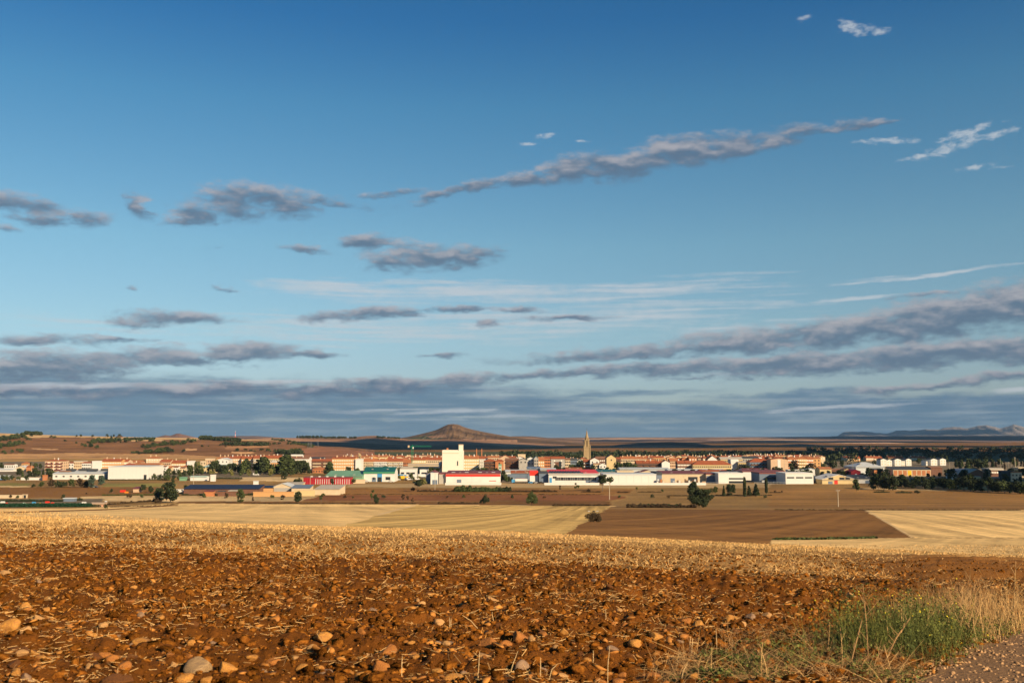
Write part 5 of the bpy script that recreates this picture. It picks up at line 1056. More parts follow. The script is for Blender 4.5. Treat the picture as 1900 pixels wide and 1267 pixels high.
def trunk_mesh(kind, var_):
    k = (kind, var_)
    if k not in _trunk:
        r_ = random.Random(var_ + 5); top = {'round': .5, 'poplar': .8, 'cypress': .8, 'conifer': .85, 'pine': .62, 'sparse': .5, 'bush': .3}[kind]
        ps = [cyl_data((0, 0, -.03), (r_.uniform(-.01, .01), 0, top), .022, .009, 6)]
        if kind in ('round', 'pine', 'sparse', 'bush'):
            for i in range(7): z = top * r_.uniform(.45, .95); t = i * .9 + r_.uniform(-.3, .3); q = r_.uniform(.14, .30); ps.append(cyl_data((0, 0, z), (math.cos(t) * q, math.sin(t) * q, z + r_.uniform(.15, .32)), .011, .003, 4))
        v, f = join(ps); o = mesh_py('trunk', v, f, BARK); me = o.data; bpy.data.objects.remove(o); _trunk[k] = me
    return _trunk[k]
_tv = [0]
def tree(kind, px_, base, top, label, leaf=LEAF, Y=None, n=600, w=1.0, group=None, cat=None, xyz=None, hgt=None, name=None):
    _tv[0] += 1; var_ = _tv[0] % 4
    if xyz: x_, Y_, z_ = xyz
    elif Y is None: x_, Y_, z_ = at(px_, base)
    else: Y_ = Y; x_ = xY(px_, Y_, base); z_ = gz(x_, Y_)
    hh = hgt if hgt else max(1.0, zY(top, Y_) - z_)
    cat = cat or ('shrub' if kind == 'bush' else 'tree'); name = name or {'round': 'broadleaf_tree', 'poplar': 'poplar_tree', 'cypress': 'cypress_tree', 'conifer': 'fir_tree', 'pine': 'pine_tree', 'sparse': 'thin_tree', 'bush': 'shrub'}[kind]
    t = empty(name, x_, Y_, z_ - .05, label, cat, group, _tv[0] * 1.3)
    for nm, me in (('crown', crown_mesh(kind, var_, n, leaf)), ('trunk', trunk_mesh(kind, var_))):
        o = bpy.data.objects.new(nm, me); col.objects.link(o); o.parent = t; o.scale = (hh * w * 1.12, hh * w * 1.12, hh * 1.3) if kind == 'bush' else (hh * w, hh * w, hh * 1.03)
    return t
T = tree
def hedge(px0, px1, py_, hpx, label, m_=LEAF, py1=None, n=None, depth=1.2, ragged=.5, cat='hedge', Y=None, name='hedge'):
    py1 = py1 or py_; k = max(4, int(abs(px1 - px0) / 3)); r_ = random.Random(int(abs(px0) * 7 + py_)); bl = []; p0 = at(px0, py_) if Y is None else (xY(px0, Y, py_), Y, gz(0, Y)); p1 = at(px1, py1) if Y is None else (xY(px1, Y, py_), Y, gz(0, Y))
    for i in range(k + 1):
        t = i / k; x_ = p0[0] + (p1[0] - p0[0]) * t; y_ = p0[1] + (p1[1] - p0[1]) * t; z_ = gz(x_, y_); hh = hpx * y_ / F * (1 - ragged * r_.random())
        bl.append((x_ - p0[0], y_ - p0[1], z_ - p0[2] + hh * .45, abs(p1[0] - p0[0]) / k * .8 + .3, depth, hh * .55))
    n = n or min(6000, k * 90); v, f = leafcloud(bl, n, max(.16, hpx * p0[1] / F * .10), np.random.default_rng(int(abs(px0))))
    o = mesh_np(name, v, f, m_); o.location = p0; return tag(o, label, cat)
# named trees in the open fields
T('round', 1289, 938, 891, 'tallest dark tree of the pair standing in the brown field', LEAF, n=3200, w=.78)
T('round', 1305, 941, 903, 'broad round dark tree against the tallest tree', LEAF, n=3200, w=1.2)
T('bush', 1297, 941, 915, 'dark undergrowth shrub joining the pair of trees', LEAF, n=3200, w=1.2)
T('pine', 1118, 911, 879, 'single dark pine before the blank hall', LEAF, n=1600, w=1.05)
T('pine', 1132, 908, 884, 'thin leaning pine branch tree behind the concrete pole', LEAFM, n=250, w=.8)
T('conifer', 1343, 921, 899, 'small slim cypress first of the row', LEAF, n=600, w=.75)
T('round', 1353, 920, 897, 'round dark tree second in the cypress row', LEAF, n=1600, w=.75); T('round', 1361, 920, 897.5, 'narrow round tree touching the second tree of the cypress row', LEAF, n=1600, w=.6)
T('cypress', 1382, 922, 884, 'tallest slim cypress in the row', LEAF, n=1600, w=.85); T('conifer', 1390, 921, 899, 'small cone shaped fir beside the tallest cypress', LEAF, n=1600, w=1.1)
T('conifer', 1403, 921, 896, 'broad fir at the end of the cypress row', LEAF, n=1600, w=1.45); T('cypress', 1422, 916, 886, 'lone slim cypress standing apart from the row', LEAF, n=1600, w=.95)
T('round', 1327, 915, 901, 'low loose shrub behind the pair of dark trees', LEAFM, n=600, w=1.0); T('bush', 1319, 914, 904, 'smaller loose shrub behind the pair of dark trees', LEAFM, n=250, w=.9)
T('bush', 1438, 913, 909, 'tiny round bush right of the lone cypress', LEAFR, n=250); T('bush', 1451, 914, 909.5, 'second tiny bush further from the lone cypress', LEAFR, n=250)
T('round', 1589, 911, 887, 'small green tree before the black roofed hall', LEAFM, n=1600, w=.75)
T('pine', 775, 912, 889, 'dark umbrella shaped tree before the white vans', LEAF, n=1600, w=1.1); T('bush', 766, 911, 903, 'brown scrub at the foot of the umbrella tree', LEAFR, n=600)
T('sparse', 690, 935, 907, 'scraggy grey-green tree in the reddish field', LEAFM, n=1600, w=.6); T('round', 698, 935, 915, 'dark bushy tree leaning on the scraggy tree', LEAF, n=1600, w=.8)
T('sparse', 748, 933, 916, 'thin grey tree in the reddish field', LEAFR, n=600, w=.9); T('sparse', 757, 933, 918, 'second thin grey tree close to the first', LEAFR, n=600, w=.7); T('sparse', 765, 935, 922, 'bare sapling beside the thin grey trees', LEAFR, n=250, w=.7)
T('round', 553, 933, 910, 'small dark tree with round crown before the cream shed', LEAF, n=1600, w=.95); T('sparse', 596, 934, 915, 'thin olive tree before the silage slab', LEAFM, n=1600, w=.95)
T('round', 446, 933, 906, 'slim field tree casting shade before the farm', LEAFM, n=1600, w=.75); T('sparse', 469, 933, 921, 'leafless grey sapling in the stubble', LEAFR, n=250, w=.8)
T('sparse', 525, 932, 918, 'faint bare bush by the orange wall', LEAFR, n=250, w=1.0); T('bush', 378, 923, 914, 'green bush at the farm corner', LEAFM, n=600)
T('bush', 901, 934, 918, 'round dark bush alone in the reddish field', LEAF, n=3200, w=.85); T('bush', 893, 934, 926, 'low bush attached to the round dark bush', LEAF, n=600, w=.8)
T('bush', 986, 937, 916, 'biggest round green bush of the reddish field', LEAFM, n=3200, w=.95)
T('bush', 1099, 968, 949, 'wide dark bramble bush between striped and brown field', LEAFR, n=3200, w=1.45); T('bush', 1107, 968, 954, 'lower flank of the wide bramble bush', LEAF, n=1600, w=1.3)
T('sparse', 1070, 912, 895, 'wispy tree before the windowed hall', LEAFM, n=600, w=.95); T('sparse', 1039, 912, 900, 'brown wispy bush before the windowed hall', LEAFR, n=600, w=.8); T('bush', 1092, 913, 906, 'rusty bush near the single pine', LEAFR, n=600); T('sparse', 1181, 912, 902, 'pale wispy bush right of the pole', LEAFY, n=250, w=.9); T('bush', 1229, 913, 907, 'small green bush in the open grass', LEAFM, n=600)
# the big farm trees
T('round', 316, 932, 892, 'big dark farm tree with a forked pale trunk', LEAF, n=3200, w=1.1); T('conifer', 319, 925, 886, 'pointed conifer rising behind the forked farm tree', LEAF, n=1600, w=1.1); T('round', 296, 930, 904, 'dark low tree beside the forked farm tree', LEAF, n=3200, w=1.3); T('round', 265, 913, 898, 'dark tree behind the maroon shed', LEAF, n=1600, w=1.0); T('round', 280, 914, 900, 'second dark tree behind the maroon shed', LEAF, n=1600, w=1.0); T('sparse', 309, 932, 918, 'twiggy grey bush at the foot of the farm tree', LEAFR, n=600, w=.9); T('bush', 293, 934, 925, 'brown bramble heap at the field edge', LEAFR, n=1600, w=1.4)
T('round', 345, 912, 899, 'tree over the farm vans', LEAF, n=600, w=1.0); T('round', 366, 916, 904, 'rounded black tree before the navy roof', LEAF, n=600, w=1.0); T('bush', 464, 917, 908, 'dark shrub at the end of the navy roof', LEAF, n=600); T('bush', 414, 916, 909, 'dark shrub among the farm hutches', LEAF, n=600); T('bush', 207, 914, 906, 'round dark shrub in the brown field', LEAF, n=600, w=.9); T('bush', 160, 917, 913.5, 'small scrub in the ploughed brown field', LEAFR, n=250)
T('bush', 195, 943, 934, 'dark shrub at the end of the long hedge', LEAF, n=600, w=1.0)
# tree clumps at the left
tl = random.Random(12)
ordn = ['first', 'second', 'third', 'fourth', 'fifth', 'sixth', 'seventh', 'eighth', 'ninth', 'tenth', 'eleventh', 'twelfth', 'thirteenth', 'fourteenth', 'fifteenth', 'sixteenth', 'seventeenth', 'eighteenth', 'nineteenth', 'twentieth']
def row(pxs, base, tops, kind, leaf, what, group, Y, w=1.0, n=600, cat=None):
    for i, p in enumerate(pxs):
        tp = tops[i % len(tops)]; kd = kind if isinstance(kind, str) else kind[i % len(kind)]; lf = leaf if not isinstance(leaf, (list, tuple)) else leaf[i % len(leaf)]
        T(kd, p, base, tp, (ordn[i] + ' ' if i < 20 else 'further ') + what, lf, Y=Y + tl.uniform(-8, 8) if Y else None, n=n, w=w, group=group, cat=cat)
row([62, 78, 94, 107, 118, 133, 148, 160], 904, [897, 893, 887, 891, 892, 888, 886, 890], ['bush', 'bush', 'round', 'bush'], [LEAF, LEAFM, LEAFR, LEAF], 'shrub from the west in the thicket before the white halls', 'thicket before the white halls', None, 1.0)
T('round', 170, 905, 880, 'blue-green tree first of the pair before the box hall', LEAFB, n=1600, w=.75); T('round', 187, 905, 881, 'blue-green tree second of the pair before the box hall', LEAFB, n=1600, w=.75)
row([3, 14, 58, 66, 75, 124, 232], 872, [857, 858, 857, 858, 859, 860, 862], 'round', [LEAF, LEAFM], 'tree from the west behind the edge-of-town houses', 'trees behind the western houses', 1090, .9)
row([36, 42, 54, 64, 72, 80, 90, 97], 885, [868, 872, 871, 867, 872, 869, 866, 873], ['round', 'conifer', 'round', 'round'], [LEAF, LEAFM, LEAF], 'tree from the west along the garden wall', 'trees along the garden wall', 840, .9)
row([284, 293, 302, 312, 322, 332, 342, 352], 884, [872, 869, 871, 868, 872, 870, 871, 866], 'round', [LEAF, LEAFM], 'tree of the dark row beside the white box hall', 'dark row beside the box hall', 870, .95)
row([4, 12, 22, 34, 48, 286, 298, 310, 322, 334], 888, [881, 882, 881, 883, 882, 880, 879, 880, 881, 880], 'bush', [LEAF, LEAFM], 'garden shrub along the lane of the white halls', 'garden shrubs along the lane', 790, 1.0)
row([351, 356, 362, 368, 372], 884, [860, 862, 857, 856, 860], ['round', 'poplar', 'poplar', 'poplar'], [LEAFM, LEAFY], 'yellowing poplar by the gold warehouse', 'yellowing poplars', 900, .8)
row([393, 399, 404, 416, 424, 432, 441, 449, 462, 473, 482], 878, [856, 853, 858, 860, 859, 858, 861, 857, 862, 859, 861], 'round', [LEAF, LEAFM, LEAF], 'round tree of the wood before the long row of flats', 'wood before the long row of flats', 935, .95)
row([458, 451, 486, 492, 480, 524, 530, 536, 541, 527, 412, 506], 878, [850, 854, 848, 847, 852, 846, 842.5, 844, 850, 850, 863, 862], 'poplar', [LEAF, LEAFM], 'tall poplar rising above the wood', 'tall poplars above the wood', 925, 1.5, 600)
row([500, 512, 520, 546, 553, 560, 566, 571, 516, 548], 878, [860, 862, 858, 852, 851, 853, 856, 862, 866, 864], 'round', [LEAFM, LEAF], 'round tree at the east end of the wood', 'east end of the wood', 930, 1.0)
row([418, 430, 448, 462, 475, 502, 542], 880, [871, 870, 871, 870, 872, 868, 867], 'round', [LEAFM, LEAFY], 'young lane tree before the wood', 'young lane trees', 880, .9)
T('round', 527, 885, 872, 'dark tree on the tan field below the poplars', LEAF, n=1600, w=1.0, Y=800); T('poplar', 612, 876, 857, 'poplar before the bright orange flats', LEAFM, n=600, Y=900, w=1.9); T('bush', 606, 876, 868, 'shrub below the poplar by the orange flats', LEAF, n=600, Y=900)
T('round', 386, 876, 868, 'small round tree at the gold warehouse corner', LEAFM, Y=930, n=250); T('bush', 392, 880, 871, 'pale shrub at the gold warehouse', LEAFY, Y=900, n=250)
row([549, 555], 895, [888, 888], 'bush', LEAF, 'dark shrub at the west end of the crimson shed', 'shrubs at the crimson shed', 720, 1.0); T('round', 616, 896, 886, 'dark shrub before the ribbed shed front', LEAF, n=600, Y=712, w=.8); T('bush', 655, 893, 886, 'small shrub on the cream yard wall', LEAFM, Y=728, n=250)
row([735, 741, 768, 776, 762, 724], 892, [879, 882, 884, 882, 876, 880], ['round', 'bush'], [LEAFM, LEAFY], 'yard tree beside the teal hall', 'yard trees beside the teal hall', 790, .8)
T('bush', 787, 896, 887, 'yellow-green bush before the gabled workshop', LEAFY, n=600, Y=718, w=1.4); T('round', 808, 880, 868, 'black tree between silo and workshop', LEAF, n=600, Y=800, w=1.3); T('round', 799, 880, 866, 'shrub on the yellow loading wall', LEAFM, n=250, Y=860)
row([888, 895, 903, 912, 921, 927, 933, 939], 888, [866, 865, 868, 870, 867, 873, 872, 874], 'round', [LEAF, LEAFM], 'street tree between the red banded hall and the flats', 'street trees by the flats', 880, .95)
row([932, 938, 944, 950, 1001, 1009], 892, [880, 878, 883, 885, 883, 881], ['round', 'bush'], [LEAF, LEAFM], 'yard tree near the tanker', 'yard trees near the tanker', 770, .9)
row([1031, 1060, 1076, 1066, 1100, 1145, 1147, 1152, 1161, 1166, 1172, 1177], 871, [862, 861, 853, 860, 862, 856, 860, 858, 857, 856, 860, 859], 'round', [LEAF, LEAFM], 'street tree between flats right of the church', 'street trees by the church', 945, .9)
row([1067, 1074, 1082], 866, [843, 844, 845], 'round', LEAF, 'big dark tree at the foot of the church tower', 'trees at the church', 1190, 1.1)
row([1383, 1389, 1436, 1440, 1468, 1474, 1486, 1490, 1506, 1497], 876, [861, 863, 866, 864, 856, 853, 867, 865, 856, 862], 'round', [LEAFM, LEAF, LEAFR], 'tree among the orange flats and the peach gable', 'trees among the orange flats', 900, .8)
row([1466, 1472, 1479, 1485, 1491, 1498, 1505], 878, [872, 871, 873, 870, 872, 871, 873], 'bush', [LEAFM, LEAF], 'garden shrub behind the slot windowed hall', 'garden shrubs behind the slot windowed hall', 815, 1.0)
# the wood at the right
wr_ = random.Random(21)
for i in range(96):
    p = 1512 + i * 4.3 + wr_.uniform(-5, 5); Y_ = 1010 + wr_.uniform(0, 330); Y_ = Y_ + 260 if 1626 < p < 1766 else Y_; T(wr_.choice(['round', 'round', 'round', 'poplar', 'conifer']), p, 866, wr_.uniform(849, 857) + (4 if p < 1660 else 0), 'dark tree of the wood behind the shaded factories', wr_.choice([LEAF, LEAF, LEAFR, LEAFM]), Y=Y_, n=600, w=1.1, group='dark wood behind the factories')
for i, (p, b_, t_, kd, w_) in enumerate([(1621, 908, 882, 'round', .9), (1630, 907, 878, 'round', .8), (1640, 909, 873, 'round', .75), (1648, 909, 884, 'round', .9), (1657, 910, 881, 'round', 1.0), (1668, 905, 890, 'bush', 1.0), (1673, 905, 878, 'round', .8), (1682, 906, 884, 'round', .9), (1694, 906, 888, 'round', 1.0), (1703, 906, 883, 'round', 1.0), (1713, 908, 884, 'sparse', 1.0), (1718, 909, 884, 'round', .9), (1729, 907, 884, 'round', 1.0), (1740, 907, 886, 'round', 1.0), (1751, 908, 884, 'round', 1.0), (1763, 909, 886, 'round', 1.0), (1775, 909, 885, 'round', 1.0), (1789, 911, 883, 'round', .9), (1801, 911, 880, 'sparse', 1.1), (1806, 912, 886, 'round', 1.0), (1820, 912, 887, 'round', 1.0), (1833, 913, 883, 'sparse', 1.0), (1842, 913, 886, 'round', 1.0), (1852, 914, 889, 'round', 1.0), (1864, 915, 891, 'bush', 1.0), (1876, 915, 893, 'round', 1.0), (1888, 916, 891, 'round', 1.0), (1899, 917, 894, 'bush', 1.0)]):
    T(kd, p, b_, t_, ('tree at the front edge of the wood, ' + ordn[i % 20] + (' from the white hall' if i < 20 else ' of its eastern part')), LEAF if i % 3 else LEAFM, n=1600, w=w_, group='front edge of the wood')
hedge(1624, 1648, 913.5, 4, 'flat dark hedge patch before the wood', LEAF, ragged=.6, depth=2); hedge(1665, 1690, 914.5, 4, 'second flat hedge patch before the wood', LEAF, ragged=.5, depth=2); T('bush', 1702, 915, 909, 'domed dark bush before the wood', LEAF, n=1600, w=1.6)
for i in range(54):
    p = 1612 + i * 5.5; Y_ = wr_.uniform(660, 760) if i % 2 else wr_.uniform(740, 900); T('round', p, 880, (wr_.uniform(883, 890) if i % 2 else wr_.uniform(866, 877) + (9 if 1650 < p < 1755 else 0)), ('shaded tree in front of the factories at the wood' if i % 2 else 'shaded tree standing among the factory roofs by the wood'), LEAF, Y=Y_, n=600, w=1.0, group='shaded trees before the factories' if i % 2 else 'shaded trees among the factory roofs')
# hedges and scrub lines
hedge(-3, 168, 941, 8.0, 'long tall clipped dark green hedge bounding the allotment', DARKP, py1=940.5, n=9000, ragged=.05, depth=.7); hedge(165, 184, 940.5, 6, 'shaggy end of the long allotment hedge', LEAF, ragged=.4, depth=.8)
hedge(0, 115, 930.5, 5, 'lower dark hedge behind the allotment clutter', LEAF, ragged=.35); hedge(136, 152, 928, 5, 'short bushy hedge beside the grey container', LEAF, ragged=.4)
hedge(190, 312, 889.5, 2.6, 'trimmed dark hedge along the white box hall', LEAF, ragged=.1, depth=.8, Y=790); hedge(398, 447, 888.5, 3.4, 'trimmed green hedge right of the white cabin', LEAF, ragged=.15); hedge(335, 398, 890, 2.4, 'low trimmed hedge before the white greenhouse', LEAF, ragged=.2)
hedge(0, 22, 919.5, 2.8, 'tuft of green behind the cream boundary wall', LEAF); hedge(192, 300, 919.0, 2.5, 'low green crop row by the farm', LEAFM, py1=918)
hedge(200, 290, 936.5, 5, 'rusty scrub along the track below the farm', LEAFR, py1=930, ragged=.7, n=2500)
hedge(776, 842, 912, 5, 'brown scrub line first before the red banded hall', LEAFR, ragged=.7); hedge(846, 872, 912, 13, 'green shrubs of the scrub line, tallest clump', LEAFM, ragged=.4, depth=2.2, n=3000); hedge(868, 925, 912, 10, 'green shrubs along the middle of the scrub line', LEAFM, ragged=.5, depth=2.2, n=4000); hedge(922, 946, 912, 10, 'dark green end clump of the scrub line', LEAF, ragged=.5, depth=2.2, n=2500); hedge(946, 1032, 912.5, 5, 'rusty low scrub beyond the green shrubs', LEAFR, ragged=.7, n=3500)
hedge(1080, 1112, 913, 2.6, 'thin dark leafy strip near the single pine', LEAFR, ragged=.7); hedge(1148, 1165, 914, 3, 'small rusty scrub patch right of the pole', LEAFR, ragged=.6); hedge(1185, 1225, 913, 2.2, 'thin line of scrub in the open grass', LEAFR, ragged=.7)
hedge(1165, 1290, 941.5, 8, 'dark thorn hedge running to the pair of trees', LEAFR, py1=942, ragged=.55, depth=1.6, n=5000); hedge(1180, 1262, 941, 8, 'green part of the thorn hedge', LEAF, ragged=.6, depth=1.4, n=2500)
hedge(1028, 1128, 938.5, 4.5, 'low dark bramble line behind the striped field', LEAFR, ragged=.5, depth=1.6, n=4500); hedge(815, 885, 934.5, 4, 'low dark bramble line by the round bush', LEAFR, ragged=.6, n=3000); hedge(640, 770, 935, 3, 'brown weeds along the gold field edge', LEAFR, ragged=.7, n=2500); hedge(470, 640, 934.5, 2.6, 'dry brown weeds before the silage slab', LEAFR, ragged=.7, n=2500)
hedge(1240, 1288, 920, 2, 'thin dark ditch weeds behind the pair of trees', LEAFR, ragged=.5); hedge(1330, 1430, 919, 2, 'dry weeds under the cypress row', LEAFR, ragged=.6); hedge(1425, 1446, 914, 2, 'weeds by the lone cypress', LEAFR, ragged=.6); hedge(1440, 1620, 1001, 2, 'green fringe of weeds at the end of the brown field', LEAFM, py1=998, ragged=.7, depth=.3, n=1500)
# far tree belt behind the town and groves on the plateau
g_ = np.random.default_rng(4); bl = []
for p in np.arange(930, 1640, 3.0):
    Y_ = 1620 + g_.uniform(-120, 260); x_ = xY(p, Y_, 850); z_ = gz(x_, Y_); hh = g_.uniform(6, 12); bl.append((x_, Y_, z_ + hh * .5, 5, 5, hh * .5))
for p in np.arange(1500, 1960, 2.4):
    Y_ = 1450 + g_.uniform(-80, 1200); x_ = xY(p, Y_, 850); z_ = gz(x_, Y_); hh = g_.uniform(7, 13); bl.append((x_, Y_, z_ + hh * .5, 6, 8, hh * .5))
v, f = leafcloud(bl, 26000, 1.3, g_); stuff(mesh_np('far_woodland', v, f, LEAF), 'dark wooded belt behind the town', 'woodland')
def grove(h, px0, px1, py0, py1, hh, n, lf, label, nm='grove'):
    bl = []; g = np.random.default_rng(int(px0 + py0))
    for i in range(int(abs(px1 - px0) * .8) + 4):
        t = g.random(); x_, y_, z_ = on_hill(h, px0 + (px1 - px0) * t, py0 + (py1 - py0) * t + g.uniform(-.6, .6)); bl.append((x_, y_, z_ + hh * .4, 5, 6, hh * g.uniform(.4, .6)))
    v, f = leafcloud(bl, n, 1.4, g); return stuff(mesh_np(nm, v, f, lf), label, 'grove')
grove(0, 54, 84, 806, 807, 8, 2500, LEAF, 'dark grove on the plateau skyline'); grove(0, 378, 455, 815.5, 819.5, 8, 5000, LEAF, 'long dark grove on the plateau by the mast'); grove(0, 380, 398, 813.5, 814, 8, 900, LEAF, 'short dark grove on the skyline'); grove(0, 422, 502, 826, 827, 8, 2600, LEAF, 'row of dark trees across the slope'); grove(0, 520, 565, 841, 845, 8, 2200, LEAF, 'dark trees in the fold below the slope'); grove(0, 532, 560, 842, 838, 7, 900, LEAF, 'dark trees at the base of the spur')
grove(0, 236, 292, 816, 815.5, 5, 1200, LEAF, 'dark hedge line below the plateau farm'); grove(2, 555, 602, 812.6, 812.6, 12, 2500, LEAF, 'far dark wood on the downs skyline'); grove(2, 604, 662, 813, 813, 8, 2000, LEAF, 'line of far trees on the downs skyline'); grove(2, 702, 745, 812, 814, 7, 1500, LEAF, 'far hedge line before the cone hill')
hx = on_hill(0, 228, 814); T('round', 0, 0, 0, 'plateau tree beside the pale farm', LEAF, xyz=hx, hgt=10, n=250)
for i, p in enumerate([150, 156, 206, 213, 219, 228, 233, 178]):
    hx = on_hill(0, p, 811); T('round', 0, 0, 0, ordn[i] + ' lonely tree on the plateau skyline', LEAF, xyz=hx, hgt=4.5 + i % 3 * 1.5, n=250, w=1.4, group='lonely skyline trees')
hx = on_hill(0, 229, 816); t = empty('farmhouse', hx[0], hx[1], hx[2], 'tiny pale farmhouse up on the plateau', 'farmhouse'); box('wall', 0, 0, 0, 12, 7, 5, PEACH, t); v, f = prism_x(-6.4, 6.4, [(-4, 5), (4, 5), (0, 7.5)]); mesh_py('roof', v, f, TILEB, t)
# scrub bushes scattered over the plateau slope: patches seen in the photograph
sr = random.Random(8); ns = 0
PATCH = ['high on the slope under the skyline grove', 'in the lower patch at the picture edge', 'just below the skyline grove', 'in the long patch below the plateau farm', 'in the small lone patch on the bare slope', 'strung along the bank below the farm', 'in the low patch above the tan field', 'on the rise between the two terraces', 'beside the gravel scar', 'at the foot of the slope by the picture edge', 'scattered on the bare upper slope', 'on the spur beside the pylons', 'on the spur below its crest', 'at the base of the spur behind the poplars', 'along the terrace below the mast']
for pi_, (a0, b0, a1, b1, cnt, hh) in enumerate([(0, 820, 66, 808, 38, 7), (2, 832, 50, 824, 38, 7), (60, 818, 60, 812, 6, 5), (176, 823, 240, 816, 34, 7), (165, 830, 178, 830, 5, 6), (200, 822, 300, 820, 12, 6), (256, 842, 345, 838, 26, 7), (275, 832, 330, 822, 34, 7), (325, 827, 365, 820, 16, 7), (0, 845, 60, 836, 10, 5), (100, 812, 200, 834, 16, 4), (540, 822, 590, 830, 26, 6), (510, 816, 550, 820, 14, 5), (440, 836, 560, 840, 14, 5), (380, 830, 560, 824, 12, 4)]):
    for i in range(cnt):
        t = sr.random(); p = a0 + (a1 - a0) * t + sr.uniform(-6, 6); q = b0 + (b1 - b0) * t + sr.uniform(-1.6, 1.6); hx = on_hill(0, max(-5, p), q)
        T('bush', 0, 0, 0, 'green scrub bush ' + PATCH[pi_], sr.choice([LEAFM, LEAFM, LEAF]), xyz=hx, hgt=hh * sr.uniform(.6, 1.2), n=250, w=1.4, group='scrub bushes ' + PATCH[pi_]); ns += 1

row([646, 664, 688, 700, 716, 741, 752, 771, 800, 812, 842, 1036, 1048, 1056, 1115, 1126, 1139, 1190, 1213, 1236], 874, [865, 867, 866, 868, 864, 866, 867, 865, 866, 867, 868, 865, 866, 864, 867, 866, 868, 867, 866, 867], 'round', [LEAF, LEAFM, LEAF], 'dark garden tree between the halls and the flats', 'garden trees between halls and flats', 905, 1.1)
row([1252, 1268, 1284, 1300, 1318, 1336, 1352, 1368, 1398, 1414, 1424, 1448, 1526, 1536, 1548, 1556, 1565, 1574, 1600, 1610], 880, [869, 870, 868, 870, 869, 871, 868, 869, 870, 868, 870, 867, 874, 872, 874, 871, 873, 872, 876, 874], 'round', [LEAF, LEAFM, LEAF], 'dark tree between the pale roofs in the eastern yards', 'trees in the eastern yards', 840, 1.1)
row([20, 33, 118, 240, 262, 310, 420, 505, 522, 640, 655, 712, 830, 860, 950, 1010, 1150, 1210, 1240, 1420], 924, [917, 919, 916, 915, 917, 916, 918, 917, 919, 918, 920, 917, 919, 918, 917, 919, 918, 917, 919, 918], 'bush', [LEAFR, LEAFM, LEAF], 'low scrub bush dotted over the fields before the town', 'scattered scrub in the fields', None, 1.1, 250)

hedge(205, 330, 941, 1.8, 'dry weeds along the farm track', LEAFR, py1=935, ragged=.8, n=1200, name='field_margin', cat='weedy margin'); hedge(1440, 1890, 946, 1.8, 'dry weeds at the top edge of the pale furrowed field', LEAFR, py1=946.5, ragged=.85, n=2600, name='field_margin', cat='weedy margin'); hedge(560, 1120, 917.5, 1.8, 'dry weeds between the two reddish strips', LEAFR, py1=917.5, ragged=.85, n=2600, name='field_margin', cat='weedy margin')
hedge(340, 470, 918.5, 4.5, 'dark scrub in front of the navy roofed farm', LEAF, py1=918.5, ragged=.8, n=2600, depth=.8)

# ------------------------------------------------------------------ foreground: clods, stones, straw
import bmesh
def ico(sub):
    bm = bmesh.new(); bmesh.ops.create_icosphere(bm, subdivisions=sub, radius=1.0)
    v = np.array([q.co[:] for q in bm.verts]); f = np.array([[q.index for q in p.verts] for p in bm.faces]); bm.free(); return v, f
def frustum_pts(n, y0, y1, g, power=1.0, u0=-.56, u1=.56):
    """points over the ground, denser near the camera the larger power is"""
    Yv = (y0 ** (2 - power) + (y1 ** (2 - power) - y0 ** (2 - power)) * g.random(n)) ** (1 / (2 - power)) if power != 2 else y0 * (y1 / y0) ** g.random(n)
    return Yv * g.uniform(u0, u1, n), Yv
def scatter_lumps(name, m, x, y, s, g, sub=1, sink=.25, flatv=(.5, .9), angular=.25, variants=24):
    bv, bf = ico(sub); z = near_z(x, y); n = len(x); var_ = []
    for k in range(variants):
        v = bv.copy(); gg = np.random.default_rng(k + 90)
        for c in range(6):
            nn = gg.normal(size=3); nn /= np.linalg.norm(nn); dd = gg.uniform(.45, .8); t = v @ nn; v -= np.maximum(t - dd, 0)[:, None] * nn
        v *= (1 + angular * gg.normal(size=(len(v), 1)) * .5); var_.append(v)
    var_ = np.array(var_); V = var_[g.integers(0, variants, n)]
    a = g.uniform(0, 6.28, n); sx = s * g.uniform(.8, 1.5, n); sy = s * g.uniform(.7, 1.1, n); sz = s * g.uniform(flatv[0], flatv[1], n)
    X_ = V[:, :, 0] * sx[:, None]; Y_ = V[:, :, 1] * sy[:, None]; Z_ = V[:, :, 2] * sz[:, None]
    tl_ = g.normal(size=n) * .3; X2 = X_ * np.cos(tl_)[:, None] - Z_ * np.sin(tl_)[:, None]; Z2 = X_ * np.sin(tl_)[:, None] + Z_ * np.cos(tl_)[:, None]
    P = np.stack([X2 * np.cos(a)[:, None] - Y_ * np.sin(a)[:, None] + x[:, None], X2 * np.sin(a)[:, None] + Y_ * np.cos(a)[:, None] + y[:, None], Z2 + (z + sz * (1 - 2 * sink) * .5)[:, None]], -1)
    Fc = (bf[None] + (np.arange(n) * len(bv))[:, None, None]).reshape(-1, 3)
    return mesh_np(name, P.reshape(-1, 3), Fc, m)
M_CLOD = mat('soil_clod', (0.215, 0.080, 0.012), 1.0, 0.20, 28.0, 0.03, island=0.6, c2=(0.085, 0.027, 0.005), spec=0.0)
M_PEB = mat('ochre_pebble', (0.42, 0.18, 0.030), 0.75, 0.15, 12.0, 0.004, island=0.42, c2=(0.22, 0.08, 0.018))
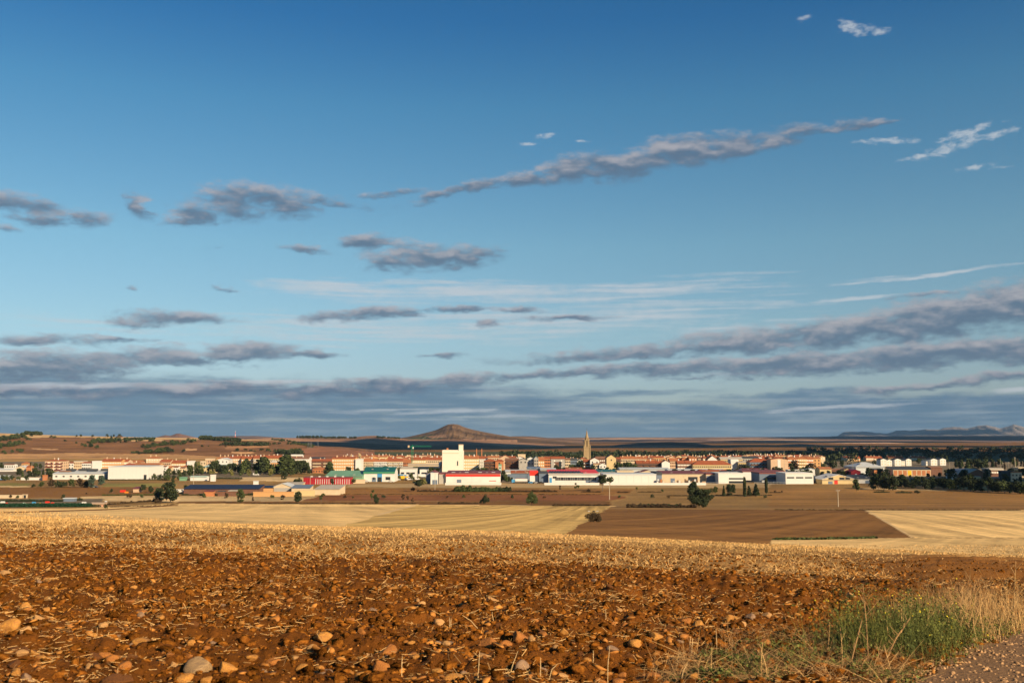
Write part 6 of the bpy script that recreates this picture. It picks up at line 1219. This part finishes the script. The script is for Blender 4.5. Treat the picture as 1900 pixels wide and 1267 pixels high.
M_ST = [mat('ochre_stone', (0.48, 0.225, 0.036), 0.75, 0.15, 7.0, 0.008, c2=(0.26, 0.11, 0.035)), mat('orange_stone', (0.36, 0.140, 0.022), 0.8, 0.15, 7.0, 0.008, c2=(0.22, 0.08, 0.025)),
        mat('buff_stone', (0.46, 0.25, 0.075), 0.75, 0.12, 7.0, 0.008, c2=(0.32, 0.17, 0.08)), mat('grey_stone', (0.26, 0.16, 0.085), 0.75, 0.12, 7.0, 0.008, c2=(0.22, 0.13, 0.08)), mat('earthy_stone', (0.26, 0.098, 0.018), 0.95, 0.15, 14.0, 0.03, c2=(0.17, 0.06, 0.02))]
M_BAND = mat('banded_grey_stone', (0.36, 0.23, 0.10), 0.7, 0.15, 3.0, 0.006, c2=(0.15, 0.095, 0.06), stretch=(1, 9, 4))
g1 = np.random.default_rng(101)
def keep_off_path(x, y, *more, margin=0.05):
    k = path_dist(x, y) < -margin; return (x[k], y[k]) + tuple(q[k] for q in more)
x, y = frustum_pts(13000, 5.2, 17.5, g1, 1.2); s = .014 + .042 * g1.random(13000) ** 2.4; x, y, s = keep_off_path(x, y, s)
stuff(scatter_lumps('soil_clods', M_CLOD, x, y, s, g1, 1, .3, (.4, .8), .55), 'crumbly red-brown clods of the ploughed field', 'clods')
x, y = frustum_pts(9000, 9, 24, g1, .6); s = .016 + .034 * g1.random(9000) ** 2; x, y, s = keep_off_path(x, y, s)
stuff(scatter_lumps('soil_clods', M_CLOD, x, y, s, g1, 0 if False else 1, .3, (.5, .9), .3), 'smaller clods towards the stubble', 'clods')
x, y = frustum_pts(8500, 5.2, 19, g1, 1.25); kl = g1.random(8500) < np.clip(.75 - .9 * x / y, .15, 1); x, y = x[kl], y[kl]; s = .006 + .045 * g1.random(len(x)) ** 3; x, y, s = keep_off_path(x, y, s)
stuff(scatter_lumps('pebbles', M_PEB, x, y, s, g1, 1, .2, (.25, .6), .8), 'small ochre pebbles strewn over the ploughed field', 'pebbles')
x, y = frustum_pts(14000, 5.2, 12, g1, 1.3); x, y, s = keep_off_path(x, y, .006 + .012 * g1.random(14000))
stuff(scatter_lumps('soil_crumbs', M_CLOD, x, y, s, g1, 1, .2, (.5, .9), .6), 'fine crumbs of red-brown soil', 'crumbs')
x, y = frustum_pts(420, 5.4, 13, g1, 1.2); x, y, s = keep_off_path(x, y, .03 + .05 * g1.random(420) ** 1.5, margin=.2)
stuff(scatter_lumps('large_clods', M_CLOD, x, y, s, g1, 2, .35, (.4, .75), .34), 'large broken clods turned up by the plough', 'clods')
# individual stones
stone_me = {}
def stone_mesh(k, m):
    if (k, m.name) not in stone_me:
        v, f = ico(3); gg = np.random.default_rng(500 + k)
        for c in range(11):
            nn = gg.normal(size=3); nn /= np.linalg.norm(nn); dd = gg.uniform(.45, .85); t = v @ nn; v = v - np.maximum(t - dd, 0)[:, None] * nn * .96
        v = v * (1 + .10 * fbm(v[:, :1] * 2.3 + k, v[:, 1:2] * 2.3 + v[:, 2:3] * 2, 3, k))
        o = mesh_np('stone', v, f, m); stone_me[(k, m.name)] = o.data; bpy.data.objects.remove(o)
    return stone_me[(k, m.name)]
srn = random.Random(77); nst = [0]
def stone(px_, py_, wpx, hpx, m, label, group='stones lying on the ploughed field'):
    x_, y_, z_ = at(px_, py_ + hpx * .35); z_ = float(near_z(np.array(x_), np.array(y_))); s = wpx * y_ / F / 2; sz = hpx * y_ / F / 2 * 1.05
    o = bpy.data.objects.new('stone', stone_mesh(nst[0] % 12, m)); col.objects.link(o); nst[0] += 1
    o.location = (x_, y_, z_ + sz * .35); o.scale = (s * 1.2, s * srn.uniform(.8, 1.1), sz * 1.25); o.rotation_euler = (srn.uniform(-.15, .15), srn.uniform(-.2, .2), srn.uniform(-.5, .5))
    if len(label.split()) < 5: label += ' lying on ploughed soil'
    return tag(o, label, 'stone', group)
O_, R_, U_, G_, E_ = M_ST
SCOL = {'ochre_stone': 'ochre', 'orange_stone': 'rusty', 'buff_stone': 'buff', 'grey_stone': 'grey-brown', 'earthy_stone': 'earth-covered'}; NAMED = []
for a in [(372, 1236, 52, 36, M_BAND, 'banded grey and tan stone with square edges'), (421, 1243, 32, 24, O_, 'bright ochre stone next to the banded stone'), (270, 1186, 54, 24, O_, 'long ochre stone with a flat back'), (17, 1171, 42, 40, O_, 'large ochre stone cut by the picture edge'), (216, 1250, 52, 26, E_, 'large dull brown slab low in the foreground'), (257, 1129, 36, 24, R_, 'orange hollowed stone'), (242, 1118, 20, 9, R_, 'small flat orange stone above the hollowed one'), (168, 1174, 20, 16, O_, 'bright yellow-ochre cube-like stone'), (192, 1166, 16, 12, U_, 'small buff stone behind the ochre cube'), (62, 1220, 15, 17, O_, 'upright ochre stone with pointed top'), (40, 1227, 20, 12, U_, 'buff stone beside the pointed one'), (84, 1124, 22, 14, O_, 'ochre stone among straw'), (50, 1123, 22, 18, O_, 'round ochre stone near the picture edge'), (70, 1157, 18, 14, U_, 'pale buff stone in the furrow'), (96, 1145, 26, 14, O_, 'ochre wedge shaped stone'), (430, 1134, 24, 18, U_, 'pale heart shaped stone'), (328, 1162, 18, 16, E_, 'earthy upright stone'), (353, 1184, 14, 13, O_, 'little ochre stone right of the long one'), (468, 1220, 24, 12, O_, 'flat ochre stone half in shade'), (323, 1222, 20, 16, U_, 'buff stone with dark hollow beside'), (603, 1184, 28, 20, O_, 'ochre stone standing on straw'), (75, 1077, 22, 12, G_, 'greyish stone far back by the furrow'), (10, 1067, 22, 12, U_, 'pale stone far back at the picture edge'), (88, 1053, 14, 8, U_, 'small far pale stone in straw'), (132, 1084, 16, 10, O_, 'far ochre stone left of the hollowed one'), (398, 1083, 16, 10, O_, 'far golden stone amid straw'), (448, 1088, 12, 7, O_, 'small far ochre stone'), (317, 1092, 18, 8, R_, 'far reddish flat stone'), (500, 1109, 18, 10, O_, 'ochre stone half buried'), (575, 1125, 14, 8, O_, 'small flat golden stone'),
    (720, 1203, 38, 26, R_, 'large orange stone with crumbling soil'), (706, 1233, 30, 26, R_, 'orange stone below the large one'), (783, 1210, 20, 22, O_, 'upright ochre stone with rounded top'), (785, 1180, 12, 20, U_, 'narrow upright buff stone'), (968, 1241, 26, 26, G_, 'grey rounded stone between two straw stalks'), (905, 1194, 32, 28, R_, 'large orange clod-like stone'), (988, 1186, 14, 14, U_, 'bright buff pebble-like stone'), (965, 1179, 30, 22, R_, 'orange-brown stone with a black hollow beneath'), (828, 1162, 12, 13, O_, 'small ochre stone by paired stubble'), (1006, 1180, 18, 18, R_, 'orange stone behind the bright buff one'), (692, 1131, 18, 10, G_, 'bluish grey stone'), (760, 1127, 22, 11, O_, 'flat ochre stone'), (727, 1104, 22, 9, O_, 'low golden stone mid field'), (748, 1091, 16, 11, U_, 'pinkish buff stone mid field'), (803, 1105, 24, 9, O_, 'long golden stone mid field'), (912, 1111, 24, 9, U_, 'pale elongated stone mid field'), (975, 1110, 16, 10, O_, 'ochre stone mid field'), (1245, 1124, 20, 10, O_, 'golden stone with flat top'), (1063, 1148, 22, 9, U_, 'pale flat stone'), (1218, 1177, 28, 17, O_, 'squat ochre stone'), (1247, 1157, 18, 16, R_, 'round orange stone'), (1085, 1162, 10, 10, R_, 'tiny bright orange stone'), (1136, 1214, 22, 12, G_, 'grey capped stone beside a straw stalk'), (1295, 1158, 20, 18, O_, 'tall ochre stone at the weeds'), (1273, 1153, 22, 16, R_, 'orange stone left of the tall ochre stone'), (1357, 1156, 24, 13, O_, 'ochre stone near the weeds'), (1376, 1163, 22, 12, U_, 'buff stone by dry stalks'), (1580, 1110, 20, 12, U_, 'pale stone behind the green weeds'), (840, 1256, 34, 18, O_, 'ochre stone at the very bottom edge'), (925, 1258, 22, 16, O_, 'ochre stone at the bottom by a straw stalk'), (1016, 1226, 20, 14, R_, 'orange stone right of the grey rounded stone'), (655, 1204, 12, 10, U_, 'small pale stone'), (670, 1178, 14, 13, R_, 'triangular orange stone'), (650, 1158, 16, 12, R_, 'orange lump at mid foreground'), (525, 1196, 18, 10, G_, 'grey stone in loose soil'), (560, 1230, 22, 12, O_, 'low ochre stone near straw'), (1420, 1120, 18, 10, O_, 'ochre stone far right of centre'), (1330, 1190, 24, 16, E_, 'brown stone under dry straw'), (1150, 1260, 26, 14, R_, 'orange stone at the bottom near the weeds')]:
    stone(*a); NAMED.append((a[0], a[1], a[5]))
for i in range(228):
    py_ = srn.uniform(1062, 1262); px_ = srn.uniform(0, 1480 - max(0, py_ - 1180) * 1.5); k = ((py_ - 1000) / 260) ** .9; wpx = srn.uniform(12, 32) * k; m_ = srn.choice([O_, O_, R_, R_, U_, E_, E_, G_]); nb_ = min(NAMED, key=lambda q: math.hypot(q[0] - px_, q[1] - py_))[2]
    stone(px_, py_, wpx, wpx * srn.uniform(.5, .85), m_, f"{'medium' if wpx > 17 else 'small'} {SCOL[m_.name]} stone near the {nb_}"[:110])

# straw
ESTR = mat('earthy_straw', (0.44, 0.21, 0.05), 0.8, 0.2, 3.0, island=0.5, spec=0.1)
STUB = mat('weathered_stubble', (0.46, 0.29, 0.11), 0.8, 0.15, 3.0, island=0.4, spec=0.1)
STRAW = mat('dry_straw', (0.54, 0.33, 0.125), 0.7, 0.10, 3.0, island=0.28, spec=0.35); STRAWG = mat('pale_straw', (0.60, 0.41, 0.19), 0.7, 0.08, 3.0, island=0.25, spec=0.35)
def ribbons(base, direc, length, width, seg, g, droop=0.0, side=None):
    """bent flat blades: base (n,3), unit direction (n,3)"""
    n = len(base); side = g.normal(size=(n, 3)) if side is None else side; side = np.cross(direc, side); side /= np.linalg.norm(side, axis=1)[:, None] + 1e-9
    bend = g.normal(size=(n, 3)) * np.array([1, 1, .2]); bend -= (bend * direc).sum(1)[:, None] * direc; pts = []
    for k in range(seg + 1):
        t = k / seg; p = base + direc * (length * t)[:, None] + bend * (length * droop * t * t)[:, None] - np.array([0, 0, 1]) * (length * abs(droop) * .6 * t * t)[:, None]
        w = (width * (1 - .75 * t * (seg > 1)))[:, None] * side * .5; pts += [p - w, p + w]
    V = np.stack(pts, 1).reshape(-1, 3); m = 2 * (seg + 1); q = np.array([[2 * k, 2 * k + 1, 2 * k + 3, 2 * k + 2] for k in range(seg)])
    Fc = (q[None] + (np.arange(n) * m)[:, None, None]).reshape(-1, 4); return V, Fc
def clumpy(x, y, g, thr, sc_=1.0, seed=0):
    k = fbm(x / sc_, y / sc_, 3, seed) + g.normal(size=len(x)) * .06 > thr; return x[k], y[k]
def blades(name, x, y, g, lmin, lmax, wid, m, up=1.0, seg=1, droop=.0, label=None, lean=.35, cat=None, z=None):
    n = len(x); z = near_z(x, y) if z is None else z; d_ = g.normal(size=(n, 3)) * np.array([lean, lean, .12]) + np.array([0, 0, up]); d_ /= np.linalg.norm(d_, axis=1)[:, None]
    L_ = lmin + (lmax - lmin) * g.random(n) ** 1.6; w_ = wid(y) if callable(wid) else np.full(n, wid)
    v, f = ribbons(np.stack([x, y, z], 1), d_, L_, w_, seg, g, droop); o = mesh_np(name, v, f, m); return stuff(o, label, cat)
g2 = np.random.default_rng(202)
# loose straw on the soil
x, y = frustum_pts(42000, 5.0, 18, g2, 1.0); x, y = clumpy(x, y, g2, -.01, .7, 5); x, y = keep_off_path(x, y)
n = len(x); z = near_z(x, y) + .012 + .02 * g2.random(n); d_ = g2.normal(size=(n, 3)) * np.array([1, 1, .22]); d_ /= np.linalg.norm(d_, axis=1)[:, None]
v, f = ribbons(np.stack([x, y, z], 1), d_, .015 + .10 * g2.random(n) ** 2.4, .0028 + .00014 * y, 1, g2); stuff(mesh_np('loose_straw', v, f, STRAW), 'bits of straw strewn over the ploughed soil', 'straw')
x, y = frustum_pts(42000, 9, 19, g2, .3); x, y = clumpy(x, y, g2, -.02, 1.5, 15); x, y = keep_off_path(x, y)
blades('straw_stubs', x, y, g2, .02, .075, lambda q: .003 + .00025 * q, ESTR, .45, 1, 0, 'straw stubs sticking out of the far furrows', .9, 'straw')
# stubble band
def sb(n, y0, y1, thr, sc_, seed, mat_, l0, l1, up, lean, label, u0=-.56, u1=.56, wk=.00026, power=.3):
    x, y = frustum_pts(n, y0, y1, g2, power, u0, u1); x, y = clumpy(x, y + 0, g2, thr, sc_, seed); x, y = keep_off_path(x, y); kr = (g2.random(len(x)) > np.clip((x / y - .30) / .12, 0, .88) * (y < 29)); x, y = x[kr], y[kr]
    return blades('stubble', x, y, g2, l0, l1, lambda q: .004 + wk * q, mat_, up, 1, 0, label, lean, 'stubble')
sb(80000, 16.0, 44, -.05, .8, 25, STUB, .03, .085, .5, .9, 'ragged straw stubble of the unploughed band')
sb(16000, 17.2, 26, .03, 1.1, 26, STRAW, .03, .11, .6, .8, 'pale straw tufts along the near edge of the stubble')
sb(5000, 16.2, 18.4, .04, .7, 28, STRAW, .03, .10, .6, .8, 'pale straw fringe where ploughing stopped')
sb(46000, 27, 46, -.5, 3, 27, STRAW, .02, .075, .8, .6, 'taller pale grass strip along the brow of the field', wk=.00035)
# tall single straw stalks
def stalk(px_, py_, px2, py2, label, branches=0, m=STRAWG, r=.0035, group=None, kind='straw_stalk', cat='straw stalk', leafm=None):
    x_, y_, z_ = at(px_, py_); z_ = float(near_z(np.array(x_), np.array(y_))); a, c, s = ray(px2, py2); x2, z2 = a / c * y_, EYE + s / c * y_
    t = empty(kind, x_, y_, z_, label, cat, group); top = Vector((x2 - x_, srn.uniform(-.03, .03), z2 - z_)); mid = top * .5 + Vector((srn.uniform(-.01, .01), 0, .01)); L_ = top.length
    v, f = join([cyl_data((0, 0, -.02), mid, r, r * .9, 5), cyl_data(mid, top, r * .9, r * .5, 5)]); mesh_py('stem', v, f, m, t)
    for i in range(branches):
        q = .35 + .6 * i / max(1, branches); p = top * q; an = srn.uniform(0, 6.28); d2 = Vector((math.cos(an) * .7, math.sin(an) * .7, .8)).normalized() * L_ * srn.uniform(.12, .3); rod('twig', p, p + d2, r * .6, r * .25, m, t, 4)
    if leafm:
        n_ = 50; pp = np.array([list(top * srn.uniform(.25, 1.0)) for _ in range(n_)]) + np.random.default_rng(int(px_)).normal(size=(n_, 3)) * .018
        v, f = leafcloud([(*p_, .012, .012, .015) for p_ in pp], 160, .006, np.random.default_rng(int(px_) + 1)); o = mesh_np('leaves', v, f, leafm, t)
for i, (a, b, c_, d2, lb) in enumerate([(745, 1269, 746, 1217, 'upright straw stalk alone at the bottom edge'), (886, 1269, 890, 1207, 'tall straw stalk left of the grey rounded stone'), (942, 1269, 961, 1206, 'leaning straw stalk touching the grey rounded stone'), (1002, 1269, 1003, 1220, 'straw stalk right of the grey rounded stone'), (1018, 1262, 1034, 1231, 'short leaning straw stalk'), (1097, 1238, 1101, 1207, 'short straw stalk standing in clods'), (1127, 1266, 1131, 1197, 'tallest straw stalk before the weeds'), (834, 1168, 834, 1146, 'left one of the paired stubble stalks'), (838, 1166, 838, 1147, 'right one of the paired stubble stalks'), (1122, 1160, 1124, 1132, 'pair of thin stalks further off'), (917, 1158, 913, 1134, 'thin stalk in the furrow'), (1330, 1220, 1328, 1168, 'straw stalk at the edge of the weeds'), (1280, 1210, 1282, 1180, 'double straw stub near the weeds'), (1283, 1211, 1286, 1184, 'second double straw stub near the weeds'), (1263, 1262, 1276, 1230, 'bent stalk low by the weeds'), (890, 1160, 858, 1140, 'fallen thin straw stalk on clods')]):
    stalk(a, b, c_, d2, lb, group='straw stalks in the foreground')
# ------------------------------------------------------------------ roadside weeds and path
GREENW = mat('weed_green', (0.145, 0.150, 0.030), 0.8, 0.25, 3.0, island=0.6, c2=(0.055, 0.075, 0.018)); FLOWER = mat('yellow_flower', (0.70, 0.56, 0.03), 0.7, 0.05, 4.0); DRYB = mat('dry_brown_weed', (0.36, 0.21, 0.085), 0.8, 0.15, 4.0, island=0.4)
g3 = np.random.default_rng(303)
def px_points(poly, n, g):
    xs = [p[0] for p in poly]; ys = [p[1] for p in poly]; P = []
    while len(P) < n:
        a = g.uniform(min(xs), max(xs), n); b = g.uniform(min(ys), max(ys), n); k = inpoly(a, b, poly); P += list(zip(a[k], b[k]))
    P = P[:n]; W_ = np.array([at(a, b)[:2] for a, b in P]); return W_[:, 0], W_[:, 1]
def around(cx, cy, per, spread, g):
    x = np.repeat(cx, per) + g.normal(size=len(cx) * per) * spread; y = np.repeat(cy, per) + g.normal(size=len(cx) * per) * spread; return x, y
cx_, cy_ = px_points([(1560, 1185), (1640, 1175), (1760, 1165), (1900, 1150), (1900, 1160), (1800, 1200), (1740, 1222), (1660, 1225), (1570, 1215)], 150, g3)
x, y = around(cx_, cy_, 26, .18, g3); x, y = keep_off_path(x, y, margin=.0); n = len(x); hh = np.where(x / y > .44, .20, .36) * (1 + 2.4 * fbm(x / .45, y / .45, 2, 12))
z = near_z(x, y); d_ = g3.normal(size=(n, 3)) * np.array([.28, .28, .05]) + np.array([0, 0, 1]); d_ /= np.linalg.norm(d_, axis=1)[:, None]; L_ = hh * (.35 + .75 * g3.random(n))
v, f = ribbons(np.stack([x, y, z], 1), d_, L_, np.full(n, .0035), 3, g3, .18); stuff(mesh_np('green_weeds', v, f, GREENW), 'thick green weeds beside the gravel path', 'weeds')
tips = np.stack([x, y, z], 1) + d_ * (L_ * g3.uniform(.25, 1.0, n))[:, None]
k = g3.random(n) < 1.0; bl = np.concatenate([tips, np.full((n, 3), .02)], 1); v, f = leafcloud(bl, 8000, .0075, g3); stuff(mesh_np('weed_leaves', v, f, GREENW), 'small leaves of the roadside weeds', 'weeds')
kk = g3.choice(n, 130); tp = (np.stack([x, y, z], 1) + d_ * (L_ * 1.0)[:, None])[kk]; v, f = leafcloud(np.concatenate([tp, np.full((len(kk), 3), .006)], 1), 420, .0055, g3); stuff(mesh_np('yellow_flowers', v, f, FLOWER), 'tiny yellow flowers on the weeds', 'flowers')
# sparse low green between the clods in front
cx_, cy_ = px_points([(1270, 1230), (1400, 1190), (1560, 1180), (1700, 1235), (1690, 1266), (1260, 1266)], 60, g3); x, y = around(cx_, cy_, 36, .07, g3); x, y = keep_off_path(x, y); blades('green_weeds', x, y, g3, .04, .17, .005, GREENW, .8, 2, .3, 'low green tufts among dry straw', .7, 'weeds')
x, y = around(cx_[:40], cy_[:40], 60, .09, g3); x, y = keep_off_path(x, y); z = near_z(x, y); v, f = leafcloud(np.stack([x, y, z + .03, np.full(len(x), .02), np.full(len(x), .02), np.full(len(x), .03)], 1), 6000, .009, g3); stuff(mesh_np('weed_leaves', v, f, GREENW), 'leaves of the low green tufts', 'weeds')
# dry grasses: mixed litter and the tall clump at the frame's edge
cx_, cy_ = px_points([(1230, 1225), (1400, 1185), (1560, 1175), (1720, 1240), (1690, 1267), (1200, 1267)], 130, g3); x, y = around(cx_, cy_, 40, .10, g3); x, y = keep_off_path(x, y); blades('dry_grass', x, y, g3, .06, .30, .0038, DRYB, .45, 2, .25, 'tangled dry grass along the field corner', .9, 'dry grass')
x, y = around(cx_[:60], cy_[:60], 10, .10, g3); x, y = keep_off_path(x, y); blades('dry_grass', x, y, g3, .10, .40, .004, STRAW, .45, 2, .1, 'pale fallen straws in the field corner', 1.0, 'dry grass')
cx_, cy_ = px_points([(1740, 1165), (1800, 1130), (1960, 1110), (1960, 1165), (1830, 1188)], 60, g3); x, y = around(cx_, cy_, 34, .20, g3); x, y = keep_off_path(x, y, margin=-.02); blades('dry_grass', x, y, g3, .12, .52, .004, STRAW, 1.0, 3, .25, 'tall golden dry grass at the bend of the path', .22, 'dry grass')
cx_, cy_ = px_points([(1600, 1165), (1700, 1120), (1820, 1090), (1830, 1150), (1700, 1185)], 70, g3); x, y = around(cx_, cy_, 34, .16, g3); x, y = keep_off_path(x, y); blades('dry_grass', x, y, g3, .10, .38, .0045, DRYB, 1.0, 3, .25, 'rusty dry grass behind the green weeds', .3, 'dry grass')
for a in [(1612, 1236, 1601, 1082, 'tall leaning mustard weed above the green weeds', 9, DRYB, .005, GREENW), (1575, 1248, 1600, 1150, 'brown stalk leaning on the tall mustard weed', 2, DRYB, .006, None), (1528, 1238, 1549, 1188, 'dry broken stalk in the field corner', 2, DRYB, .005, None), (1682, 1185, 1686, 1092, 'green sprig standing behind the weeds', 7, GREENW, .003, GREENW), (1798, 1160, 1798, 1055, 'tall branching dry weed by the ruts', 10, DRYB, .0045, None), (1880, 1140, 1884, 1040, 'tall dry weed in the golden grass', 6, STRAW, .005, None), (1640, 1232, 1690, 1145, 'branching dry thistle stem across the green weeds', 8, DRYB, .006, None), (1510, 1245, 1516, 1158, 'slender green stalk left of the weeds', 4, GREENW, .003, GREENW), (1655, 1243, 1640, 1195, 'forked straw in front of the weeds', 3, STRAW, .004, None), (1412, 1255, 1414, 1190, 'dry stalk near the field corner', 3, STRAW, .004, None), (1425, 1262, 1412, 1205, 'curved dry stalk near the field corner', 2, STRAW, .004, None), (1825, 1140, 1830, 1075, 'thin dry weed left of the golden grass', 5, DRYB, .004, None)]:
    stalk(a[0], a[1], a[2], a[3], a[4], a[5], a[6], a[7], kind='dry_weed', cat='weed', leafm=a[8])
for i, a_ in enumerate(sorted(srn.uniform(1540, 1860) for _ in range(16))):
    b_ = 1245 - (a_ - 1540) * .28 + srn.uniform(-12, 4); h_ = srn.uniform(45, 95) * (1 - (a_ - 1540) / 900)
    stalk(a_, b_, a_ + srn.uniform(-16, 16), b_ - h_, f'thin dry weed stem in the verge, {ordn[i]} from the field corner', srn.randint(2, 6), srn.choice([DRYB, STRAW, GREENW]), .0032, 'thin dry weed stems in the verge', 'dry_weed', 'weed')
# gravel path
M_PATH = mat('gravel_path', (0.22, 0.125, 0.055), 0.95, 0.18, 30.0, 0.012, c2=(0.11, 0.058, 0.026)); M_GRAV = mat('path_gravel', (0.36, 0.21, 0.10), 0.85, 0.12, 20.0, island=0.5)
L0 = np.array(PA[:2]); nn_, mm_ = 260, 60; u_ = np.linspace(-6, 60, nn_); w_ = np.linspace(-.12, 3.2, mm_) ; U, Wd = np.meshgrid(u_, w_, indexing='ij')
jag = .12 * fbm(U * 2, U * 0 + 3, 3, 91) * 2; Xp = L0[0] + _pd[0] * U + _pn[0] * (Wd + jag * (1 - Wd / 3.2)); Yp = L0[1] + _pd[1] * U + _pn[1] * (Wd + jag * (1 - Wd / 3.2))
Zp = np.where(Yp > .3, near_z(Xp, np.maximum(Yp, .3)), 0) + .015 + .012 * fbm(Xp * 9, Yp * 9, 2, 93)
structure(mesh_np('gravel_path', np.stack([Xp, Yp, Zp], -1).reshape(-1, 3), grid_faces(nn_, mm_)[:, ::-1], M_PATH, smooth_=True))
gu = g3.uniform(-3, 9, 11000); gw_ = np.abs(g3.normal(size=11000)) * 1.1 - .24; x = L0[0] + _pd[0] * gu + _pn[0] * gw_; y = L0[1] + _pd[1] * gu + _pn[1] * gw_; s = .006 + .018 * g3.random(11000) ** 2
stuff(scatter_lumps('path_pebbles', M_GRAV, x, y, s, g3, 1, -.35, (.5, .9), .2), 'loose gravel on the path', 'gravel')
print('OBJECTS', len(bpy.data.objects), 'TRIS', sum(len(m.loops) - 2 * len(m.polygons) for m in bpy.data.meshes))
